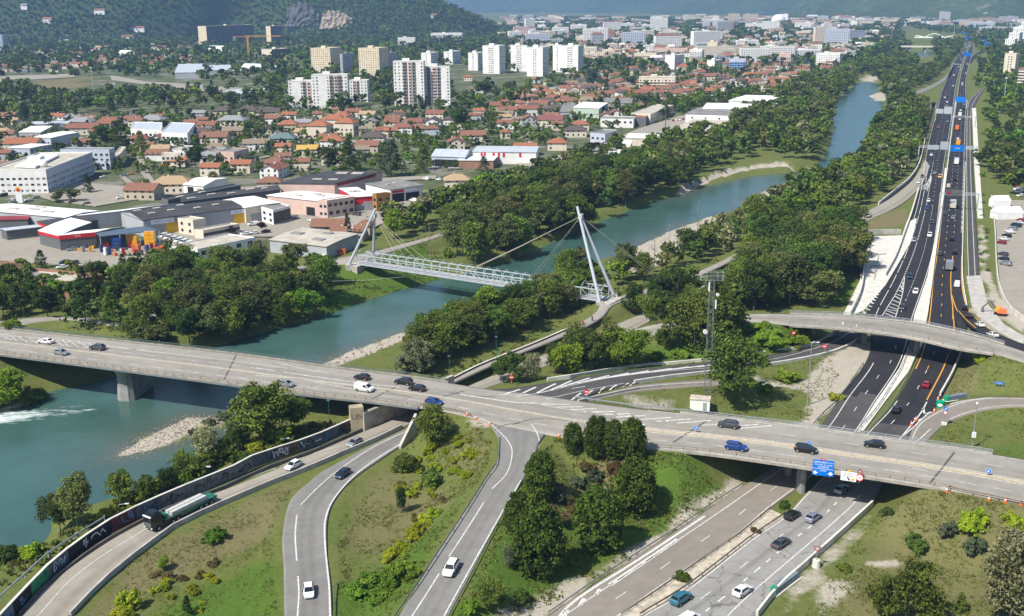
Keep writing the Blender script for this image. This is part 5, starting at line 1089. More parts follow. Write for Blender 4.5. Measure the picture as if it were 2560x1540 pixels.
# ---- tower blocks and apartment slabs
def view(px,py):
 d=ray(px,py);f=np.array([d[0],d[1],0]);f/=np.linalg.norm(f);return f,np.array([f[1],-f[0],0])
def block(xl,xc,xr,yb,yt,label,wall='white',wallB=None,th=14,fl=2.9,cw=3.3,strips=(),roof='beige',dep=14,name='tower_block',cat='tower block',ww=1.4,wh=1.4,plant=True,blindA=(),balc=None,z0=0,group=None,winB=True):
 C=G(xc,yb,z0);s=ppm(C);f,r=view(xc,yb);th=R(th);La=(xc-xl)/s/math.cos(th);Lb=max((xr-xc)/s/math.sin(th),0)if xr>xc+1 else dep;Lb=min(Lb,210)
 da=-r*math.cos(th)+f*math.sin(th);db=r*math.sin(th)+f*math.cos(th)
 h=10.0
 for _ in range(20):h+=(PJ(C+ZU*h)[1]-yt)/s*.98
 cen=C+da*La/2+db*Lb/2;t=thing(name,label,cat,cen,0,group);q=[C-cen,C+db*Lb-cen,C+db*Lb+da*La-cen,C+da*La-cen];keepout([v+cen for v in q])
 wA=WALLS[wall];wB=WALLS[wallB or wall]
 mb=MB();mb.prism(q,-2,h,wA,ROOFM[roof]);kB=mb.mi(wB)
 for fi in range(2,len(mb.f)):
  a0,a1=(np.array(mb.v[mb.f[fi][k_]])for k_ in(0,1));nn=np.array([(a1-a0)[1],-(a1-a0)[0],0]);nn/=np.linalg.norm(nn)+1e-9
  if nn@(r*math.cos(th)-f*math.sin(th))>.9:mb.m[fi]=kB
 mb.build('wall',t)
 mb=MB();nrows=max(1,int(h/fl))
 def face(a,d,L,nn,skip=()):
  nc=max(1,int(L/cw))
  for i in range(nc):
   if any(s0<=(i+.5)/nc<=s1 for s0,s1 in skip):continue
   for k in range(nrows):
    c=a+d*L*(i+.5)/nc+nn*.03+ZU*(k*fl+fl*.55);ax=d*ww/2;mb.poly([c-ax-ZU*wh/2,c+ax-ZU*wh/2,c+ax+ZU*wh/2,c-ax+ZU*wh/2],WINM if wrnd.random()<.5 else BLIND if wrnd.random()<.6 else BLIND2)
 nA=np.cross(da,ZU);nA=nA if nA@f<0 else-nA;nB=np.cross(db,ZU);nB=nB if nB@r>0 else-nB
 face(q[3],-da,La,nA,blindA)
 if winB:face(q[0],db,Lb,nB)
 if mb.f:mb.build('window',t,kind='stuff')
 for s0,s1,m_ in strips:
  a=q[3]-da*La*s0;b_=q[3]-da*La*s1;mb=MB();mb.prism([a+nA*.0,b_+nA*.0,b_+nA*.7,a+nA*.7],.2,h-.4,m_);o=mb.build('bay',t)
  mb=MB()
  for k in range(nrows):
   c=(a+b_)/2+nA*.73+ZU*(k*fl+fl*.5);ax=-da*La*(s1-s0)*.36;mb.poly([c-ax-ZU*.75,c+ax-ZU*.75,c+ax+ZU*.75,c-ax+ZU*.75],WINM)
  mb.build('window',o,kind='stuff')
 if balc:
  mb=MB()
  for a,d,L,nn in((q[3],-da,La,nA),):
   for k in range(1,nrows):mb.bar(a+nn*.6+ZU*(k*fl+.35),a+d*L+nn*.6+ZU*(k*fl+.35),1.2,.8,balc)
  mb.build('balcony',t,kind='stuff')
 mb=MB();mb.box(ZU*(h+1.5)+da*La*.1,(min(7,La*.35),min(6,Lb*.4),3.0),wA,math.atan2(da[1],da[0]));mb.build('plant_room',t)
 mb=MB()
 for a,b_ in zip(q,q[1:]+q[:1]):mb.bar(a*.995+ZU*(h+.35),b_*.995+ZU*(h+.35),.4,.7,wA)
 mb.build('parapet',t);return t
block(-14,122,246,484,426,'white corner office with blue grey shaded wing carrying a white sphere','white','blue',th=23,fl=3.1,cw=3.0,ww=1.7,wh=1.1,name='office_block',cat='office')  # right wing painted blue grey: its shade is put into the wall colour
PEACH=WALLS['pink'];DK=mat('loggia_shade',(.22,.20,.19),.9,.1)
block(780,828,857,180,121,'yellow tower block, the left of the pair with shaded grey side','yellow',th=28,cw=3.0,ww=1.1)
block(852,858,886,182,136,'lower grey wing behind the left yellow tower','grey',th=28)
block(899,950,974,194,121,'yellow tower block, the right of the pair behind the white towers','yellow',th=25,cw=3.0,ww=1.1)
block(968,973,995,190,134,'lower grey wing behind the right yellow tower','grey',th=28)
block(725,790,790,268,203,'white tower with peach loggias, left of its group','white',th=10,blindA=((.0,.05),(.2,.42)),strips=((.55,.66,DK),(.72,.84,PEACH)))
block(784,872,876,269,187,'tallest white tower with peach loggias in the left group','white',th=10,blindA=((.2,.42),),strips=((.5,.6,DK),(.64,.72,PEACH),(.75,.83,DK)))
block(876,920,920,254,202,'small white tower with peach loggias right of its group','white',th=10,strips=((.2,.35,PEACH),(.42,.52,DK)))
block(987,1062,1066,265,154,'tall white tower with peach loggias, left of the front pair','white',th=10,blindA=((.75,.9),),strips=((.32,.44,DK),(.5,.58,PEACH),(.62,.72,DK)))
block(1060,1126,1128,263,167,'white tower with peach loggias, right of the front pair, partly shaded','white',th=10,blindA=((.75,.9),),strips=((.15,.27,DK),(.36,.48,PEACH),(.54,.64,DK)))
for a in((1054,1078,1097,170,133,'pale blind gable slab behind the right front tower'),(1110,1132,1153,160,130,'small pale blind gable slab'),(1171,1195,1210,176,133,'short white blind gable slab with shaded side'),(1207,1249,1264,184,115,'white tower with one window column, left of the pale row'),(1277,1318,1320,178,114,'white tower with one window column at the twin'),(1317,1357,1372,191,119,'front white tower with one window column and blue shaded side'),(1382,1404,1406,180,113,'white tower slice left of the row end'),(1404,1445,1459,184,115,'white tower with one window column, right end of the pale row')):
 block(*a[:5],a[5],'white',th=22,blindA=((0,.36),(.62,1)),cw=2.6,ww=1.6)
block(1662,1686,1709,174,139,'white block with dark ribbed shaded side','white',th=25,blindA=((0,1),));block(1723,1754,1760,160,125,'white apartment tower with balcony rows','white',th=15,balc=WALLS['white'])
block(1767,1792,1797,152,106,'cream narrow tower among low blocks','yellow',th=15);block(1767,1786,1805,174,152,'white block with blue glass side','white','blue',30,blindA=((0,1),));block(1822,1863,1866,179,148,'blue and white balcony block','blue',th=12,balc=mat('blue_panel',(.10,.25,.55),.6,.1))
block(1459,1512,1512,158,133,'cream balcony slab right of the white towers','cream',th=6,balc=WALLS['cream'],name='apartment_slab',cat='apartment slab');block(1505,1552,1556,150,125,'cream slab behind the balcony slab','cream',th=8,name='apartment_slab',cat='apartment slab')
block(1584,1640,1644,160,134,'cream stepped slab with balconies','cream',th=8,balc=WALLS['cream'],name='apartment_slab',cat='apartment slab');block(1632,1718,1722,148,122,'long pink cream terrace slab with many chimneys','pink',th=8,balc=WALLS['cream'],name='apartment_slab',cat='apartment slab')
block(1597,1687,1690,226,194,'long cream balcony block with five rows above red roofs','cream',th=5,balc=WALLS['cream'],cw=3.6,ww=2.2,name='apartment_slab',cat='apartment slab')
block(1938,1977,1980,158,135,'pink apartment block with white balconies','pink',th=8,balc=WALLS['white'],name='apartment_slab',cat='apartment slab');block(2041,2098,2104,162,135,'white stepped apartment block near the river wood','white',th=10,name='apartment_slab',cat='apartment slab')
block(1469,1500,1501,102,72,'pale ribbed tower in the middle distance','blue',th=10);block(1506,1536,1538,105,75,'brown and yellow patterned tower in the middle distance','rust',th=10,strips=((.1,.3,YELM),));block(1755,1775,1780,76,55,'grey brown distant tower','grey',th=20)
block(2043,2070,2075,59,40,'broad pale distant tower with stepped top','grey',th=15);block(2125,2143,2145,72,54,'slim white tower far down the valley','white',th=12);block(2145,2163,2170,126,110,'blue grey cube block by the wood','grey',th=20)
block(499,519,640,114,66,'long dark slab block with cream end wall on the hillside, left half','yellow','slab',40,blindA=((0,1),),roof='beige',name='slab_block',cat='apartment slab')  # long front gets a dark wall colour, the shade on it painted in
block(668,679,708,114,66,'long dark slab block with cream end wall on the hillside, right half','yellow','slab',40,blindA=((0,1),),name='slab_block',cat='apartment slab')  # same dark front, shade put into the wall colour
block(656,681,726,152,124,'short dark slab with tan end wall below the crane','cream','slab',40,blindA=((0,1),),name='slab_block',cat='apartment slab')  # second wall colour carries the shade of the turned front
block(1077,1155,1158,99,83,'long white balcony slab at the end of the hill','white',th=5,balc=WALLS['white'],name='apartment_slab',cat='apartment slab');block(995,1038,1040,112,94,'white stepped flats left of the long white slab','white',th=8,name='apartment_slab',cat='apartment slab')
block(2508,2534,2542,196,135,'tall pale tower with a dark window column at the right edge','cream',th=20,blindA=((0,.35),(.75,1)));block(2545,2580,2590,222,172,'orange brown and white tower at the right edge','rust',th=15,balc=WALLS['white'])
for i_,(a,b_,c_,yb_,yt_)in enumerate(((2512,2534,2540,128,98),(2521,2545,2552,120,82),(2532,2566,2575,112,68),(2552,2590,2600,104,54))):block(a,b_,c_,yb_,yt_,'white stepped high rise of the right edge row','white',th=15,group='white high rises at the right edge')
block(-40,10,20,128,88,'blue white tower at the left edge below the hill','blue',th=20)
cs_=G(1945,60,0);rr=17.5/ppm(cs_);t=thing('gas_dome','huge white dome of the distant research site','dome',cs_)
bm=bmesh.new();bmesh.ops.create_uvsphere(bm,u_segments=28,v_segments=16,radius=rr);me=bpy.data.meshes.new('shell');bm.to_mesh(me);bm.free();me.polygons.foreach_set('use_smooth',[True]*len(me.polygons));me.materials.append(WHITE);link('shell',me,t,(0,0,rr*.35));mb=MB();mb.cyl((0,0,0),rr*.97,rr*.45,WHITE,28);mb.build('drum',t)
# ---- the rest of the town, block by block to the valley end
rnd=random.Random(11);CITYN=0
def far_block(px,yb,w_m,h_m,d_m,wl,rf,k):
 C=G(px,yb,0);rot=rnd.choice([0,0,.3,-.3,.15])+rnd.uniform(-.1,.1);rm=ROOFM[rf]if rf in ROOFM else TILE[rf]
 lab={'white':'white','cream':'cream','grey':'grey','pink':'pink','blue':'pale blue','sand':'sand coloured','yellow':'pale yellow'}[wl]+' far block with %s roof, %s'%(rf if rf in ROOFM else TNAME[rf],'tall' if h_m>24 else 'broad' if w_m>40 else 'mid height' if h_m>13 else 'low')
 t=thing('far_building',lab+' '+('beyond the river wood' if px>2150 else 'under the mountain' if yb<66 else 'in the dense far town' if yb<110 else 'among the middle town trees'),'building',C,rot,'blocks of the far town')
 RECTS.append(np.array([C[:2]+np.array([math.cos(rot)*a-math.sin(rot)*b_,math.sin(rot)*a+math.cos(rot)*b_])for a,b_ in((-w_m/2,-d_m/2),(w_m/2,-d_m/2),(w_m/2,d_m/2),(-w_m/2,d_m/2))]))
 mb=MB();mb.box((0,0,h_m/2-1),(w_m,d_m,h_m+2),WALLS[wl]);mb.build('wall',t)
 mb=MB()
 if rf in ROOFM:mb.box((0,0,h_m+.2),(w_m*.97,d_m*.97,.3),rm);mb.box((w_m*rnd.uniform(-.3,.3),0,h_m+1.4),(w_m*.2,d_m*.4,2.4),WALLS[wl])
 else:
  hx,hy=w_m/2+.5,d_m/2+.5;zt=h_m+min(4.5,hy*.5);z0=h_m+.02
  mb.poly([(-hx,-hy,z0),(hx,-hy,z0),(hx*.7,0,zt),(-hx*.7,0,zt)],rm);mb.poly([(hx,hy,z0),(-hx,hy,z0),(-hx*.7,0,zt),(hx*.7,0,zt)],rm);mb.poly([(-hx,hy,z0),(-hx,-hy,z0),(-hx*.7,0,zt)],rm);mb.poly([(hx,-hy,z0),(hx,hy,z0),(hx*.7,0,zt)],rm)
 mb.build('roof',t)
 if yb>62:
  mb=MB();nr=max(1,int(h_m/3));nc=max(2,int(w_m/3.6))
  for k_ in range(nr):
   for i in range(nc):
    x=-w_m/2+(i+.5)*w_m/nc;z=1.7+3*k_;mb.poly([(x-.8,-d_m/2-.04,z-.7),(x+.8,-d_m/2-.04,z-.7),(x+.8,-d_m/2-.04,z+.7),(x-.8,-d_m/2-.04,z+.7)],WINM)
  mb.build('window',t,kind='stuff')
spots=[]
def try_spot(px,yb,gap):
 C=G(px,yb,0)
 for a in spots:
  if abs(a[0]-C[0])<gap and abs(a[1]-C[1])<gap*1.3:return False
 for P in RECTS:
  c=P.mean(0)
  if np.hypot(c[0]-C[0],c[1]-C[1])<gap*.8:return False
 if inpoly(np.array([C[0]]),np.array([C[1]]),RIVER)[0]:return False
 spots.append(C);return True
n_=0;tries=0
while n_<215 and tries<6000:
 tries+=1;yb=54+105*rnd.random()**1.5;px=rnd.uniform(1260,2240)
 if px>2240-(yb-60)*1.3 and px<2440:continue
 if yb>120 and px<1450:continue
 if not try_spot(px,yb,26+(160-yb)*.14):continue
 big=rnd.random();wl=rnd.choice(['white','white','white','white','white','cream','cream','grey','pink','blue','yellow','sand']);rf=rnd.choice(['white','white','beige','beige','grey','red','brown'])if big>.25 else rnd.choice(['red','orange','brown','red'])
 rf='beige' if rf=='red' and big>.6 else rf
 if rf=='red':rf='brown'
 far_block(px,yb,rnd.uniform(13,24)if big<.5 else rnd.uniform(24,58),rnd.uniform(9,15)if big<.5 else rnd.uniform(14,26)if big<.9 else rnd.uniform(26,42),rnd.uniform(12,18),wl,rf,n_);n_+=1
for px,yb,w_,h_ in((2250,58,60,14),(2290,62,90,12),(2330,66,70,18),(2400,62,110,16),(2450,72,80,20),(2490,80,90,14),(2520,60,60,26),(2470,55,40,34),(2200,50,50,18),(2360,56,40,40)):far_block(px,yb,w_,h_,18,rnd.choice(['white','grey','blue']),'beige',0)
# ------------------------------------------------------------------ foliage
def leafmat(name,dark,mid,light,hue=.03):
 dark,mid,light=([c*k for c,k in zip(q,(1.28,1.2,1.05))]for q in(dark,mid,light))
 m,n,l,b=nodes_of('leaves_'+name)
 at=nd(n,'ShaderNodeAttribute',attribute_name='tint');oi=nd(n,'ShaderNodeObjectInfo');rt=nd(n,'ShaderNodeAttribute',attribute_name='kin')
 r=ramp(n,[(.0,dark),(.5,mid),(1,light)]);l.new(at.outputs['Fac'],r.inputs[0])
 ad=nd(n,'ShaderNodeMath',operation='ADD');l.new(oi.outputs['Random'],ad.inputs[0]);l.new(rt.outputs['Fac'],ad.inputs[1]);fr=nd(n,'ShaderNodeMath',operation='FRACT');l.new(ad.outputs[0],fr.inputs[0])
 hs=nd(n,'ShaderNodeHueSaturation')
 mh=nd(n,'ShaderNodeMapRange');mh.inputs[3].default_value=.5-hue;mh.inputs[4].default_value=.5+hue*.6;l.new(fr.outputs[0],mh.inputs[0]);l.new(mh.outputs[0],hs.inputs['Hue'])
 m2=nd(n,'ShaderNodeMath',operation='MULTIPLY');l.new(fr.outputs[0],m2.inputs[0]);m2.inputs[1].default_value=7.13;f2=nd(n,'ShaderNodeMath',operation='FRACT');l.new(m2.outputs[0],f2.inputs[0])
 mv=nd(n,'ShaderNodeMapRange');mv.inputs[3].default_value=.72;mv.inputs[4].default_value=1.28;l.new(f2.outputs[0],mv.inputs[0]);l.new(mv.outputs[0],hs.inputs['Value'])
 l.new(r.outputs[0],hs.inputs['Color']);l.new(hs.outputs[0],b.inputs['Base Color']);b.inputs['Roughness'].default_value=.75;b.inputs['Specular IOR Level'].default_value=.12
 tr=nd(n,'ShaderNodeBsdfTranslucent');l.new(hs.outputs[0],tr.inputs[0]);mx=nd(n,'ShaderNodeMixShader');mx.inputs[0].default_value=.32
 l.new(b.outputs[0],mx.inputs[1]);l.new(tr.outputs[0],mx.inputs[2]);l.new(mx.outputs[0],n['Material Output'].inputs[0]);return m
LEAF={'mid':leafmat('mid',(.034,.064,.011),(.075,.128,.022),(.135,.200,.038)),'dark':leafmat('dark',(.018,.036,.010),(.036,.068,.016),(.068,.110,.026)),'olive':leafmat('olive',(.050,.068,.020),(.095,.122,.038),(.155,.185,.066)),'pale':leafmat('pale',(.07,.085,.04),(.125,.15,.075),(.27,.30,.18)),'lime':leafmat('lime',(.10,.16,.010),(.19,.27,.016),(.30,.38,.028)),'bluish':leafmat('bluish',(.032,.054,.030),(.064,.096,.056),(.112,.145,.092),.01),'thuja':leafmat('thuja',(.020,.040,.007),(.048,.085,.013),(.095,.142,.024),.01),'purple':leafmat('purple',(.018,.010,.014),(.036,.018,.024),(.06,.03,.035),.01),'green':leafmat('green',(.055,.115,.011),(.105,.20,.018),(.165,.27,.034)),'rusty':leafmat('rusty',(.070,.056,.022),(.115,.095,.038),(.16,.135,.058)),'yellow':leafmat('yellow',(.10,.14,.01),(.20,.25,.014),(.31,.35,.025),.01),'hay':leafmat('hay',(.085,.105,.028),(.135,.150,.046),(.20,.20,.075)),'grey':leafmat('grey',(.055,.075,.045),(.10,.13,.080),(.155,.185,.120),.01)}
BARK=mat('bark',(.10,.082,.062),.95,.25,3);BARKP=mat('pale_bark',(.24,.215,.18),.95,.2,3)
def crown_arrays(kind,seed,nclump,nleaf,leaf):
 """leaf quads of one crown, unit height, as (verts, faces, tint)"""
 r=np.random.default_rng(seed);C=[];S_=[]
 while len(C)<nclump:
  if kind=='round':
   if not C:lobes=[(np.array([math.cos(a)*q,math.sin(a)*q,z]),R_)for a,q,z,R_ in zip(r.uniform(0,6.283,7),r.uniform(.06,.30,7),r.uniform(.36,.80,7),r.uniform(.15,.25,7))]+[(np.array([0,0,.68]),.24)]
   lc,lr=lobes[int(r.integers(0,8))];d=r.normal(size=3);d/=np.linalg.norm(d);q=r.uniform(.45,1)**.5;c=lc+d*lr*q*(1,1,.9);s=r.uniform(.06,.12)
   if c[2]<.2 or c[2]>1:continue
  elif kind=='tall':
   z=r.uniform(.22,.95);w_=.27*math.sin(math.pi*min(1,(z-.08)/.98))**.6*r.uniform(.75,1.1);a=r.uniform(0,6.283);q=r.uniform(.2,1)**.5
   c=np.array([math.cos(a)*w_*q,math.sin(a)*w_*q,z]);s=r.uniform(.07,.14)
  elif kind=='thuja':
   z=r.uniform(.05,.93);w_=.38*math.sin(math.pi*min(1,z*.86+.13))**.62;a=r.uniform(0,6.283);q=r.uniform(.7,1)
   c=np.array([math.cos(a)*w_*q,math.sin(a)*w_*q,z]);s=r.uniform(.07,.12)
  elif kind=='cypress':
   z=r.uniform(.04,.93);w_=.10*(1-max(0,z-.5)/.55)**.7;a=r.uniform(0,6.283);c=np.array([math.cos(a)*w_,math.sin(a)*w_,z]);s=r.uniform(.04,.07)
  elif kind=='cedar':
   t=int(r.integers(0,7));z=.18+t*.125+r.uniform(-.015,.015);w_=.46*(1-t/7.6);a=r.uniform(0,6.283);q=r.uniform(.15,1)**.6;c=np.array([math.cos(a)*w_*q,math.sin(a)*w_*q,z-.05*q]);s=r.uniform(.06,.11)
  elif kind=='conifer':
   z=r.uniform(.08,.97);w_=.30*(1-z)**.8+.02;a=r.uniform(0,6.283);q=r.uniform(.5,1);c=np.array([math.cos(a)*w_*q,math.sin(a)*w_*q,z-.04*q]);s=r.uniform(.04,.08)*(1.25-z*.6)
  else:
   if not C:lobes=[(r.uniform(-.42,.42),r.uniform(-.34,.34),r.uniform(.16,.34),r.uniform(.45,.98))for _ in range(6)]
   lx,ly,lr,lh=lobes[int(r.integers(0,6))];a=r.uniform(0,6.283);q=r.uniform(0,1)**.5;c=np.array([lx+math.cos(a)*lr*q,ly+math.sin(a)*lr*q,.75*lh*math.sqrt(max(0,1-q*q))*r.uniform(.7,1.05)+.05]);s=r.uniform(.07,.15)
  C.append(c);S_.append(s)
 C=np.array(C);S_=np.array(S_);ct=r.uniform(.2,.85,nclump)
 k=np.repeat(np.arange(nclump),nleaf);N=len(k)
 d=r.normal(size=(N,3));d/=np.linalg.norm(d,axis=1)[:,None];d[:,2]=np.where(d[:,2]<-.5,-d[:,2],d[:,2]);an=r.uniform(.65,1.45,(nclump,3))[k]
 fl=.75 if kind in('cedar',)else 1.0
 p=C[k]+d*an*(S_[k]*r.uniform(.55,1.12,N))[:,None]*(1,1,.55 if kind=='cedar' else .85)
 nrm=d*.8+r.normal(size=(N,3))*.5+(0,0,.22);nrm/=np.linalg.norm(nrm,axis=1)[:,None]
 a=np.cross(nrm,r.normal(size=(N,3)));a/=np.linalg.norm(a,axis=1)[:,None];b_=np.cross(nrm,a)
 sz=(leaf*r.uniform(.6,1.35,N))[:,None]
 v=np.stack([p-a*sz-b_*sz*.7,p+a*sz-b_*sz*.7,p+a*sz*.7+b_*sz,p-a*sz*.7+b_*sz],1).reshape(-1,3)
 f=np.arange(N*4).reshape(-1,4);t=np.clip(ct[k]+r.normal(size=N)*.22,0,1)
 v[:,2]=np.maximum(v[:,2],.01);return v,f,t
def crown_mesh(kind,seed,nclump,nleaf,leaf,m):
 v,f,t=crown_arrays(kind,seed,nclump,nleaf,leaf);me=npmesh('crown',v,f,[m]);at=me.attributes.new('tint','FLOAT','POINT');at.data.foreach_set('value',np.repeat(t,4).astype(np.float32));return me
def trunk_mesh(h,r,m,limbs=3,seed=0):
 q=MB();rd=random.Random(seed);q.tube([(0,0,-.04),(.01,0,h*.5),(0,.01,h)],r,m,6,r*.45)
 for i in range(limbs):
  a=i*2.4+rd.random();z=h*rd.uniform(.45,.8);q.tube([(0,0,z),(math.cos(a)*.12,math.sin(a)*.12,z+.16),(math.cos(a)*.19,math.sin(a)*.19,z+.34)],r*.5,m,4,r*.12)
 return q.mesh('trunk')
PROT={}
def proto(kind,col):
 k=(kind,col)
 if k not in PROT:
  cfg={'round':(120,58,.0150),'tall':(95,52,.0135),'thuja':(200,42,.018),'cypress':(60,24,.012),'cedar':(110,26,.018),'conifer':(120,20,.015),'bush':(80,86,.027)}[kind]
  PROT[k]=[crown_mesh(kind,17*i+len(PROT),cfg[0],cfg[1],cfg[2],LEAF[col])for i in range(3)]
 return PROT[k]
TRUNK={'n':trunk_mesh(.62,.022,BARK,4,1),'p':trunk_mesh(.75,.015,BARKP,4,2),'c':trunk_mesh(.8,.02,BARK,0,3),'b':trunk_mesh(.45,.03,BARK,3,4)}
WIDE={'round':.8,'tall':.54,'thuja':.74,'cypress':.2,'cedar':.92,'conifer':.6,'bush':1.24}
CNAME={'mid':'green','dark':'dark green','olive':'olive green','pale':'whitish blossoming','lime':'lime green','bluish':'blue green','thuja':'blackish green','purple':'purple leaved','green':'fresh green','rusty':'rusty brown','yellow':'yellow green','grey':'grey green'}
KNAME={'round':('broadleaf tree','tree'),'tall':('slender tree','tree'),'thuja':('dense egg shaped conifer','conifer'),'cypress':('narrow cypress','cypress'),'cedar':('layered cedar','cedar'),'conifer':('pointed conifer','conifer'),'bush':('spreading bush','bush')}
ONAME={'round':'broadleaf_tree','tall':'slender_tree','thuja':'dense_conifer','cypress':'cypress','cedar':'cedar','conifer':'pointed_conifer','bush':'bush'}
PLANTED=[]
def tree(x,y,h,kind='round',col='mid',where='',wide=1.0,z=None,group=None,label=None):
 z=gz(x,y)if z is None else z;i=len(PLANTED);rz=(i*2.399)%6.283
 lab=label or('%s%s %s %s'%('tall ' if h>15 and kind!='bush' else 'small ' if h<6 and kind!='bush' else '',CNAME[col],KNAME[kind][0],where)).strip()
 t=thing(ONAME[kind],lab,KNAME[kind][1],(x,y,z),rz,group or('%s %s'%({'bush':'bushes','cypress':'cypresses'}.get(KNAME[kind][1],KNAME[kind][1]+'s'),re.sub('^(back|middle|front) (far left|left|centre|right|far right) ','',where))).strip())
 c=link('crown',proto(kind,col)[i%3],t);c.scale=(h*wide,h*wide,h)
 if kind!='bush':
  tr_=link('trunk',TRUNK['p' if kind=='tall' else 'c' if kind in('thuja','cypress','conifer','cedar')else 'n'],t);tr_.scale=(h,h,h)
 PLANTED.append((x,y));return t
def at_px(px,py):p=hit(px,py);return p[0],p[1]
def T(px,py,hpx,kind='round',col='mid',where='',wide=1.0,label=None,group=None):
 p=hit(px,py);el=math.atan2(CAMH-p[2],math.hypot(p[0],p[1]));return tree(p[0],p[1],hpx/ppm(p)/(math.cos(el)+(0 if kind=='bush' else .45*WIDE[kind]*wide*math.sin(el))),kind,col,where,wide,p[2]-.1,group,label)
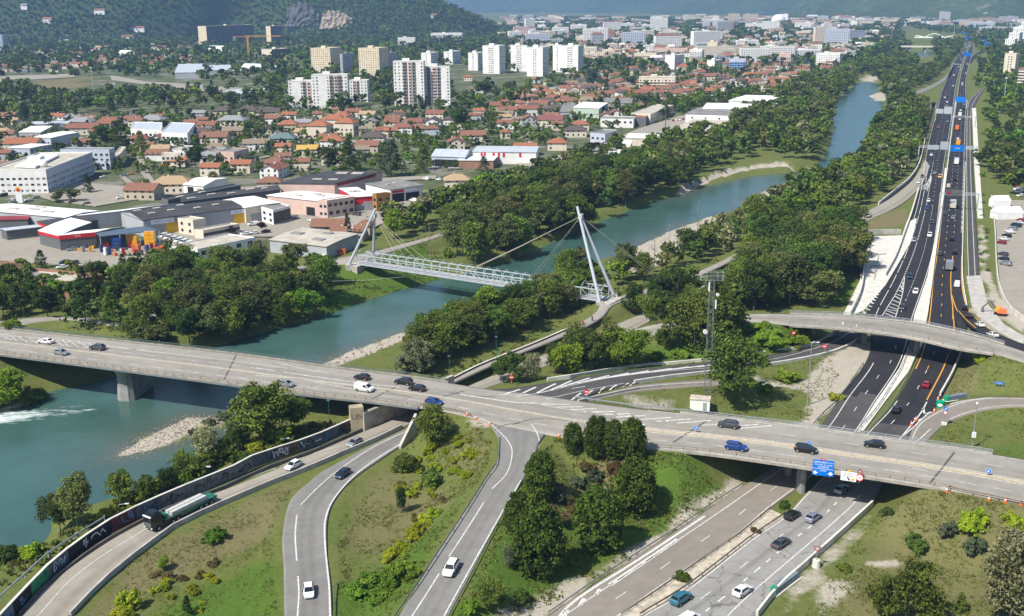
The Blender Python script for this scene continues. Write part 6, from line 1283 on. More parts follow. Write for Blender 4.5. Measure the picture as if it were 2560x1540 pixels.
# ---- trees and shrubs seen one by one in the foreground
for a in[(1433,1128,78,'small dark thuja alone beside the ramp mouth'),(1493,1138,108,'dark thuja at the left end of the roadside row'),(1534,1142,100,'dark thuja in the middle of the roadside row'),(1580,1148,112,'dark thuja at the right end of the roadside row'),(1351,1240,122,'dark thuja leaning over the ramp edge'),(1588,1285,150,'broad dark thuja nearest the grassy bank'),(1497,1372,176,'largest dark thuja in the middle of the island'),(1345,1428,190,'huge dark thuja at the front of the island'),(1296,1330,110,'dark thuja touching the white guardrail')]:
 T(a[0],a[1],a[2],'thuja','thuja','',.86 if a[2]>130 else .8,a[3]+' with a pointed crown' if len(a[3].split())<6 else a[3])
for a in[(1085,1112,120,'round','mid','standing on the bank beside the overbridge corner',1.05),(1020,1182,60,'bush','mid','on the flowering slope of the loop island',.8),(1080,1215,62,'bush','mid','lower on the flowering slope',.75),(1003,1280,66,'tall','dark','in the middle of the loop island',.7),(470,1538,58,'conifer','dark','at the front of the lower island',.9),(1620,1150,20,'bush','mid','at the end of the overbridge railing',1),(530,1352,46,'bush','green','on the dry island right of the truck',1.0),(408,1425,42,'round','green','on the dry island below the truck',1.2),(330,1520,55,'bush','lime','at the front of the dry island',.9),(300,1560,50,'bush','lime','at the lower edge of the dry island',1),(955,1478,66,'bush','green','forming the lower mound near the straight ramp',1.25),(1012,1438,66,'bush','green','forming the upper mound near the straight ramp',1.1),(900,1490,42,'bush','green','at the tail of the low mound',1.2),(1005,1380,34,'bush','lime','in the row above the green mound',1.2),(1060,1312,30,'bush','lime','at the top of the yellow row',1.3),(1040,1345,34,'bush','lime','in the middle of the yellow row',1.3),(970,1400,32,'bush','yellow','at the foot of the yellow row',1.2),(1085,1290,26,'bush','lime','beside the straight ramp guardrail',1.2),(1400,1245,44,'bush','grey','between the island thujas',.9),(1450,1215,44,'bush','bluish','upper middle of the thuja island',.9),(1490,1205,46,'bush','bluish','right middle of the thuja island',.8),(1390,1300,44,'bush','rusty','left middle of the thuja island',1.1),(1440,1280,40,'bush','rusty','centre of the thuja island',1.1),(1540,1180,36,'bush','rusty','below the roadside thuja row',1.1),(1470,1175,30,'bush','rusty','under the roadside thuja row',1.1),(1230,1520,90,'round','mid','at the lower front of the thuja island',.9),(1270,1420,60,'tall','grey','bare looking, left of the huge thuja',.8),(1165,1530,40,'bush','green','by the lower end of the straight ramp',1),(1310,1500,34,'bush','mid','below the huge thuja',1.2),(2265,1560,200,'round','mid','on the grass at the lower right',.92),(2400,1530,60,'conifer','mid','beside the round tree at the lower right',1.2),(2525,1560,250,'tall','pale','whitish at the lower right corner',.95),(2590,1520,220,'tall','pale','half cut off at the right edge',.9),(2430,1330,62,'bush','lime','below the orange cones on the bank',.95),(2550,1330,64,'bush','lime','at the right edge of the bank',.95),(2370,1340,44,'bush','grey','left of the lime bush',.9),(2440,1380,46,'bush','bluish','in front of the lime bushes',1),(2280,1375,48,'bush','mid','on the middle of the right bank',1.1),(2220,1285,26,'bush','dark','at the end of the overbridge bank',1),(2110,1425,26,'bush','mid','near the flood light trailer',1.2),(1705,1455,34,'bush','mid','growing in the sandy central reserve',.9),(1960,1268,24,'bush','mid','in the reserve by the bridge pier',1.1),(1890,1330,16,'bush','rusty','small in the central reserve',1.2),(1735,868,150,'round','mid','left of the pair behind the telecom mast',1.15),(1815,868,168,'round','mid','right of the pair behind the telecom mast',1.15),(1775,872,110,'round','dark','between the pair behind the telecom mast',1),(1840,1000,185,'round','mid','large, right of the telecom mast',1.0),(1660,868,62,'round','mid','alone on the lush grass by the upper ramp',.9),(1700,890,30,'bush','green','low, beside the slip road',1.6),(1640,892,20,'bush','green','low, near the slip road sign',2.2),(1930,858,46,'bush','green','under the flyover end',1.7),(1980,862,44,'bush','green','right under the flyover end',1.5),(1900,830,34,'bush','green','beside the flyover ramp',1.6),(1965,945,34,'bush','green','beside the gravel track',1.6),(1915,980,30,'bush','green','near the gravel track fork',1.4),(2092,1000,26,'bush','lime','behind the green rail',1.2),(2448,905,34,'bush','lime','under the flyover right end',1.1),(650,1112,190,'round','mid','at the water edge under the river bridge',1.1),(730,1088,110,'round','mid','beside the underpass wall',1.15),(600,1130,90,'round','dark','left of the water edge tree',1.1),(560,1150,70,'round','mid','above the slope of the graffiti wall',1.1),(690,1110,60,'bush','green','under the water edge tree',1.2),(500,1180,60,'bush','mid','between the river and the dark tags',1.2),(430,1215,60,'bush','green','behind the wall bend',1.2),(350,1260,50,'bush','lime','behind the brown wall panels',1.2),(640,1135,40,'bush','lime','on the slope over the blue tags',1.4),(520,1155,100,'tall','pale','leaning over the gravel bank',1.2),(470,1190,74,'round','mid','between the river and graffiti wall',1.1),(310,1265,115,'round','mid','with pointed top by the river edge',.9),(372,1262,92,'round','mid','second by the river edge',.9),(425,1245,96,'round','dark','third by the river edge',.9),(205,1320,150,'round','olive','willow shaped by the river edge',.95),(152,1332,110,'round','dark','below the willow shaped one',1),(75,1395,46,'bush','lime','by the wooden fence',1),(15,1400,46,'bush','dark','at the lower left edge',1.2),(270,1305,40,'bush','lime','behind the black graffiti',1.2),(300,1290,34,'bush','lime','above the truck',1.1),(30,1018,120,'round','green','under the left end of the river bridge',1.4),(-20,1030,90,'round','mid','at the left edge under the river bridge',1.3),(70,1010,50,'bush','mid','at the water under the river bridge',1.3),(215,815,130,'cedar','dark','beside the left bank path',.9),(285,812,110,'conifer','mid','behind the left bank path',1.1),(120,792,90,'round','dark','above the left bank path',1.1),(22,822,34,'bush','green','at the left end of the bridge parapet',1.3),(330,850,70,'round','mid','at the foot of the left bank path',1),(380,852,60,'bush','olive','on the left bank by the bridge',1.3),(790,1065,14,'bush','pale','white flowering by the underpass',2),(560,1185,24,'bush','lime','above the dark graffiti',1.3),(700,1120,26,'bush','green','above the underpass wall',1.5),(600,1150,36,'bush','mid','on the river slope',1.3),(1060,935,100,'round','pale','silvery at the end of the gravel bar',1.1),(1040,930,66,'bush','grey','at the end of the gravel bar',1.1)]:
 T(a[0],a[1],a[2],a[3],a[4],a[5],a[6])
rr_=random.Random(3)
for i in range(46):
 if i<30:px,py=rr_.uniform(1040,1190),rr_.uniform(1095,1195)
 elif i<40:px,py=rr_.uniform(345,570),rr_.uniform(1440,1535)
 else:px,py=rr_.uniform(980,1100),rr_.uniform(1200,1300)
 T(px,py,rr_.uniform(13,22),'bush','yellow' if rr_.random()<.7 else 'lime','on the %s'%('upper flowering slope' if i<30 else 'dry lower island' if i<40 else 'middle of the loop island'),1.1)
for px,py in((390,1440),(420,1445),(455,1450),(500,1442),(535,1412),(1000,1215),(1110,1255),(1040,1300)):T(px,py,18,'bush','rusty','dead on the island grass',1.2)
# ---- landmark trees in the town
for a in[(978,440,100,'cedar','bluish','big in the middle of the town',1.0),(1058,425,74,'cedar','mid','right of the big blue cedar',.8),(830,425,64,'round','dark','behind the charcoal roofed hall',1),(875,428,84,'cedar','dark','left of the big blue cedar',.8),(490,420,58,'round','dark','pine shaped on the street',1.2),(355,395,72,'conifer','mid','by the street corner',1.1),(300,375,80,'cedar','dark','beside the white sheds',1.1),(265,370,60,'round','dark','left beside the white sheds',1.2),(123,328,68,'cypress','dark','alone by the white roofs',1.2),(220,480,50,'conifer','dark','in front of the white office',1),(105,670,52,'conifer','dark','broad, by the merchant yard',1.3),(870,590,64,'conifer','dark','slender by the brown roofed house',.7),(580,585,26,'round','purple','left in the depot yard',1.1),(655,578,28,'round','purple','right in the depot yard',1.1),(1480,380,28,'round','purple','left below the white depot',1.6),(1505,378,28,'round','purple','right below the white depot',1.6),(150,505,38,'round','olive','in the sphere office car park',1.3),(185,502,36,'round','olive','second in the sphere office car park',1.3),(365,490,44,'tall','olive','by the dark hall',1.2),(535,470,42,'tall','olive','before the white workshop',1.2),(310,690,62,'conifer','mid','beside the brown parapet hall',1.1),(1010,500,34,'round','dark','before the open garage',1.2),(1150,330,62,'round','dark','above the steel shed',1),(1210,430,44,'cedar','bluish','below the canopy shed',1),(1515,240,40,'conifer','dark','tall by the terraces',1),(1490,212,44,'conifer','dark','beside the terraces',1),(1540,170,34,'conifer','dark','by the cream slab',.8),(1560,172,28,'cypress','dark','by the cream slab',1.4),(495,150,44,'cypress','dark','left of the crane',1.6),(365,128,32,'cypress','dark','on the hill foot',1.6),(1480,215,46,'round','bluish','grey among the twin towers',1),(2015,160,30,'conifer','dark','among the far houses',1)]:
 T(a[0],a[1],a[2],a[3],a[4],a[5],a[6])
# ---- woods: many trees, the three hundred largest of them built one by one
CAND=[]
ROADC=[((L+Rr)/2,np.linalg.norm(L-Rr,axis=1)/2,F)for L,Rr,F in ROADS.values()]
ROADP=np.concatenate([np.concatenate([c[:,:2],w_[:,None]],1)for c,w_,F in ROADC]);ROADP=ROADP
def clear(x,y,m):
 d=np.hypot(ROADP[:,0]-x,ROADP[:,1]-y)-ROADP[:,2]
 if d.min()<m:return False
 for fx,fy,r_ in FOOT:
  if abs(fx-x)<r_+m*.6 and abs(fy-y)<r_+m*.6:return False
 for P in RECTS:
  if P[:,0].min()-m*.6<x<P[:,0].max()+m*.6 and P[:,1].min()-m*.6<y<P[:,1].max()+m*.6 and inpoly(np.array([x]),np.array([y]),P)[0]:return False
 return True
hr=random.Random(77);hn=0;hs=[]
HZ=[pxpoly(z_)for z_ in([(-60,300),(300,295),(640,285),(1100,285),(1300,245),(1480,215),(1700,200),(1980,170),(2080,175),(1950,215),(1720,255),(1500,300),(1400,330),(1150,370),(900,400),(640,430),(400,420),(280,380),(-60,380)],)]
c_=0
while hn<118 and c_<9000:
 c_+=1;P=HZ[0];x,y=hr.uniform(P[:,0].min(),P[:,0].max()),hr.uniform(P[:,1].min(),P[:,1].max())
 if not inpoly(np.array([x]),np.array([y]),P)[0]or not clear(x,y,5.5):continue
 px,py=PJ((x,y,5))
 if 640<px<1140 and py<280:continue
 house(px,py,hr.uniform(9.5,15)*ppm((x,y,5)),hr.choice(['red','red','brown','brown','orange','greybrown','tan','dark','grey']),hr.choice(['white','cream','cream','sand','grey']),hr.choice('gggghhf'),hr.choice([1,1.5,1.7]));hn+=1
def roofs(name,label,zones,n,w0,w1,h0,h1,gap,flat):
 r=random.Random(n);byk={}
 for z_ in zones:
  P=pxpoly(z_);k=c=0
  while k<n and c<n*8:
   c+=1;px,py=r.uniform(min(q[0]for q in z_),max(q[0]for q in z_)),min(q[1]for q in z_)+(max(q[1]for q in z_)-min(q[1]for q in z_))*r.random();g=G(px,py);x,y=g[0],g[1]
   if not inpoly(np.array([x]),np.array([y]),P)[0]or not clear(x,y,gap)or inpoly(np.array([x]),np.array([y]),RIVER)[0]:continue
   w_,d,h=r.uniform(w0,w1),r.uniform(9,14),r.uniform(h0,h1);a=r.choice([0,.2,-.25,.1]);FOOT.append((x,y,max(w_,d)*.5));k+=1
   wl=WALLS[r.choice(['white','cream','cream','sand','grey','pink'])];rf=r.choice([ROOFM['white'],ROOFM['beige'],ROOFM['beige'],ROOFM['grey'],TILE['red'],TILE['brown']])if flat else TILE[r.choice(['red','red','brown','orange','brown','greybrown','dark'])]
   mb_=MASS.setdefault(name,MB());mb_.box((x,y,h/2-1),(w_,d,h+2),wl,a)
   cs,sn=math.cos(a),math.sin(a);F_=lambda X,Y,Z:(x+X*cs-Y*sn,y+X*sn+Y*cs,Z);X,Y=w_/2+.4,d/2+.4
   if flat and r.random()<.75:mb_.box((x,y,h+.25),(w_*.98,d*.98,.3),rf,a);mb_.box(F_(w_*r.uniform(-.3,.3),0,h+1.2),(3,3,2),wl,a)
   else:zt=h+d*.24;mb_.poly([F_(-X,-Y,h),F_(X,-Y,h),F_(X*.8,0,zt),F_(-X*.8,0,zt)],rf);mb_.poly([F_(X,Y,h),F_(-X,Y,h),F_(-X*.8,0,zt),F_(X*.8,0,zt)],rf);mb_.poly([F_(X,-Y,h),F_(X,Y,h),F_(X*.8,0,zt)],rf);mb_.poly([F_(-X,Y,h),F_(-X,-Y,h),F_(-X*.8,0,zt)],rf)
   for i in range(int(w_/4)):
    for j in range(int(h/3.2)):
     X0=-w_/2+2+i*4;Z0=1.8+j*3;mb_.poly([F_(X0-.7,-d/2-.05,Z0-.7),F_(X0+.7,-d/2-.05,Z0-.7),F_(X0+.7,-d/2-.05,Z0+.7),F_(X0-.7,-d/2-.05,Z0+.7)],WINM)
 o=MASS[name].build(name,kind='stuff');o['label']=label;o['category']='town'
MASS={}
roofs('crowded_roofs','crowded small tiled houses between the terraces and the far blocks',[[(1290,240),(1460,190),(1700,168),(1950,160),(2150,138),(2100,160),(1960,205),(1700,245),(1500,270),(1330,300)],[(-80,185),(-80,130),(300,120),(480,122),(480,165),(200,180)]],85,8,16,4,6.5,3,False)
roofs('distant_town','crowded pale blocks of the distant town',[[(1270,150),(1280,62),(2240,62),(2235,100),(2130,145),(1700,168),(1460,160)]],330,9,22,8,16,3,True)
roofs('farthest_town','pale specks of the farthest town below the mountains',[[(1250,66),(1250,44),(2560,52),(2560,72),(2260,68)]],190,20,60,10,22,8,True)
GRID={}
def free(x,y,gap):
 g=4.0;cx,cy=int(x//g),int(y//g);k=int(gap//g)+1
 for i in range(cx-k,cx+k+1):
  for j in range(cy-k,cy+k+1):
   for q in GRID.get((i,j),()):
    if(q[0]-x)**2+(q[1]-y)**2<gap*gap:return False
 return True
def note(x,y):GRID.setdefault((int(x//4),int(y//4)),[]).append((x,y))
for p in PLANTED:note(*p)
def wood(pts,n,gap,h0,h1,kinds,where,zp=0,m=2.2,tries=12,water=.6):
 P=pxpoly(pts,zp);r=random.Random(len(CAND)+5);k=0
 lo,hi=P.min(0),P.max(0);c=0;pl=(min(p[0]for p in pts),max(p[0]for p in pts),min(p[1]for p in pts),max(p[1]for p in pts))
 while k<n and c<n*tries:
  c+=1;x,y=r.uniform(lo[0],hi[0]),r.uniform(lo[1],hi[1])
  if not inpoly(np.array([x]),np.array([y]),P)[0]or not free(x,y,gap):continue
  if not clear(x,y,m):continue
  if lo[1]<1500 and polydist(np.array([x]),np.array([y]),RIVER)[0]<water:continue
  if inpoly(np.array([x]),np.array([y]),RIVER)[0]:continue
  kd,cl=r.choice(kinds);h=r.uniform(h0,h1);
  if kd=='bush':h*=.4
  note(x,y);u_,v_=PJ((x,y,0));u_=(u_-pl[0])/(pl[1]-pl[0]);v_=(v_-pl[2])/(pl[3]-pl[2]);cell=('back' if v_<.36 else 'middle' if v_<.68 else 'front')+' '+('far left' if u_<.17 else 'left' if u_<.38 else 'centre' if u_<.62 else 'right' if u_<.83 else 'far right')
  CAND.append((x,y,h,kd,cl,cell+' '+where,r.uniform(.85,1.25)));k+=1
RIP=[('round','mid')]*9+[('tall','mid')]*4+[('round','dark')]*4+[('tall','olive')]*3+[('round','olive')]*2+[('tall','pale')]+[('bush','mid')]*2+[('bush','green'),('round','green')]
GARD=[('round','mid')]*5+[('round','dark')]*4+[('round','green')]*2+[('conifer','dark')]*2+[('cedar','mid'),('round','olive'),('bush','green'),('bush','mid')]
wood([(355,845),(470,868),(545,866),(650,828),(790,780),(815,745),(800,700),(720,690),(560,700),(440,700),(380,740),(345,790)],85,4.4,9,14.5,RIP,'of the wood left of the river',-1,2.0,30,-1)
wood([(-60,800),(40,792),(160,780),(330,780),(345,720),(300,700),(-60,705)],40,5.0,7,12,GARD,'of the parapet hall grove',1,1.8,30)
wood([(350,720),(440,700),(470,640),(380,650),(340,690)],9,5,6,9,RIP,'of the depot street grove',0,1.5)
wood([(1090,640),(1150,660),(1280,645),(1413,588),(1479,556),(1592,512),(1689,468),(1730,450),(1700,400),(1560,430),(1450,470),(1290,525),(1130,575),(1080,610)],150,4.6,12,18,RIP,'of the wood above the footbridge',-1,2.0,30,-1)
wood([(980,600),(1090,560),(1290,510),(1450,455),(1560,405),(1540,380),(1400,430),(1250,480),(1080,530),(960,570)],80,5.0,9,14,RIP,'of the depot side wood',0,1.8,30)
wood([(1700,440),(1780,430),(1900,400),(2020,400),(2065,375),(2078,330),(2082,280),(2060,260),(1900,300),(1780,340),(1640,380),(1600,410)],240,4.4,10,16,RIP,'of the warehouse side river wood',-1,2,30)
wood([(1850,320),(1990,260),(2090,245),(2130,212),(2150,188),(2240,178),(2290,165),(2300,150),(2240,140),(2150,165),(2020,205),(1880,265),(1780,320)],420,5,10,15,RIP,'of the upper left bank wood',0,2,30)
wood([(1865,778),(2060,766),(2100,715),(2140,690),(2142,645),(2130,605),(2085,590),(2060,585),(1960,620),(1890,660),(1850,700),(1830,740)],75,4.8,12,17,RIP,'of the plaza side wood',0,2.0,30)
wood([(1890,640),(1960,590),(2075,560),(2160,522),(2230,475),(2285,415),(2300,350),(2315,280),(2285,260),(2210,300),(2180,340),(2170,380),(2140,410),(2060,455),(1990,480),(1900,530),(1860,580)],330,4.4,9,14,RIP,'of the river to motorway wood',0,2.2,30)
wood([(2215,290),(2280,258),(2290,225),(2340,200),(2370,165),(2395,130),(2356,125),(2358,168),(2270,185),(2205,200),(2210,232),(2222,256)],320,5.2,9,14,RIP,'of the upper motorway wood',0,2.2,30)
wood([(1385,735),(1480,745),(1560,725),(1690,690),(1790,650),(1850,615),(1860,570),(1790,590),(1700,660),(1620,690),(1560,690),(1460,690),(1400,700)],34,6.0,7,12,RIP+[('tall','pale')]*2+[('bush','grey')]*2,'of the gravelly bank',-1,1.8,30)
wood([(1050,930),(1110,920),(1180,895),(1290,845),(1360,812),(1440,780),(1480,765),(1400,762),(1330,785),(1220,815),(1150,845),(1080,885)],42,4.6,9,13,RIP,'of the right bank wood',-1,2.0,40)
wood([(1215,952),(1290,945),(1400,930),(1480,915),(1560,900),(1585,880),(1540,855),(1450,880),(1370,915),(1270,935)],24,5.2,8,13,RIP,'of the grove by the slip road',3,1.5,40)
wood([(1530,800),(1600,760),(1680,735),(1740,700),(1800,680),(1820,720),(1800,770),(1700,790),(1570,825)],18,6,7,11,RIP,'of the upper ramp grove',2,1.5,40)
wood([(1820,700),(1860,690),(1880,740),(1850,775),(1800,740)],9,5,8,13,RIP,'behind the telecom mast',1,1.5,40)
wood([(2455,480),(2600,500),(2640,420),(2600,330),(2470,330),(2450,400)],60,4.6,10,15,GARD,'of the parking lot wood',0,2,30)
wood([(2448,320),(2600,320),(2600,240),(2510,225),(2470,245)],34,7,10,15,GARD,'of the right edge park',0,2,30)
wood([(2435,240),(2500,225),(2510,190),(2490,130),(2450,130),(2440,180)],40,8,10,14,GARD,'of the strip right of the motorway',0,2,30)
wood([(2455,700),(2480,700),(2470,600),(2460,480),(2448,480)],12,5,3,5,[('bush','green'),('bush','mid')],'on the verge beside the parking lot',0,1,30)
# parkland bands and gardens in the town
wood([(-80,330),(60,310),(160,310),(290,280),(480,282),(680,268),(690,235),(540,225),(420,240),(300,240),(160,250),(40,215),(-80,220)],230,7,10,17,GARD,'of the stadium tree belt',0,2,30)
wood([(640,265),(740,285),(960,285),(1120,290),(1320,280),(1330,220),(1120,225),(980,180),(880,205),(700,190),(640,215)],230,8,10,17,GARD,'of the white tower park',0,2,30)
wood([(-80,480),(250,440),(600,440),(900,440),(1100,430),(1250,400),(1480,330),(1700,270),(1800,220),(1500,225),(1300,240),(1100,280),(700,275),(300,290),(-80,330)],1500,4.6,4,8.5,GARD+[('bush','green'),('bush','mid'),('round','green')],'of the town gardens',0,.9,30)
wood([(1300,240),(1330,200),(1460,175),(1700,170),(1900,165),(2040,170),(2140,150),(2000,215),(1850,250),(1600,320),(1500,330)],420,6,6,12,GARD,'among the terraces',0,1.6,30)
wood([(1480,300),(1640,300),(1800,265),(1900,250),(1880,235),(1700,262),(1560,250),(1480,270)],70,7,9,13,GARD,'in the poplar belt',0,2,30)
FARC=[]
def far_wood(pts,n,gap,h0,h1,kinds,zp=0):
 P=pxpoly(pts,zp);r=random.Random(99+n);lo,hi=P.min(0),P.max(0);k=c=0
 while k<n and c<n*22:
  c+=1
  x,y=r.uniform(lo[0],hi[0]),r.uniform(lo[1],hi[1])
  if not inpoly(np.array([x]),np.array([y]),P)[0]or not free(x,y,gap)or not clear(x,y,2):continue
  if inpoly(np.array([x]),np.array([y]),RIVER)[0]:continue
  kd,cl=r.choice(kinds);note(x,y);FARC.append((x,y,r.uniform(h0,h1),kd,cl,'',r.uniform(.9,1.4)));k+=1
far_wood([(-300,215),(-100,190),(190,190),(290,188),(560,205),(700,190),(900,195),(1000,170),(1250,165),(1290,110),(1240,90),(1000,96),(700,95),(300,103),(-300,108)],3200,8,8,16,GARD)
far_wood([(1240,180),(2100,160),(2250,130),(2260,100),(2240,72),(1260,72),(1250,110)],5200,6.5,10,16,GARD)
far_wood([(1240,74),(2250,74),(2280,50),(1300,46)],6000,9,11,18,GARD)
far_wood([(2440,130),(2700,160),(2700,50),(2200,50),(2300,75),(2400,90)],1500,11,10,16,GARD)
far_wood([(2190,205),(2330,180),(2398,132),(2408,104),(2330,104),(2340,150),(2356,172),(2270,186),(2150,160),(2275,118),(2240,100),(2150,140)],700,6,8,14,GARD)
far_wood([(2430,240),(2470,240),(2480,135),(2560,110),(2700,110),(2700,260),(2500,260)],500,8,8,13,GARD)
CAND.sort(key=lambda q:-q[2]/q[1])
seen=lambda q:-60<PJ((q[0],q[1],5))[0]<2620
KMAX={'tree':300,'bush':60,'conifer':80,'cedar':30,'cypress':10}
cnt={}
for o in THINGS:cnt[o['category']]=cnt.get(o['category'],0)+1
rest=[]
for q in CAND:
 c=KNAME[q[3]][1]
 if seen(q)and cnt.get(c,0)<KMAX[c]and q[1]<1200:cnt[c]=cnt.get(c,0)+1;tree(*q[:7])
 else:rest.append(q)
LODC={}
def lod(kind,col,near):
 k=(kind,near)
 if k not in LODC:
  nc,nl,lf=(26,13,.046)if near else(10,6,.11)
  if kind=='bush':lf*=1.6
  LODC[k]=[crown_arrays(kind,5+i,nc,nl,lf)for i in range(4)]
 return LODC[k]
def mass(name,items,near,label):
 byc={}
 for q in items:byc.setdefault(q[4],[]).append(q)
 V=[];F_=[];Tt=[];K=[];MI=[];mats=[];off=0;r=np.random.default_rng(1)
 for col,qs in byc.items():
  mi=len(mats);mats.append(LEAF[col])
  xs=np.array([q[0]for q in qs]);ys=np.array([q[1]for q in qs]);zs=land(xs,ys)if len(qs)and not hasattr(qs[0],'zz')else None
  for q,z in zip(qs,zs):
   if len(q)>7:z=q[7]
   v,f,t=lod(q[3],col,near)[int(r.integers(0,4))];a=r.uniform(0,6.283);cs,sn=math.cos(a),math.sin(a);h=q[2];w_=h*q[6]
   V.append(np.stack([(v[:,0]*cs-v[:,1]*sn)*w_+q[0],(v[:,0]*sn+v[:,1]*cs)*w_+q[1],v[:,2]*h+z],1));F_.append(f+off);off+=len(v);Tt.append(np.repeat(t,4));K.append(np.full(len(v),r.random()));MI.append(np.full(len(f),mi))
 me=npmesh(name,np.concatenate(V),np.concatenate(F_),mats);me.polygons.foreach_set('material_index',np.concatenate(MI).astype(np.int32))
 for nm,d in(('tint',Tt),('kin',K)):
  at=me.attributes.new(nm,'FLOAT','POINT');at.data.foreach_set('value',np.concatenate(d).astype(np.float32))
 o=link(name,me,kind='stuff');o['label']=label;o['category']='woodland';return o
mass('riverside_woods',[q for q in rest if q[1]<620],True,'crowded riverside and garden trees between the river and the town')
mass('town_trees',[q for q in rest if q[1]>=620],True,'crowded trees among the houses and along the upper river')
mass('valley_trees',FARC,False,'far trees filling the valley floor between the blocks')
# ---- tufts of grass and weeds on the banks
def tufts(name,pts,n,h0,h1,cols,zp=0,label=''):
 P=pxpoly(pts,zp);r=np.random.default_rng(n);lo,hi=P.min(0),P.max(0);x=r.uniform(lo[0],hi[0],n*3);y=r.uniform(lo[1],hi[1],n*3);k=inpoly(x,y,P);x,y=x[k][:n],y[k][:n]
 ok=np.ones(len(x),bool)
 for i in range(0,len(ROADP)):ok&=np.hypot(x-ROADP[i,0],y-ROADP[i,1])>ROADP[i,2]+.5
 ok&=vnoise(x,y,5)+r.uniform(-.25,.25,len(x))>.45
 ok&=~inpoly(x,y,RIVER)
 x,y=x[ok],y[ok];z=land(x,y);N=len(x);B=5
 h=r.uniform(h0,h1,N);V=[];
 for b_ in range(B):
  a=r.uniform(0,6.283,N);lx,ly=np.cos(a),np.sin(a);w_=h*.32;ox=r.uniform(-.3,.3,N);oy=r.uniform(-.3,.3,N)
  V.append(np.stack([np.stack([x+ox-ly*w_,y+oy+lx*w_,z-.1],1),np.stack([x+ox+ly*w_,y+oy-lx*w_,z-.1],1),np.stack([x+ox+lx*h*.5+ly*w_*.6,y+oy+ly*h*.5-lx*w_*.6,z+h],1),np.stack([x+ox+lx*h*.5-ly*w_*.6,y+oy+ly*h*.5+lx*w_*.6,z+h*.9],1)],1))
 V=np.concatenate(V,0).reshape(-1,3);F_=np.arange(len(V)).reshape(-1,4);me=npmesh(name,V,F_,[LEAF[c]for c in cols]);me.polygons.foreach_set('material_index',r.integers(0,len(cols),len(F_)).astype(np.int32))
 for nm in('tint','kin'):
  at=me.attributes.new(nm,'FLOAT','POINT');at.data.foreach_set('value',np.repeat(r.uniform(0,1,len(F_)),4).astype(np.float32))
 o=link(name,me,kind='stuff');o['label']=label;o['category']='grass'
tufts('island_weeds',[(180,1580),(330,1400),(560,1270),(780,1180),(720,1250),(700,1580)],5000,.06,.22,['hay','hay','olive','hay','green'],1.3,'weeds and short grass of the dry island')
tufts('slope_weeds',[(835,1580),(830,1300),(1000,1110),(1080,1040),(1240,1060),(1220,1200),(960,1580)],7000,.07,.3,['hay','hay','olive','hay','green'],3,'weeds of the flowering slope')
tufts('thuja_bank_weeds',[(1120,1580),(1310,1220),(1420,1100),(1640,1140),(1850,1205),(1600,1360),(1280,1560)],9000,.1,.4,['hay','hay','olive','hay','green'],3,'lush weeds below the thujas')
tufts('right_bank_weeds',[(1960,1580),(2200,1270),(2350,1240),(2620,1290),(2620,1600)],9000,.08,.3,['hay','hay','olive','hay','green'],1,'rough grass of the bank at the lower right')
tufts('verge_weeds',[(1400,1010),(1560,860),(1900,830),(2060,860),(2100,920),(1990,1080),(1700,1030)],8000,.08,.3,['hay','hay','olive','hay','green'],2,'grass between slip road and overbridge')
tufts('loop_bank_weeds',[(2300,980),(2420,890),(2620,940),(2620,1180),(2330,1110)],4000,.08,.3,['hay','hay','olive','hay','green'],1.5,'grass inside the right loop')
tufts('left_bank_weeds',[(300,860),(640,830),(980,735),(1130,690),(1090,600),(880,660),(640,720),(200,800)],6000,.15,.6,['hay','hay','olive','hay','green'],-1,'tall grass of the left river bank')
tufts('quay_weeds',[(-40,1400),(130,1360),(420,1200),(700,1080),(900,1060),(640,1140),(300,1290),(-40,1520)],2500,.3,.9,['hay','hay','olive','hay','green'],0,'weeds between river and graffiti wall')
tufts('path_weeds',[(1100,960),(1280,880),(1460,800),(1600,730),(1800,660),(1790,640),(1560,705),(1420,780),(1240,870),(1060,950)],2500,.3,.8,['hay','hay','olive','hay','green'],1,'weeds along the cycle path')
# ------------------------------------------------------------------ cars and vans
def paint(name,c,metal=.3):return mat('car_'+name,c,.32,0,metal=metal,coat=.6,spec=.5)
PAINT={'white':paint('white',(.74,.74,.73),0),'black':paint('black',(.008,.009,.011),.2),'silver':paint('silver',(.36,.38,.40),.5),'grey':paint('grey',(.075,.083,.092),.4),'blue':paint('blue',(.012,.06,.26),.3),'teal':paint('teal',(.03,.16,.22),.3),'red':paint('red',(.30,.012,.025),.2),'lilac':paint('lilac',(.33,.35,.45),.5),'dark blue':paint('dark_blue',(.018,.035,.06),.4),'pale blue':paint('pale_blue',(.28,.38,.46),.5),'yellow':paint('yellow',(.75,.34,.01),0),'orange':paint('orange',(.75,.15,.02),0),'beige':paint('beige',(.55,.50,.42),0),'dark green':paint('dark_green',(.012,.04,.03),.2)}
TAIL=mat('tail_light',(.45,.01,.01),.3,0);HEAD=mat('head_light',(.7,.72,.74),.15,0,spec=.7);RIM=mat('wheel_rim',(.38,.39,.40),.4,0,metal=.6)
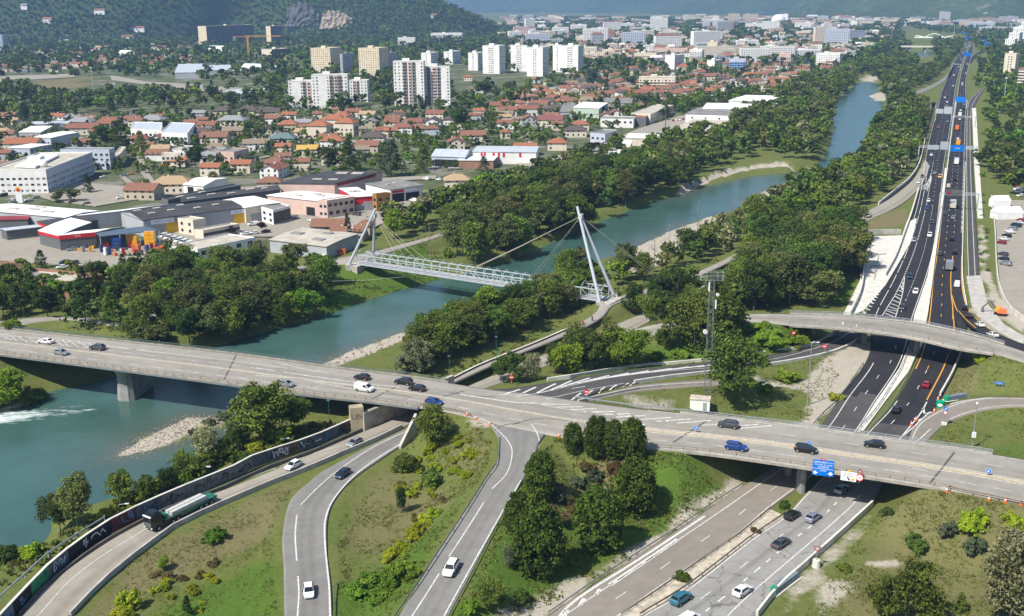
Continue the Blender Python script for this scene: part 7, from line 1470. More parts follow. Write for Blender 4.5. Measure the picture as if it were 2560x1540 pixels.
PROFILE={'hatchback':[(2.05,.36,.58,.60,.66,.6),(1.93,.24,.70,.73,.83,.76),(1.05,.20,.90,.93,.87,.72),(.30,.20,.94,1.42,.88,.60),(-1.25,.20,.97,1.45,.88,.60),(-1.80,.24,.99,1.12,.86,.66),(-2.02,.36,.90,.94,.78,.68)],'sedan':[(2.30,.36,.56,.58,.68,.6),(2.15,.24,.68,.71,.85,.78),(1.05,.20,.86,.89,.89,.74),(.25,.20,.90,1.38,.90,.60),(-1.05,.20,.92,1.39,.90,.60),(-1.75,.22,.94,1.02,.88,.74),(-2.20,.26,.90,.95,.85,.72),(-2.30,.38,.80,.84,.78,.66)],'suv':[(2.22,.42,.70,.72,.70,.62),(2.08,.28,.86,.89,.88,.80),(1.10,.24,1.04,1.07,.92,.76),(.45,.24,1.07,1.60,.93,.64),(-1.55,.24,1.10,1.62,.93,.64),(-2.00,.26,1.10,1.28,.91,.72),(-2.20,.40,.98,1.02,.84,.74)],'van':[(2.35,.40,.72,.74,.78,.7),(2.22,.28,.92,.95,.92,.84),(1.55,.24,1.10,1.14,.95,.82),(.85,.24,1.15,1.80,.96,.74),(-2.10,.24,1.15,1.86,.96,.76),(-2.25,.30,1.15,1.80,.95,.75)]}
def car_meshes(kind):
 st=PROFILE[kind];mb=MB();P0=PAINT['white'];rings=[]
 for x,z0,zb,zt,w_,wt in st:
  rings.append([(x,-w_*.86,z0),(x,-w_,(z0+zb)*.5),(x,-w_*.97,zb),(x,-wt,zt),(x,wt,zt),(x,w_*.97,zb),(x,w_,(z0+zb)*.5),(x,w_*.86,z0)])
 i=0;mb.mi(P0)
 for r in rings:mb.v+=r
 for a in range(len(rings)-1):
  for j in range(8):mb.f.append((a*8+j,(a+1)*8+j,(a+1)*8+(j+1)%8,a*8+(j+1)%8));mb.m.append(0)
 mb.f+=[tuple(range(8)),tuple(range(len(mb.v)-8,len(mb.v)))[::-1]];mb.m+=[0,0]
 k0,k1,k2,k3=(st[3][0],st[-3]if kind!='van' else st[-2],st[2],st[3])
 out=[('body',mb.mesh('body'))]
 a,b_=st[2],st[3];o=.02
 def q(pts):m=MB();m.poly(pts,GLASS);return m.mesh('window')
 out.append(('windscreen',q([(a[0]+o,-a[5]*.98,a[3]+.03),(a[0]+o,a[5]*.98,a[3]+.03),(b_[0]+.05,b_[5]*.95,b_[3]-.02),(b_[0]+.05,-b_[5]*.95,b_[3]-.02)])))
 c=st[4];d=st[5]
 if kind!='van':out.append(('rear_window',q([(c[0]-.04,-c[5]*.92,c[3]-.01),(c[0]-.04,c[5]*.92,c[3]-.01),(d[0]-.03,d[5]*.95,d[3]+.03),(d[0]-.03,-d[5]*.95,d[3]+.03)])))
 for s in(-1,1):
  def sp(x,f):
   xs=[p[0]for p in st][::-1];g=lambda k_:float(np.interp(x,xs,[p[k_]for p in st][::-1]));zb,zt,w_,wt=g(2),g(3),g(4)*.97,g(5);return(x,s*(w_+(wt-w_)*f+.015),zb+(zt-zb)*f)
  e=c[0]if kind!='van' else b_[0]-.75
  pts=[sp(b_[0]+.42,.12),sp(e-(.28 if kind!='van' else 0),.12),sp(e+.05,.86),sp(b_[0]-.05,.86)]
  out.append(('side_window',q(pts[::s])))
 fx,rx=st[1],st[-2]
 for s in(-1,1):
  m=MB();m.box((fx[0]-.02,s*fx[4]*.78,fx[2]-.05),(.2,.32,.14),HEAD);out.append(('headlight',m.mesh('headlight')))
  m=MB();m.box((rx[0]-.06,s*rx[4]*.84,rx[2]-.08),(.2,.24,.22),TAIL);out.append(('tail_light',m.mesh('tail_light')))
 m=MB();m.box((fx[0]+.04,0,.5),(.14,.7,.16),BLACK);out.append(('grille',m.mesh('grille')))
 for s in(-1,1):
  m=MB();m.box((a[0]-.25,s*(a[4]+.09),a[2]+.06),(.14,.2,.13),BLACK);out.append(('wing_mirror',m.mesh('wing_mirror')))
 w_=MB();r=.33 if kind in('hatchback','sedan')else .37;w_.tube([(0,-.11,0),(0,.11,0)],r,BLACK,12);w_.tube([(0,-.125,0),(0,.125,0)],r*.6,RIM,8);wm_=w_.mesh('wheel')
 L=st[0][0]
 for sx in(L-.78,st[-1][0]+.72):
  for s in(-1,1):out.append(('wheel',wm_,(sx,s*(st[2][4]-.08),r)))
 return out
CM={k:car_meshes(k)for k in PROFILE}
def simple(kind):
 mb=MB()
 for nm,me,*loc in CM[kind]:
  if nm in('wing_mirror','grille'):continue
  o=loc[0]if loc else(0,0,0);i0=len(mb.v);mb.v+=[(v.co.x+o[0],v.co.y+o[1],v.co.z+o[2])for v in me.vertices]
  for p in me.polygons:mb.f.append(tuple(i0+i for i in p.vertices));mb.m.append(mb.mi(me.materials[p.material_index]))
 return mb.mesh('car')
SM={k:simple(k)for k in PROFILE}
CATN={'hatchback':'car','sedan':'car','suv':'car','van':'van'}
def car(px,py,hx,hy,col,kind,label,group,detail=True):
 p=hit(px,py);f=G(px+hx,py+hy,p[2]);dx,dy=f[0]-p[0],f[1]-p[1];n_=math.hypot(dx,dy);rz=math.atan2(dy,dx)
 q=hit(*PJ((p[0]+dx/n_*1.5,p[1]+dy/n_*1.5,p[2])));pit=-math.atan2(max(-.12,min(.12,(q[2]-p[2])/1.5)),1)
 nm={'hatchback':'hatchback_car','sedan':'sedan_car','suv':'estate_car','van':'van'}[kind]
 lab='%s %s %s'%(col,{'hatchback':'hatchback','sedan':'saloon car','suv':'high estate car','van':'van'}[kind],label)
 if detail:
  t=thing(nm,lab,CATN[kind],(p[0],p[1],p[2]+.02),rz,group);t.rotation_euler=(0,pit,rz)
  for n2,me,*loc in CM[kind]:
   o=link(n2,me,t,loc[0]if loc else(0,0,0))
   if n2=='body':o.material_slots[0].link='OBJECT';o.material_slots[0].material=PAINT[col]
 else:
  t=link(nm,SM[kind],None,(p[0],p[1],p[2]+.02),rz);t.rotation_euler=(0,pit,rz);t.material_slots[0].link='OBJECT';t.material_slots[0].material=PAINT[col];tag(t,lab,CATN[kind],group)
 return t
GB,GM,GP='cars crossing the river bridge and overbridge','cars on the motorway','parked cars'
for a in[(115,858,-9,-1,'white','sedan','beside the hatched strip at the bridge left end'),(244,874,-9,-1.1,'grey','suv','with dark roof on the left half of the river bridge'),(154,886,9,1.3,'silver','hatchback','low, heading right at the bridge left end'),(716,965,9,1.4,'silver','hatchback','heading right on the middle of the river bridge'),(911,977,9,1.4,'white','van','on the river bridge above the underpass'),(905,948,-9,-1.2,'black','hatchback','behind the white van on the river bridge'),(1009,960,-9,-1.2,'black','suv','with red tail lights, middle of three dark cars'),(1043,976,-9,-1.2,'black','hatchback','rightmost of the three dark cars on the bridge'),(1085,1010,9,1.4,'blue','hatchback','half hidden behind the bank bush'),(1586,1068,9,1.4,'white','hatchback','behind the roadside thujas'),(1820,1068,-9,-1.1,'grey','suv','beside the blue arrow sign'),(1840,1124,9,1.4,'blue','suv','at the near railing of the overbridge'),(2014,1130,9,1.4,'black','suv','above the blue direction sign'),(2185,1117,-9,-1.1,'black','hatchback','with bright red tail light on the overbridge')]:car(*a,GB)
for a in[(887,1112,-8,4.6,'silver','hatchback','leaving the underpass on the quay road'),(734,1169,-8,4.4,'white','hatchback','on the quay road by the long concrete barrier'),(857,1190,-7,5,'dark blue','hatchback','in the bend of the loop road'),(772,1484,.6,9,'white','hatchback','coming down the loop road at the bottom'),(1128,1428,-5,8,'white','suv','with sunroof coming down the straight ramp')]:car(*a,'cars on the ramps')
for a in[(2103,1229,8,-7,'pale blue','hatchback','in the shade under the overbridge'),(1980,1294,8,-5.6,'black','hatchback','nearest the sandy central reserve'),(2032,1300,8,-6,'lilac','hatchback','beside the black car on the motorway'),(1952,1364,8,-5.6,'grey','sedan','alone in the middle motorway lane'),(1856,1484,8,-5.6,'white','hatchback','near the flood light trailer'),(1702,1504,8,-5.6,'teal','suv','at the bottom beside the reserve'),(1720,1560,8,-5.6,'white','van','cut off by the bottom picture edge'),(2315,966,4,-9,'red','hatchback','by the orange lane line below the flyover'),(2240,1029,5,-9,'black','hatchback','on dark asphalt below the flyover')]:car(*a,GM)
Z8=(1860,380)
def zl(z,items,hx,hy,grp,det):
 for X,Y,col,kd,lab in items:car(*zc(z,X,Y+12),hx,hy,col,kd,lab,grp,det)
zl(Z8,[(1390,1370,'grey','hatchback','beside the chevron hatching'),(1510,1230,'white','hatchback','following the car at the chevrons'),(1465,1095,'dark blue','hatchback','at the tip of the chevron hatching'),(1635,732,'white','suv','by the median'),(1500,776,'silver','hatchback','by the plaza parapet'),(1655,616,'dark green','hatchback','by the median')],-3,9,GM,True)
zl(Z8,[(1610,490,'blue','hatchback','past the merging nose'),(1625,425,'white','hatchback','past the merging nose'),(1535,262,'white','hatchback','in the joining lane'),(1570,210,'grey','hatchback','in the joining lane'),(1680,180,'silver','hatchback','beside the yellow van'),(1725,215,'yellow','van','by the median'),(1640,100,'dark blue','hatchback','below the sign gantry'),(1705,70,'grey','hatchback','below the sign gantry'),(1650,20,'white','hatchback','below the sign gantry')],-3,9,GM,False)
zl(Z8,[(1945,1375,'black','hatchback','in the curved exit lane'),(1980,1448,'black','suv','in the curved exit lane'),(1875,1168,'white','van','in the orange lined exit lane'),(1855,882,'black','hatchback','between orange line ends'),(1725,895,'grey','hatchback','by the median at the orange line end'),(1830,765,'black','hatchback','ahead of the pair at the orange lines')],1.5,-9,GM,True)
zl(Z8,[(1840,576,'silver','hatchback','behind the pale lorry'),(1775,540,'grey','hatchback','behind the pale lorry'),(1850,335,'black','hatchback','ahead of the message sign'),(1800,298,'beige','van','ahead of the message sign'),(1860,240,'black','hatchback','behind the white lorry'),(1860,170,'grey','hatchback','behind the white lorry')],.5,-9,GM,False)
car(2449,816,-5,-4,'white','hatchback','in the exit lane by the works track',GM);car(2481,841,-6,-4,'white','sedan','in the exit lane nearest the flyover',GM)
car(2171,543,-7,4,'white','suv','on the joining road above the plaza',GM);car(2118,570,-7,3.4,'black','hatchback','on the joining road above the plaza',GM)
rc=random.Random(21);CC=['white','white','silver','grey','black','black','blue','red','pale blue']
for rd_,sgn_,n_ in(('south_carriageway',1,46),('north_carriageway',-1,40)):
 L,Rr,F=ROADS[rd_];k0=nearest((L+Rr)/2,2345,345)
 for i in range(n_):
  f=k0+(len(L)-4-k0)*((i+rc.random())/n_)**.8;j=int(f);t=rc.choice([.36,.56,.78])if sgn_>0 else rc.choice([.2,.48,.76]);p=L[j]*(1-t)+Rr[j]*t+(L[j+1]+Rr[j+1]-L[j]-Rr[j])/2*(f-j)
  x,y=PJ(p);q=PJ(p+(L[j+1]-L[j]));c=rc.choice(CC);far='below the far bridges' if y<170 else 'beyond the sign gantry' if y<262 else 'just past the sign gantry'
  car(x,y,(x-q[0])*sgn_ or .1,(y-q[1])*sgn_,c,'hatchback' if rc.random()<.8 else 'van','%s on the %s carriageway'%(far,'oncoming' if sgn_>0 else 'receding'),'distant traffic on the motorway',False)
zl(Z8,[(2265,795,'red','hatchback','parked at the lower end of the diagonal row'),(2287,762,'white','hatchback','parked in the diagonal row'),(2312,735,'black','hatchback','parked in the diagonal row'),(2340,700,'white','suv','parked in the diagonal row'),(2368,672,'silver','hatchback','parked in the diagonal row'),(2395,645,'dark blue','van','parked in the diagonal row'),(2425,622,'white','hatchback','parked in the diagonal row'),(2440,598,'red','hatchback','parked in the diagonal row'),(2280,898,'grey','hatchback','parked in the short row'),(2285,940,'dark blue','hatchback','parked in the short row'),(2305,985,'silver','suv','parked at the near end of the short row')],-9,-2,GP,True)
zl(Z8,[(2395,290,'red','hatchback','parked behind the marquee'),(2405,322,'white','hatchback','parked behind the marquee'),(2420,345,'white','van','parked behind the marquee'),(2435,380,'white','hatchback','parked behind the marquee'),(2455,330,'silver','hatchback','parked behind the marquee'),(2465,570,'white','hatchback','parked at the top of the diagonal row')],-9,1,GP,False)
W_='parked '
zl(Z5,[(1065,400,'white','suv',W_+'on the lot by the hedge'),(765,455,'black','hatchback',W_+'before the white hall'),(640,430,'grey','hatchback',W_+'before the white hall'),(250,420,'white','hatchback',W_+'below the sphere office'),(320,395,'silver','hatchback',W_+'below the sphere office'),(140,410,'white','hatchback',W_+'below the sphere office'),(110,440,'silver','hatchback',W_+'below the sphere office'),(30,380,'black','van',W_+'below the sphere office'),(120,360,'black','hatchback',W_+'below the sphere office'),(910,215,'white','hatchback',W_+'beside the grey office'),(1090,200,'silver','hatchback',W_+'beside the grey office'),(1150,188,'yellow','hatchback',W_+'beside the grey office'),(1480,970,'blue','hatchback','at the corner of the white depot'),(570,970,'dark blue','hatchback',W_+'on the merchant street'),(650,975,'grey','hatchback',W_+'on the merchant street'),(545,1015,'white','hatchback',W_+'on the merchant street'),(640,855,'silver','sedan','before the red fascia'),(2230,635,'white','van',W_+'by the glazed office'),(2240,710,'white','hatchback',W_+'by the purple trees'),(2340,700,'black','hatchback',W_+'by the purple trees'),(2160,720,'white','hatchback',W_+'by the purple trees')],-9,1,GP,False)
zl(Z5,[(1440+45*i,740+14*i,'white','van',W_+'in the hire yard row')for i in range(6)],-9,3,GP,False)
zl(Z6,[(885,545,'grey','suv',W_+'before the pale office'),(490,600,'white','hatchback',W_+'before the pale office'),(340,570,'white','hatchback',W_+'before the glazed stair office'),(1500,235,'white','van',W_+'near the hipped house'),(1610,238,'white','hatchback',W_+'near the hipped house'),(1390,425,'white','van',W_+'in the open garage'),(1740,95,'white','van','before the steel vault shed'),(870,665,'white','hatchback',W_+'by the slender conifer'),(570,930,'white','van','behind the big cream shed')],-9,-1,GP,False)
zl(Z7,[(330,80,'white','van',W_+'on the roadside yard'),(345,110,'white','van',W_+'on the roadside yard'),(240,142,'white','hatchback',W_+'on the roadside yard'),(125,195,'white','hatchback',W_+'on the roadside yard'),(190,170,'black','hatchback',W_+'on the roadside yard'),(500,105,'white','hatchback','on the roadside street'),(410,50,'white','hatchback',W_+'on the roadside yard')],6,-5,GP,False)
zl(Z3,[(1420+30*i,1055-4*i,'white' if i%3 else 'red','hatchback',W_+'before the big white warehouse')for i in range(4)],6,-5,GP,False)
# ------------------------------------------------------------------ lorries
def lorry(px,py,qx,qy,label,parts,name='lorry'):
 p=hit(px,py);f=G(qx,qy,p[2]);rz=math.atan2(f[1]-p[1],f[0]-p[0]);t=thing(name,label,'lorry',(p[0],p[1],p[2]+.02),rz)
 for nm,boxes,wheels in parts:
  mb=MB()
  for c,d,m,*tp in boxes:mb.box(c,d,m,0,taper=tp[0]if tp else 1)
  mb.build(nm,t)
  for wx in wheels:
   for s in(-1,1):w_=MB();w_.tube([(wx,s*1.2-.16,.5),(wx,s*1.2+.16,.5)],.5,BLACK,12);w_.tube([(wx,s*1.2-.18,.5),(wx,s*1.2+.18,.5)],.26,RIM,8);w_.build('wheel',t)
 return t
GRN=paint('lorry_green',(.015,.12,.06),0);BLK=PAINT['black'];LOAD=mat('concrete_load',(.45,.45,.43),.85,.08,1)
fr,rr2=hit(372,1330),hit(533,1250);LN=float(np.linalg.norm(rr2-fr));m0=(fr+rr2)/2;hx_,hy_=PJ(m0)
fx=LN/2
lorry(hx_,hy_,372,1330,'black lorry with green low loader carrying grey concrete beams on the quay road',[('cab',[((fx-1.2,0,2.05),(2.3,2.45,2.5),BLK,.94),((fx-2.2,0,.85),(4.2,2.4,.55),BLK),((fx-1.3,0,3.45),(1.7,2.2,.5),BLK,.8)],(fx-1.3,fx-4.6,fx-5.8)),('windscreen',[((fx-.0,0,2.5),(.12,2.1,.9),GLASS)],()),('grille',[((fx+.02,0,1.35),(.1,1.9,.9),DARKST)],()),('sun_visor',[((fx+.05,0,3.1),(.2,2.2,.22),SIGNWHITE)],()),('headlight',[((fx+.03,-.95,.85),(.1,.4,.22),HEAD)],()),('headlight',[((fx+.03,.95,.85),(.1,.4,.22),HEAD)],()),('fifth_wheel_deck',[((fx-5.2,0,1.35),(4.6,2.4,.3),GRN),((fx-3.4,0,1.9),(.5,2.2,1.1),GRN)],()),('trailer',[((-.0-2.6,0,1.15),(LN-7.6,2.5,.3),GRN),((-fx+1.2,0,1.2),(2.4,2.5,.4),GRN),((-2.6,-1.15,.95),(LN-8,.12,.5),GRN),((-2.6,1.15,.95),(LN-8,.12,.5),GRN)],(-fx+1.5,-fx+2.8,-fx+4.1)),('concrete_beam',[((-1.2,.55,1.75),(LN-7.0,.85,.8),LOAD)],()),('concrete_beam',[((-1.2,-.5,1.75),(LN-7.0,.85,.8),LOAD)],())],'low_loader_lorry')
def box_lorry(px,py,dx,dy,label,cabm,boxm,L=8.5):lorry(px,py,px+dx,py+dy,label,[('cab',[((L/2-1,0,1.6),(2,2.4,2.4),cabm,.94)],(L/2-1.2,-L/2+1.6)),('windscreen',[((L/2+.02,0,2.0),(.08,2,.8),GLASS)],()),('cargo_box',[((-1.1,0,2.1),(L-2.4,2.5,2.7),boxm)],())],'box_lorry')
for X,Y,lab,c_,b_,L in[(1840,470,'pale box lorry just before the dark message sign','white','beige',10),(1870,85,'white box lorry with red cab below the blue gantry sign','red','white',10),(1805,1015,'grey flat lorry between the orange lines','white','silver',6.5)]:
 box_lorry(*zc(Z8,X,Y+20),.4,-9,lab,PAINT[c_],PAINT[b_],L)
for X,Y,lab,c_,b_ in[(1885,1278,'yellow works lorry above the blue gantry sign','yellow','yellow'),(1875,1145,'orange tarpaulin lorry beyond the gantries','orange','orange'),(1900,1025,'red and white lorry at the far gantry','red','white')]:box_lorry(*zc(Z4,X,Y),.4,-9,lab,PAINT[c_],PAINT[b_],8)
# ------------------------------------------------------------------ poles, signs, gantries
def pole(px,py,top,label,r=.12,m=STEEL,head='lamp',cat='street lamp',name='street_lamp'):
 p=hit(px,py);h=8.0
 for _ in range(25):h+=(PJ(p+ZU*h)[1]-top)/ppm(p)
 t=thing(name,label,cat,p);mb=MB();mb.tube([(0,0,-.3),(0,0,h)],r,m,8,r*.55);mb.build('pole',t)
 mb=MB()
 if head=='lamp':mb.bar((0,0,h),(1.3,.2,h+.15),.1,.1,m);mb.box((1.5,.2,h+.12),(.8,.3,.14),LAMPGLASS)
 elif head=='flood':
  for i in(-1,0,1):
   mb.box((i*.9,-.1,h),(.7,.25,.5),LAMPGLASS);mb.box((i*.9,-.1,h-.9),(.7,.25,.5),LAMPGLASS)
 elif head=='green':mb.box((0,0,h),(.7,.5,.22),GREENRAIL)
 elif head=='camera':mb.cyl((0,0,h),.25,.35,WHITE,8);mb.box((0,-.25,3),(.8,.4,1.2),SIGNWHITE)
 if mb.f:mb.build('lamp_head' if head!='camera' else 'camera_head',t)
 return t
GP_=mat('green_pole',(.03,.16,.13),.6,0)
pole(2018,1014,858,'tall grey lamp pole beside the gravel track',.16,STEEL,'lamp');pole(2430,1118,1010,'grey camera pole with white cabinet inside the right loop',.14,STEEL,'camera','camera pole','camera_pole');pole(2457,1124,1085,'short dark sign pole beside the camera pole',.07,DARKST,'','post','sign_post')
for a in((1124,932,890,'under the silvery tree'),(1241,888,842,'by the cycle path'),(824,1058,1001,'in front of the underpass wall'),(195,1322,1254,'by the willow shaped tree'),(420,1168,1153,'on the river slope')):pole(*a[:3],'green lamp post '+a[3],.08,GP_,'green')
for a in((703,1122,1098,'on the graffiti wall end'),(300,1290,1262,'above the white tags'),(505,1192,1169,'on the graffiti wall middle')):pole(*a[:3],'thin pale lamp behind the wall, '+a[3],.06,STEEL_P,'lamp')
for a in((234,231,168,'left of the stadium'),(480,231,179,'thick, right of the stadium'),(270,238,212,'small, in the tree belt'),(287,232,208,'small, second in the tree belt'),(2508,267,193,'white, by the right edge towers'),(79,185,168,'at the hill foot'),(586,215,175,'before the sports hall')):pole(*a[:3],'flood light mast '+a[3],.3,STEEL_P,'flood','flood light','floodlight_mast')
pole(1663,333,236,'tall dark thin chimney pole by the roadside yard',.35,DARKST,'','chimney','chimney_pole');pole(352,437,392,'white street lamp left on the town street',.1,STEEL_P);pole(456,438,402,'white street lamp right on the town street',.1,STEEL_P);pole(393,441,412,'white street lamp in the middle of the town street',.1,STEEL_P);pole(722,436,398,'white street lamp behind the red roofed house',.1,STEEL_P);pole(1030,438,412,'white street lamp by the hedge',.1,STEEL_P);pole(2228,78+30,62,'white mast at the far flat bridge',.4,STEEL_P,'')
for px,py,tp in((2382,108,60),(2440,108,78),(2330,112,84),(1313,76,60)):pole(px,py,tp,'far pale mast in the valley',.5,STEEL_P,'','mast','far_mast')
def sign(px,py,hpost,draw,label,cat='road sign',name='road_sign',r=.05,face=None,z=None):
 p=hit(px,py)if z is None else G(px,py,z);d=ray(px,py);rz=math.atan2(-d[1],-d[0])+math.pi/2 if face is None else face;t=thing(name,label,cat,p,rz)
 mb=MB();mb.tube([(0,.06,-.2),(0,.06,hpost)],r,STEEL,6);mb.build('post',t);draw(t,hpost);return t
def disc_at(t,z,r,m,y=-.02,nm='sign_plate',n=20,th=.03):mb=MB();mb.disc((0,y,z),r,(0,1,0),m,n,th);return mb.build(nm,t)
def plate(t,x,z,w_,h,m,y=0,nm='sign_plate',th=.03):mb=MB();mb.box((x,y,z),(w_,th,h),m);return mb.build(nm,t)
def tri(t,z,r,m,y,nm='sign_plate',down=True):
 mb=MB();s=-1 if down else 1;pts=[(r*math.cos(a),r*math.sin(a)*1)for a in(R(-90*-s),R(-90*-s+120),R(-90*-s+240))]
 mb.poly([(p[0],y,z+p[1])for p in pts],m);mb.poly([(p[0],y,z+p[1])for p in pts][::-1],m);return mb.build(nm,t)
def noentry(t,h):disc_at(t,h,.55,SIGNRED);plate(t,0,h,.75,.2,SIGNWHITE,-.05,'white_bar')
for a in((1279,966,'by the slip road merge'),(1466,1003,'at the closed lane nose'),(2060,886,'on the slip road bend'),(1983,852,'at the bushes under the flyover')):sign(a[0],a[1],2.3,noentry,'red no entry sign with white bar '+a[2])
def arrowdisc(t,h):
 disc_at(t,h,.5,SIGNWHITE);disc_at(t,h,.46,SIGNBLUE,-.04);mb=MB();mb.bar((.2,-.07,h+.2),(-.16,-.07,h-.16),.03,.12,SIGNWHITE);mb.bar((-.2,-.075,h-.2),(-.2,-.075,h+.08),.03,.1,SIGNWHITE);mb.bar((-.2,-.08,h-.2),(.08,-.08,h-.2),.03,.1,SIGNWHITE);mb.build('arrow',t)
for a in((1740,1081,'by the dark estate'),(2022,1119,'above the blue direction sign'),(2470,1189,'at the right end of the overbridge')):sign(a[0],a[1],1.0,arrowdisc,'round blue keep left arrow sign on the median '+a[2])
def chevron(t,h):
 plate(t,0,h,1.3,1.2,SIGNWHITE);mb=MB()
 for dz in(-.25,.15):mb.bar((-.55,-.03,h+dz-.3),(0,-.03,h+dz+.2),.03,.22,SIGNRED);mb.bar((.55,-.034,h+dz-.3),(0,-.034,h+dz+.2),.03,.22,SIGNRED)
 mb.build('chevron',t)
sign(866,1003,1.2,chevron,'white board with red chevrons on the near bridge railing')
def yieldsign(t,h):tri(t,h,.8,SIGNRED,-.03);tri(t,h,.52,SIGNWHITE,-.05);mb=MB();mb.cyl((0,.1,-.1),.75,1.5,CONC_L,10,.65);mb.build('concrete_base',t)
sign(2040,1418,3.6,yieldsign,'red and white give way triangle on a round concrete block')
def speed(t,h):
 plate(t,0,h+.9,.9,.9,SIGNBLUE);disc_at(t,h,.45,SIGNRED);disc_at(t,h,.33,SIGNWHITE,-.05);text_on(t,'50',.36,BLACK,(0,-.08,h),(1,0,0));mb=MB();mb.box((0,.1,.25),(1.2,.8,.6),CONC_L);mb.build('concrete_base',t)
 mb=MB();mb.bar((-.25,-.03,h+.6),(.25,-.03,h+1.2),.03,.14,SIGNWHITE);mb.build('arrow',t)
sign(2360,1062,3.0,speed,'blue square sign over a round speed sign at the loop edge')
def nose(t,h):
 mb=MB();mb.cyl((0,0,0),1.0,1.5,SIGNGREEN,16,.95);mb.build('nose_body',t);mb=MB()
 for s in(-1,1):mb.poly([(s*.06,-1.02,.3),(s*.06,-1.02,1.25),(s*.7,-.85,.75)][::-s],SIGNWHITE)
 mb.build('arrow',t)
sign(2350,1017,.5,nose,'green rounded lane divider with white arrows','lane divider','lane_divider')
def place(t,h):plate(t,0,h,2.2,.6,SIGNBLUE);text_on(t,'LE DRAC',.36,SIGNWHITE,(0,-.03,h),(1,0,0));mb=MB();mb.box((-.8,.06,h/2),(.08,.08,h),STEEL);mb.box((.8,.06,h/2),(.08,.08,h),STEEL);mb.build('leg',t)
sign(2497,969,1.2,place,'small pale blue name sign on the grassy slope')
# the two sign boards on the overbridge
bd=G(2352,1217,7)-G(1860,1145,7);bd/=np.linalg.norm(bd);bn=np.array([bd[1],-bd[0],0])
def bridge_sign(px0,py0,px1,py1,label,m,fill):
 a=G(px0,py1,6.0)+0;b_=G(px1,py1+6,6.0);w_=float(np.linalg.norm((b_-a)[:2]));sc=ppm(a);hh=(py1-py0)/sc/.96;c=(a+b_)/2;c[2]=6.0+hh/2
 t=thing('direction_sign',label,'road sign',c,math.atan2((b_-a)[1],(b_-a)[0]));mb=MB();mb.box((0,0,0),(w_,.14,hh),m);mb.build('board',t);mb=MB()
 for s in(-.3,.3):mb.box((w_*s,.3,-.3),(.12,.4,hh),STEEL)
 mb.build('bracket',t);fill(t,w_,hh)
def f1(t,w_,h):
 for z,s,sz in((.36,'GRENOBLE',.135),(.20,'VILLARD de LANS',.115),(.05,'VALENCE',.13),(-.18,'LYON',.12)):text_on(t,s,h*sz*1.15,SIGNWHITE,(-w_*.14 if s=='GRENOBLE' else 0,-.075,h*z),(1,0,0))
 text_on(t,'Centre',h*.11,SIGNWHITE,(w_*.33,-.075,h*.36),(1,0,0));mb=MB();mb.box((0,-.08,-h*.06),(w_*.96,.01,h*.02),SIGNWHITE)
 for s in(-1,1):mb.poly([(s*w_*.36-.55,-.085,-h*.3),(s*w_*.36+.55,-.085,-h*.3),(s*w_*.36,-.085,-h*.45)][::-1],SIGNWHITE);mb.box((s*w_*.36,-.082,-h*.27),(.35,.01,h*.1),SIGNWHITE)
 mb.build('arrow',t);plate(t,-w_*.02,h*.56,w_*.26,h*.1,SIGNRED,0,'route_plate');text_on(t,'A 480',h*.085,SIGNWHITE,(-w_*.02,-.03,h*.56),(1,0,0))
bridge_sign(2030,1146,2083,1186,'big blue direction sign with white place names on the overbridge',SIGNBLUE,f1)
def f2(t,w_,h):
 for z,s in((.3,'SEYSSINS'),(.05,'SEYSSINET')):text_on(t,s,h*.24,BLACK,(0,-.075,h*z),(1,0,0))
 plate(t,w_*.28,-h*.28,w_*.2,h*.25,YELLOW,-.09,'works_symbol');mb=MB();mb.bar((-.2,-.09,-h*.1),(.25,-.09,-h*.4),.02,.28,BLACK);mb.build('arrow',t);plate(t,0,h*.62,w_*.2,h*.2,YELLOW,0,'route_plate')
bridge_sign(2101,1176,2140,1199,'white lane sign with black arrow beside the blue direction sign',SIGNWHITE,f2)
p=G(2148,1206,6.0);t=thing('speed_sign','round red edged speed sign at the right end of the white lane sign','road sign',p,math.atan2(bd[1],bd[0]));disc_at(t,1.0,.75,SIGNRED);disc_at(t,1.0,.55,SIGNWHITE,-.05);text_on(t,'50',.6,BLACK,(0,-.08,1.0),(1,0,0));tri(t,2.3,.6,SIGNRED,-.02,down=False);tri(t,2.25,.35,SIGNWHITE,-.04,down=False);plate(t,0,1.2,.1,2.6,STEEL,.08,'post')
def gantry(xl,xr,yb,label,boards,zb=7.2,m=STEEL_P):
 a=G(xl,yb,zb);b_=G(xr,yb+2,zb);t=thing('sign_gantry',label,'gantry',(a[0],a[1],0));o=np.array([a[0],a[1],0]);mb=MB()
 for dz in(0,.9):mb.bar(a-o+ZU*dz,b_-o+ZU*dz,.35,.22,m)
 k=14
 for i in range(k):mb.bar(a-o+(b_-a)*i/k+ZU*(.9*(i%2)),a-o+(b_-a)*(i+1)/k+ZU*(.9*((i+1)%2)),.1,.1,m)
 mb.build('beam',t)
 for q in(a,b_):mb=MB();mb.box((q[0]-o[0],q[1]-o[1],zb/2+.4),(.5,.5,zb+.8),m);mb.build('leg',t)
 d=(b_-a)/np.linalg.norm(b_-a);L=np.linalg.norm(b_-a);nn=np.array([d[1],-d[0],0])
 for x0,x1,z0,z1,bm_,txt in boards:
  c=a-o+d*L*(x0+x1)/2+nn*.35+ZU*(z0+z1)/2;mb=MB();mb.box(c,(L*(x1-x0),.2,z1-z0),bm_,math.atan2(d[1],d[0]));ob_=mb.build('sign_board',t)
  if txt:text_on(ob_,txt,(z1-z0)*.28,SIGNWHITE if txt!='50' else SIGNRED,c+nn*.115,d)
GRYB=mat('sign_back',(.36,.40,.44),.6,.05)
gantry(2351,2447,486,'pale gantry with a dark message sign over the receding motorway',[(.13,.56,-.5,2.4,DARKST,None),(.16,.26,.2,1.6,SIGNRED,None)])
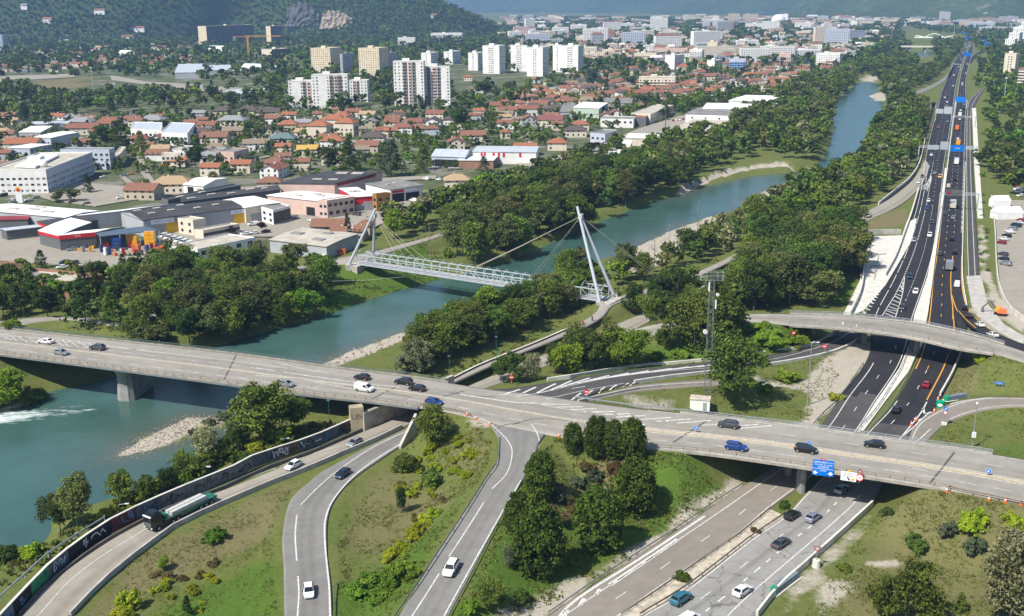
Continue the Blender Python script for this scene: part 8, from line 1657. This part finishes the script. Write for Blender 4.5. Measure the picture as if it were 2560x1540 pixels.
gantry(2298,2443,368,'long gantry with the big blue sign and grey sign backs',[(.54,.78,-2.2,1.6,SIGNBLUE,'LYON'),(.14,.34,-1.2,1.5,GRYB,None),(.36,.50,-1.2,3.6,GRYB,None),(.80,.92,-1.0,1.2,GRYB,None)])
gantry(2340,2380,278,'short gantry of grey sign backs over the oncoming motorway',[(.0,.45,-1.6,2.0,GRYB,None),(.5,1.0,-1.6,4,GRYB,None)]);gantry(2382,2440,292,'thin pale gantry right of the grey sign backs',[]);gantry(2388,2418,250,'far gantry with a single blue sign',[(.05,.9,-1.5,3,SIGNBLUE,None)]);gantry(2380,2402,160,'very far gantry near the bridges',[])
for px,py in((2412,84),(2420,96),(2456,102),(2468,110),(2418,136)):p=G(px,py,8);t=thing('far_direction_sign','far blue sign panel near the valley bridges','road sign',(p[0],p[1],0));mb=MB();mb.box((0,0,8),(11,.4,6),SIGNBLUE);mb.build('board',t);mb=MB();mb.box((0,.5,3),(.5,.5,7),STEEL);mb.build('post',t)
# far bridges over the river
a,b_=G(2226,116,8),G(2385,117,8);t=thing('far_flat_bridge','far flat pale bridge across the upper river','bridge',(a+b_)/2*(1,1,0));o=(a+b_)/2*(1,1,0);mb=MB();mb.bar(a-o,b_-o,14,2.2,CONC_L);mb.build('deck',t)
for f in(.3,.55,.8):mb=MB();mb.box((a+(b_-a)*f-o)*(1,1,0)+ZU*2,(3,8,9),CONC);mb.build('pier',t)
a,b_=G(2288,93,9),G(2384,94,9);o=(a+b_)/2*(1,1,0);t=thing('far_arch_bridge','far white bridge with wave shaped arches','bridge',o);mb=MB();mb.bar(a-o,b_-o,12,2,WHITE);mb.build('deck',t);mb=MB();H_=8
mb.tube([a-o+(b_-a)*f+ZU*(H_*abs(math.sin(math.pi*(f*2-.5)/1.0))*(1 if .25<f<.75 else .45))for f in np.linspace(0,1,25)],.7,WHITE,6);mb.build('arch',t)
# ------------------------------------------------------------------ telecom mast and shelter
MG=mat('mast_grey',(.15,.165,.175),.6,.05);p=hit(1768,986);h=20.0
for _ in range(25):h+=(PJ(p+ZU*h)[1]-700)/ppm(p)
t=thing('telecom_mast','slim grey lattice telecom mast with a top platform beside the slip road','mast',p)
b0,b1=.72,.5
for sx in(-1,1):
 for sy in(-1,1):mb=MB();mb.bar((sx*b0,sy*b0,-.3),(sx*b1,sy*b1,h),.10,.10,MG);mb.build('leg',t)
mb=MB();n_=16
for i in range(n_):
 z0,z1=h*i/n_,h*(i+1)/n_;w0,w1=b0+(b1-b0)*i/n_,b0+(b1-b0)*(i+1)/n_;c=[(-1,-1),(1,-1),(1,1),(-1,1)]
 for j in range(4):
  q,r_=c[j],c[(j+1)%4]
  if i%2:q,r_=r_,q
  mb.bar((q[0]*w0,q[1]*w0,z0),(r_[0]*w1,r_[1]*w1,z1),.03,.03,MG);mb.bar((c[j][0]*w1,c[j][1]*w1,z1),(c[(j+1)%4][0]*w1,c[(j+1)%4][1]*w1,z1),.03,.03,MG)
mb.build('bracing',t,kind='stuff')
mb=MB()
for dz in(0,.9,1.9):
 for(x0,y0),(x1,y1)in(((-2.6,-.5),(2.6,-.5)),((2.6,-.5),(2.6,.9)),((2.6,.9),(-2.6,.9)),((-2.6,.9),(-2.6,-.5))):mb.bar((x0,y0,h+dz),(x1,y1,h+dz),.045,.045,STEEL_P)
for x in(-2.6,-1.3,1.3,2.6):
 for y in(-.5,.9):mb.bar((x,y,h),(x,y,h+1.9),.045,.045,STEEL_P)
mb.build('platform',t)
for x,y,z,r_,nm in((-1.2,-.5,.56*h,.55,'dish'),(1.3,-.6,.88*h,.4,'dish')):mb=MB();mb.disc((x,y,z),r_,(.2,-1,0),WHITE,14,.25);mb.build(nm,t)
for x,z in((.9,.8),(-.8,.95)):mb=MB();mb.box((x,-.8,z*h),(.3,.2,2.2),WHITE);mb.build('antenna',t)
p=hit(1750,1020);t=thing('equipment_shelter','white equipment shelter at the foot of the telecom mast','shelter',p,-.25);mb=MB();mb.box((0,0,1.2),(4.6,3,2.6),WHITE);mb.build('wall',t);mb=MB();mb.box((0,0,2.58),(4.8,3.2,.16),mat('shelter_roof',(.45,.40,.33),.9,.2,1));mb.build('roof',t);mb=MB();mb.box((1.2,-1.52,1),(.9,.06,2),GRDOOR);mb.build('door',t)
# ------------------------------------------------------------------ building crane
p=G(623,150,0);h=30.0
for _ in range(25):h+=(PJ(p+ZU*h)[1]-92)/ppm(p)
s=ppm(p);t=thing('tower_crane','yellow tower crane before the dark slab block','crane',p);CY=mat('crane_yellow',(.70,.33,.02),.6,.05);mb=MB()
for sx in(-1.1,1.1):
 for sy in(-1.1,1.1):mb.bar((sx,sy,0),(sx,sy,h),.5,.5,CY)
for i in range(14):
 for sy in(-1.1,1.1):mb.bar((-1.1 if i%2 else 1.1,sy,h*i/14),(1.1 if i%2 else-1.1,sy,h*(i+1)/14),.35,.35,CY)
mb.build('mast',t);mb=MB();x0,x1=-(623-587)/s,(706-623)/s
for y in(-.8,.8):mb.bar((x0,y,h),(x1,y,h),.45,.45,CY)
mb.bar((x0*.2,0,h+2.2),(x1,0,h+1.6),.4,.4,CY);k=26
for i in range(k):mb.bar((x0+(x1-x0)*i/k,-.8,h),(x0+(x1-x0)*(i+1)/k,0,h+1.7),.28,.28,CY)
mb.build('jib',t);mb=MB();mb.box((x0+2,0,h-1.2),(3.5,1.6,2.6),CONC);mb.build('counterweight',t);mb=MB();mb.box((1.6,-.9,h-1.4),(1.6,1.6,2),CY);mb.build('cabin',t)
# ------------------------------------------------------------------ people and bicycles
SKIN=mat('skin',(.45,.26,.18),.7,0)
def person(pos,rz,cloth,legs,label,riding=False,lean=.0):
 t=thing('person',label,'person',pos,rz);me=bpy.data.meshes.new('body')
 zs=.25 if riding else 0;f=.35 if riding else .12
 v=[(0,0,.95+zs*.3),(.06+lean*.3,0,1.2+zs*.3),(.10+lean,0,1.45+zs*.3),(.14+lean,0,1.56+zs*.3),(.17+lean,0,1.72+zs*.3),(.04+f,.1,.56+zs),(f*.4,.1,.1+zs*.4),(f*.4+.16,.1,.05+zs*.4),(.04-f*(0 if riding else 1)+(f*.6 if riding else 0),-.1,.54),(-f*.9 if not riding else .02,-.1,.1),(-f*.9+.16 if not riding else .18,-.1,.05),(.12+lean,.2,1.42+zs*.3),(.26+lean*1.3,.26,1.18+zs*.3),(.48+lean,.2,1.05+zs*.3),(.12+lean,-.2,1.42+zs*.3),(.26+lean*1.3,-.26,1.18+zs*.3),(.48+lean,-.2,1.05+zs*.3)]
 e=[(0,1),(1,2),(2,3),(3,4),(0,5),(5,6),(6,7),(0,8),(8,9),(9,10),(2,11),(11,12),(12,13),(2,14),(14,15),(15,16)]
 me.from_pydata(v,e,[]);o=bpy.data.objects.new('body',me);COL.objects.link(o);rd=[.15,.14,.15,.06,.11,.085,.055,.045,.085,.055,.045,.06,.05,.04,.06,.05,.04]
 sk=o.modifiers.new('skin','SKIN');o.modifiers.new('sub','SUBSURF').render_levels=1;o.modifiers['sub'].levels=1
 for i,r_ in enumerate(rd):me.skin_vertices[0].data[i].radius=(r_,r_)
 me.skin_vertices[0].data[0].use_root=True
 m2=bpy.data.meshes.new_from_object(o.evaluated_get(bpy.context.evaluated_depsgraph_get()));bpy.data.objects.remove(o);m2.name='body'
 for m_ in(cloth,legs,SKIN):m2.materials.append(m_)
 for p_ in m2.polygons:z=p_.center.z-zs*.3;p_.material_index=2 if z>1.53 else 0 if z>.95 else 1;p_.use_smooth=True
 link('body',m2,t);mb=MB();mb.tube([(.155+lean,0,1.76+zs*.3),(.15+lean,0,1.86+zs*.3)],.115,DARKST,8,.06);mb.build('hair',t);return t
def bicycle(pos,rz,label):
 t=thing('bicycle',label,'bicycle',pos,rz)
 for x in(-.52,.52):mb=MB();mb.tube([(x+.33*math.cos(a),0,.34+.33*math.sin(a))for a in np.linspace(0,6.283,17)],.022,BLACK,4);mb.build('wheel',t)
 mb=MB();[mb.bar(a,b_,.04,.04,DARKST)for a,b_ in(((-.52,0,.34),(-.15,0,.85)),((-.15,0,.85),(.38,0,.85)),((.52,0,.34),(.38,0,.95)),((-.1,0,.34),(.4,0,.8)),((-.1,0,.34),(-.15,0,.85)),((-.52,0,.34),(-.1,0,.34)))];mb.build('frame',t);mb=MB();mb.bar((.4,-.25,1),(.4,.25,1),.04,.04,BLACK);mb.build('handlebar',t);mb=MB();mb.box((-.18,0,.92),(.26,.14,.06),BLACK);mb.build('saddle',t)
CR,CD,CYL=mat('red_jersey',(.65,.03,.03),.8,0),mat('dark_cloth',(.03,.03,.04),.8,0),mat('yellow_vest',(.75,.5,.03),.7,0)
for px,py,c_,lab in((1458,812,CR,'in a red jersey'),(1481,802,CD,'in dark clothes')):
 q=hit(px,py);q2=G(px-8,py+5,q[2]);rz=math.atan2(q2[1]-q[1],q2[0]-q[0]);bicycle(q,rz,'bicycle ridden along the cycle path by a person '+lab);person(q+ZU*.05,rz,c_,CD,'person '+lab+' riding a bicycle on the cycle path',True,.18)
q=A_+u*LEN*.615+nv*2.0;q[2]=4.57;person(q,math.atan2(u[1],u[0]),CYL,CD,'person in a yellow vest walking on the footbridge')
q=hit(1582,741);person(q,.5,CD,CD,'person in dark clothes on the path by the footbridge end');
# ------------------------------------------------------------------ roadworks: digger, cones, light trailer, tents, stacked goods
p=hit(2500,788);t=thing('excavator','orange and yellow excavator on the works track','excavator',p,2.6);mb=MB()
for s_ in(-.9,.9):mb.box((0,s_,.4),(3.4,.5,.8),BLACK)
mb.build('track',t);mb=MB();mb.box((-.5,.1,1.5),(2.6,2.3,1.2),PAINT['orange'],0,taper=.94);mb.build('engine_house',t);mb=MB();mb.box((.7,.55,2.1),(1.4,1.0,1.7),PAINT['yellow'],0,taper=.9);mb.build('cab',t);mb=MB();mb.bar((1.0,-.3,1.5),(3.2,-.3,4.0),.4,.5,DARKST);mb.bar((3.2,-.3,4.0),(5.2,-.3,1.8),.35,.4,DARKST);mb.build('boom',t);mb=MB();mb.box((5.2,-.3,1.2),(.9,1.1,.9),DARKST,0,taper=.6);mb.build('bucket',t)
for px,py,w_ in((2473,776,0),):pass
def cone(px,py,lab,z=None):
 q=hit(px,py);t=thing('traffic_cone','orange traffic cone '+lab,'traffic cone',q,0,'orange traffic cones');mb=MB();mb.box((0,0,.04),(.6,.6,.08),ORANGE);mb.build('foot',t);mb=MB();mb.cyl((0,0,.06),.26,1.1,ORANGE,10,.06);c=mb.build('cone_body',t);mb=MB();mb.cyl((0,0,.5),.2,.22,SIGNWHITE,10,.15);mb.build('white_band',t)
for px,py in((2367,1230),(2472,1252),(2513,1257),(2552,1262)):cone(px,py,'at the edge of the bank by the rusty guardrail')
for px,py in((1168,1039),(1190,1048),(1225,1062)):cone(px,py,'at the mouth of the straight ramp')
for px,py in((2335,1030),(2278,1063),(2289,1052),(2345,1000)):cone(px,py,'at the lane divider below the flyover')
cone(1398,1092,'by the thuja island corner')
rz_=math.atan2(*(G(1990,1440,0)-G(1945,1474,0))[1::-1]);p=hit(1963,1463)
def trailer(p,rz_,lab,L=7):
 t=thing('crash_cushion',lab,'crash cushion',p,rz_)
 for i in range(6):mb=MB();mb.box((i*L/6-L/2+L/12,0,.65),(L/6-.12,1.1,1.1),mat('cushion_grey',(.16,.20,.23),.6,.1));mb.build('cushion_cell',t)
 mb=MB();mb.cyl((-L/2-.1,0,.1),.62,1.15,SIGNGREEN,12);mb.build('nose',t);mb=MB();mb.box((0,0,.05),(L+1.6,1.8,.1),CONC_L);mb.build('base_plate',t)
trailer(p,rz_,'grey crash cushion with green nose at the end of the concrete barrier');p=hit(2390,998);trailer(p,.35,'grey crash cushion at the joining road barrier end',5.5)
for X0,Y0,L,W2_,lab in((2250,475,8,5,'tall white peaked marquee at the parking lot'),(2310,580,12,6,'long white tent beside the parking lot')):
 p=hit(*zc(Z8,X0,Y0));t=thing('marquee',lab,'tent',p,.1);mb=MB();q=[(-L/2,-W2_/2),(L/2,-W2_/2),(L/2,W2_/2),(-L/2,W2_/2)];mb.prism(q,-.3,2.8,WHITE);mb.build('side_wall',t);mb=MB();e=[(x*1.03,y*1.03,2.82)for x,y in q];r0,r1=(-L/2*.96,0,5),(L/2*.96,0,5);mb.poly([e[0],e[1],r1,r0],WHITE);mb.poly([e[2],e[3],r0,r1],WHITE);mb.poly([e[1],e[2],r1],WHITE);mb.poly([e[3],e[0],r0],WHITE);mb.build('roof',t)
rs=random.Random(8);YC=['red','orange','yellow','blue','white','grey','silver']
for i in range(44):
 X,Y=(rs.uniform(880,1480),rs.uniform(850,915))if i<34 else(rs.uniform(520,860),rs.uniform(830,880));p=hit(*zc(Z5,X,Y));c=rs.choice(YC);n_=rs.choice([1,1,2,3]);t=thing('goods_pallet','%s wrapped %s pallet in the merchant yard %s'%(c,'low' if n_==1 else 'stacked','under the canopy front' if i<34 else 'before the red fascia'),'pallet',p,rs.uniform(0,1.5),'pallets in the merchant yard')
 mb=MB();mb.box((0,0,.08),(1.3,1.1,.14),SHUT);mb.build('pallet_base',t)
 for k in range(n_):mb=MB();mb.box((0,0,.65+1.0*k),(1.25,1.05,.92),PAINT[c]);mb.build('load',t)
for X,Y,k in((1305,830,4),(1150,830,3),(1010,850,3)):
 p=hit(*zc(Z5,X,Y));c='yellow' if X>1100 else 'blue';t=thing('crate_stack','high stack of %s crates under the canopy'%c,'crate stack',p)
 for i in range(k):
  for j in range(2):mb=MB();mb.box((j*2.1,0,.9+1.5*i),(2.0,2.0,1.4),PAINT[c]);mb.build('crate',t)
p=hit(50,515-8);t=thing('advertising_pylon','white filling station pylon with a red and yellow round emblem','sign pylon',p);mb=MB();mb.box((0,0,3),(3.2,.5,7),SIGNWHITE);mb.build('board',t);mb=MB();mb.disc((0,-.3,6.9),1.3,(0,1,0),YELLOW,16,.1);mb.disc((0,-.36,6.6),.8,(0,1,0),SIGNRED,16,.1);mb.build('emblem',t)
p=hit(840,637);t=thing('painted_board','orange and yellow graffiti board by the footbridge left end','board',p,.25);mb=MB();mb.box((0,0,1.1),(7.5,.3,2.4),PAINT['orange']);o_=mb.build('board',t);mb=MB()
for i_,m_ in enumerate((PP,PAINT['yellow'],PK)):scribble(mb,np.array([-3,-.17,.2]),np.array([1.,0,0]),2.0,np.array([0,-1.,0]),m_,random.Random(i_),.3,2)
mb.build('graffiti',o_)
# dead bare trees and the grey poles of the wood
for px,py,tp in((1742,610,500),(1670,660,560),(1635,668,590),(1830,560,490),(1850,558,500),(1075,650,560),(1300,600,520),(1420,560,470),(1165,640,570)):
 p=hit(px,py);h=10.0
 for _ in range(20):h+=(PJ(p+ZU*h)[1]-tp)/ppm(p)
 h=max(4,min(22,h));t=thing('dead_tree','bare dead tree on the river bank','dead tree',p,0,'bare trees by the river');mb=MB();mb.tube([(0,0,-.3),(.15,0,h*.5),(0,.1,h)],.2,BARKP,6,.04);mb.build('trunk',t);mb=MB();rb=random.Random(px)
 for i in range(12):z=h*rb.uniform(.35,.95);a=rb.uniform(0,6.28);l_=(h-z)*.35+.6;mb.tube([(0,0,z),(math.cos(a)*l_*.6,math.sin(a)*l_*.6,z+l_*.5),(math.cos(a)*l_,math.sin(a)*l_,z+l_*1.1)],.06,BARKP,4,.015)
 mb.build('limb',t,kind='stuff')
# loose stones on the gravel bars, stones at the water edge
def stones(name,bars,n,s0,s1,label,grow=3.0):
 r=random.Random(n);mb=MB();MS=[mat('pale_stone',(.33,.30,.25),.95,.2,2),mat('brown_stone',(.20,.175,.135),.95,.2,2)]
 for P in bars:
  for _ in range(n):
   x,y=r.uniform(P[:,0].min()-grow,P[:,0].max()+grow),r.uniform(P[:,1].min()-grow,P[:,1].max()+grow);d=polydist(np.array([x]),np.array([y]),P)[0]
   if not inpoly(np.array([x]),np.array([y]),P)[0]and(d>grow or r.random()<d/grow):continue
   z=max(gz(x,y),WZ-.1);q=r.uniform(s0,s1);mb.box((x,y,z+q*.1),(q,q*r.uniform(.6,1),q*.5),MS[0 if r.random()<.4 else 1],r.uniform(0,3),taper=.6)
 o=mb.build(name,kind='stuff');o['label']=label;o['category']='gravel'
stones('bar_stones',[BARW[1]],2200,.15,.5,'loose pale stones of the near gravel bar',3.5);stones('bank_stones',[BARW[0],BARW[2],BARW[4]],700,.3,.9,'loose stones of the upper gravel banks',2)
for px,py,hp in((560,1050,30),(520,1062,22),(575,1070,26),(480,1085,18)):T(px,py,hp,'bush','grey','on the near gravel bar',1.0)
# details of the concrete plaza
for(x0,y0,x1,y1),h_,w_,lab in((2160,640,2215,636),.5,.4,'low concrete edge of the open basin'),((2165,668,2200,664),.4,.4,'low kerb across the plaza'),((2185,700,2196,640),.35,.3,'narrow kerb along the plaza drain'):wall_along([(x0,y0),(x1,y1)],lab,h_,w_,CONC,.1,'plaza_kerb','kerb')
# ------------------------------------------------------------------ wooded hill, mountains and hazy air
def ridge(name,base,crest,m,rough=1.0,nu=90,nvv=40,back=1500,seed=0,cliff=None):
 B=catmull([G(x,y,0)for x,y in base],8);C=catmull([np.array([*(G(x,60,0)[:2]/np.linalg.norm(G(x,60,0)[:2])*d),h])for x,d,h in crest],8)
 rs_=lambda P,k:np.stack([np.interp(np.linspace(0,1,k),np.linspace(0,1,len(P)),P[:,i])for i in range(3)],1)
 B,C=rs_(B,nu),rs_(C,nu);V=[]
 for j in range(nvv+1):
  t=j/(nvv-6)
  P=B*(1-min(t,1))+C*min(t,1);P=P.copy()
  if t>1:dd=C[:,:2]/np.linalg.norm(C[:,:2],axis=1)[:,None];P[:,:2]+=dd*back*(t-1)*6;P[:,2]*=max(0,1-(t-1)*6)
  else:P[:,2]=C[:,2]*(t**1.15)
  k=min(1,t*3)*min(1,max(0,(1.2-t)*4));P[:,2]+=rough*k*((vnoise(P[:,0]+seed,P[:,1],420)-.5)*90+(vnoise(P[:,0],P[:,1]+seed,130)-.5)*34+(vnoise(P[:,0],P[:,1],47)-.5)*10)
  P[:,2]=np.where(j==0,-3,P[:,2]);V.append(P)
 V=np.concatenate(V);i_=(np.arange(nvv)[:,None]*nu+np.arange(nu-1)[None]).ravel();f=np.stack([i_,i_+1,i_+nu+1,i_+nu],1);me=npmesh(name,V,f,[m],True);struct(link(name,me));return V,f
def hillmat(name,cols,rock):
 m,n,l,b=nodes_of(name);ge=nd(n,'ShaderNodeNewGeometry')
 def nz(s,d=6,r_=.65):q=nd(n,'ShaderNodeTexNoise');q.inputs['Scale'].default_value=s;q.inputs['Detail'].default_value=d;q.inputs['Roughness'].default_value=r_;l.new(ge.outputs['Position'],q.inputs['Vector']);return q
 a,c=nz(.035,8,.75),nz(.004,5);r1=ramp(n,[(.3,cols[0]),(.5,cols[1]),(.7,cols[2])]);l.new(a.outputs['Fac'],r1.inputs[0])
 r2=ramp(n,[(.61 if rock else .75,(0,0,0)),(.67 if rock else .85,(1,1,1))]);l.new(c.outputs['Fac'],r2.inputs[0]);mx=nd(n,'ShaderNodeMix',data_type='RGBA');l.new(r2.outputs[0],mx.inputs[0]);l.new(r1.outputs[0],mx.inputs[6]);mx.inputs[7].default_value=(.19,.18,.165,1)
 big=nz(.0014,6,.7);r3=ramp(n,[(.36,(.5,.55,.55)),(.62,(1.0,1.0,.95))]);l.new(big.outputs['Fac'],r3.inputs[0]);m3=nd(n,'ShaderNodeMix',data_type='RGBA',blend_type='MULTIPLY');m3.inputs[0].default_value=1 if rock else .0;l.new(mx.outputs[2],m3.inputs[6]);l.new(r3.outputs[0],m3.inputs[7]);l.new(m3.outputs[2],b.inputs['Base Color']);b.inputs['Roughness'].default_value=.95;b.inputs['Specular IOR Level'].default_value=.05;return m
HM=hillmat('hill_forest_floor',((.025,.045,.014),(.04,.065,.018),(.07,.09,.03)),False);MM=hillmat('mountain_forest',((.025,.050,.018),(.055,.085,.03),(.12,.13,.065)),True)
HV,HF=ridge('wooded_hill',[(-900,106),(-300,110),(0,106),(250,104),(450,98),(560,94),(720,94),(900,96),(1080,95),(1200,92),(1252,88)],[(-900,3600,520),(-300,3600,480),(0,3600,430),(300,3550,390),(560,3500,340),(760,3500,270),(900,3450,190),(1000,3400,122),(1080,3350,95),(1160,3300,52),(1240,3250,6)],HM,.8,120,46)
ridge('right_mountain',[(1960,44),(2080,50),(2200,54),(2400,56),(2600,58),(3100,64),(3900,75)],[(1900,7000,20),(2060,6900,150),(2200,6800,420),(2400,6500,620),(2600,6300,760),(3100,6000,850),(3900,5600,900)],MM,1.8,120,44,2500,77)
ridge('far_mountain',[(560,30),(900,31),(1200,32),(1500,33),(1750,36),(2000,38),(2300,38)],[(560,11500,700),(900,11500,760),(1200,11500,640),(1500,11300,740),(1750,11000,900),(2000,10800,980),(2300,10500,900)],MM,3.0,120,44,3000,31)
HBVH=BVHTree.FromPolygons([tuple(v)for v in HV.tolist()],[tuple(q)for q in HF.tolist()])
def on_hill(px,py):h_=HBVH.ray_cast(Vector((0,0,CAMH)),Vector(ray(px,py)));return h_[0]
# quarry cliff: a jagged pale rock face standing in the slope
ROCK=mat('quarry_rock',(.30,.25,.18),.95,.28,.05,space='W',detail=8);ROCKD=mat('grey_rock',(.085,.085,.08),.95,.3,.05,space='W',detail=8)
def crag(px0,px1,pyt,pyb,m,label,seed):
 a=on_hill((px0+px1)/2,pyb);sc=ppm(a);r=random.Random(seed);w_=(px1-px0)/sc;h=(pyb-pyt)/sc;nx_,nz_=16,9;mb=MB();P=[]
 for j in range(nz_+1):
  for i in range(nx_+1):
   fx,fz=i/nx_,j/nz_;top=(.55+.45*math.sin(math.pi*min(1,fx*1.15))**.5)*(1+r.uniform(-.12,.12));P.append(((fx-.5)*w_,fz*32+r.uniform(-5,5)-14,-4+fz*h*top*(1 if 0<i<nx_ else .45)))
 mb.v=P;mb.mi(m)
 for j in range(nz_):
  for i in range(nx_):q=j*(nx_+1)+i;mb.f.append((q,q+1,q+nx_+2,q+nx_+1));mb.m.append(0)
 o=mb.build('rock_face',None,(0,0,0),(a.x,a.y,a.z));tag(o,label,'cliff')
crag(800,885,24,68,ROCK,'pale quarry face in the wooded hill',1);crag(712,802,6,62,ROCKD,'dark grey rock face left of the pale quarry',2)
# woods on the hill: a closed canopy, built as one mass
rh=np.random.default_rng(4);items=[]
for _ in range(60000):
 px,py=rh.uniform(-40,1250),rh.uniform(-6,122);q=on_hill(px,py)
 if q is None or q.z>480:continue
 if 725<px<880 and 22<py<66 and rh.random()>(.45 if py>52 or px<800 else .12):continue
 if not free(q.x,q.y,9.5):continue
 note(q.x,q.y);cl=['mid','dark','mid','mid','green','dark','dark','olive'][int(rh.integers(0,8))];items.append((q.x,q.y,rh.uniform(9,16),'round',cl,'',rh.uniform(.9,1.4),q.z-2))
 if len(items)>9000:break
mass('hill_forest',items,False,'closed broadleaf forest covering the hill')
for px,py,w_,r_,lab in((120,56,22,'orange','orange roofed'),(250,34,26,'brown','brown roofed'),(62,22,16,'grey','grey roofed'),(345,78,34,'red','terracotta roofed'),(1085,46,14,'red','small white'),(320,100,30,'red','long'),(420,106,30,'brown','brown')):
 q=on_hill(px,py)
 if q is None:continue
 wd=w_/ppm(q);t=thing('hillside_house',lab+' house among the trees on the hillside','house',(q.x,q.y,q.z+1),0,'hillside houses');mb=MB();mb.prism([(-wd/2,-5),(wd/2,-5),(wd/2,5),(-wd/2,5)],-4,9,WALLS['white']);mb.build('wall',t);mb=MB();rm=TILE[r_];X,Y=wd/2+.8,6
 mb.poly([(-X,-Y,8.8),(X,-Y,8.8),(X,0,13),(-X,0,13)],rm);mb.poly([(X,Y,8.8),(-X,Y,8.8),(-X,0,13),(X,0,13)],rm);mb.build('roof',t)
# hazy air, one even box
hm=bpy.data.materials.new('haze');hm.use_nodes=True;n=hm.node_tree.nodes;n.remove(n['Principled BSDF']);pv=n.new('ShaderNodeVolumePrincipled');pv.inputs['Color'].default_value=(.33,.57,1,1);pv.inputs['Density'].default_value=HAZE;pv.inputs['Anisotropy'].default_value=0
hm.node_tree.links.new(pv.outputs[0],n['Material Output'].inputs['Volume'])
mb=MB();mb.box((0,7000,760),(26000,15500,1560),hm);o=mb.build('haze',kind='stuff');o['label']='pale blue haze filling the valley';o['category']='haze'
# ------------------------------------------------------------------ labels: tell look-alikes apart by their place
ORD=['leftmost','second from left','third from left','fourth from left','fifth from left','sixth from left','seventh from left','eighth from left','ninth from left','tenth from left','eleventh from left','twelfth from left']
by={}
for o in THINGS:by.setdefault(o['label'],[]).append(o)
for lab,os_ in by.items():
 k=len(os_)
 if k<2:continue
 if k<=12 and len(lab.split())<=13:
  os_.sort(key=lambda o:PJ(o.matrix_basis.translation)[0])
  for i,o in enumerate(os_):o['label']=lab+', '+('rightmost' if i==k-1 else ORD[i])
 else:
  for o in os_:
   if not o.get('group'):o['group']=lab
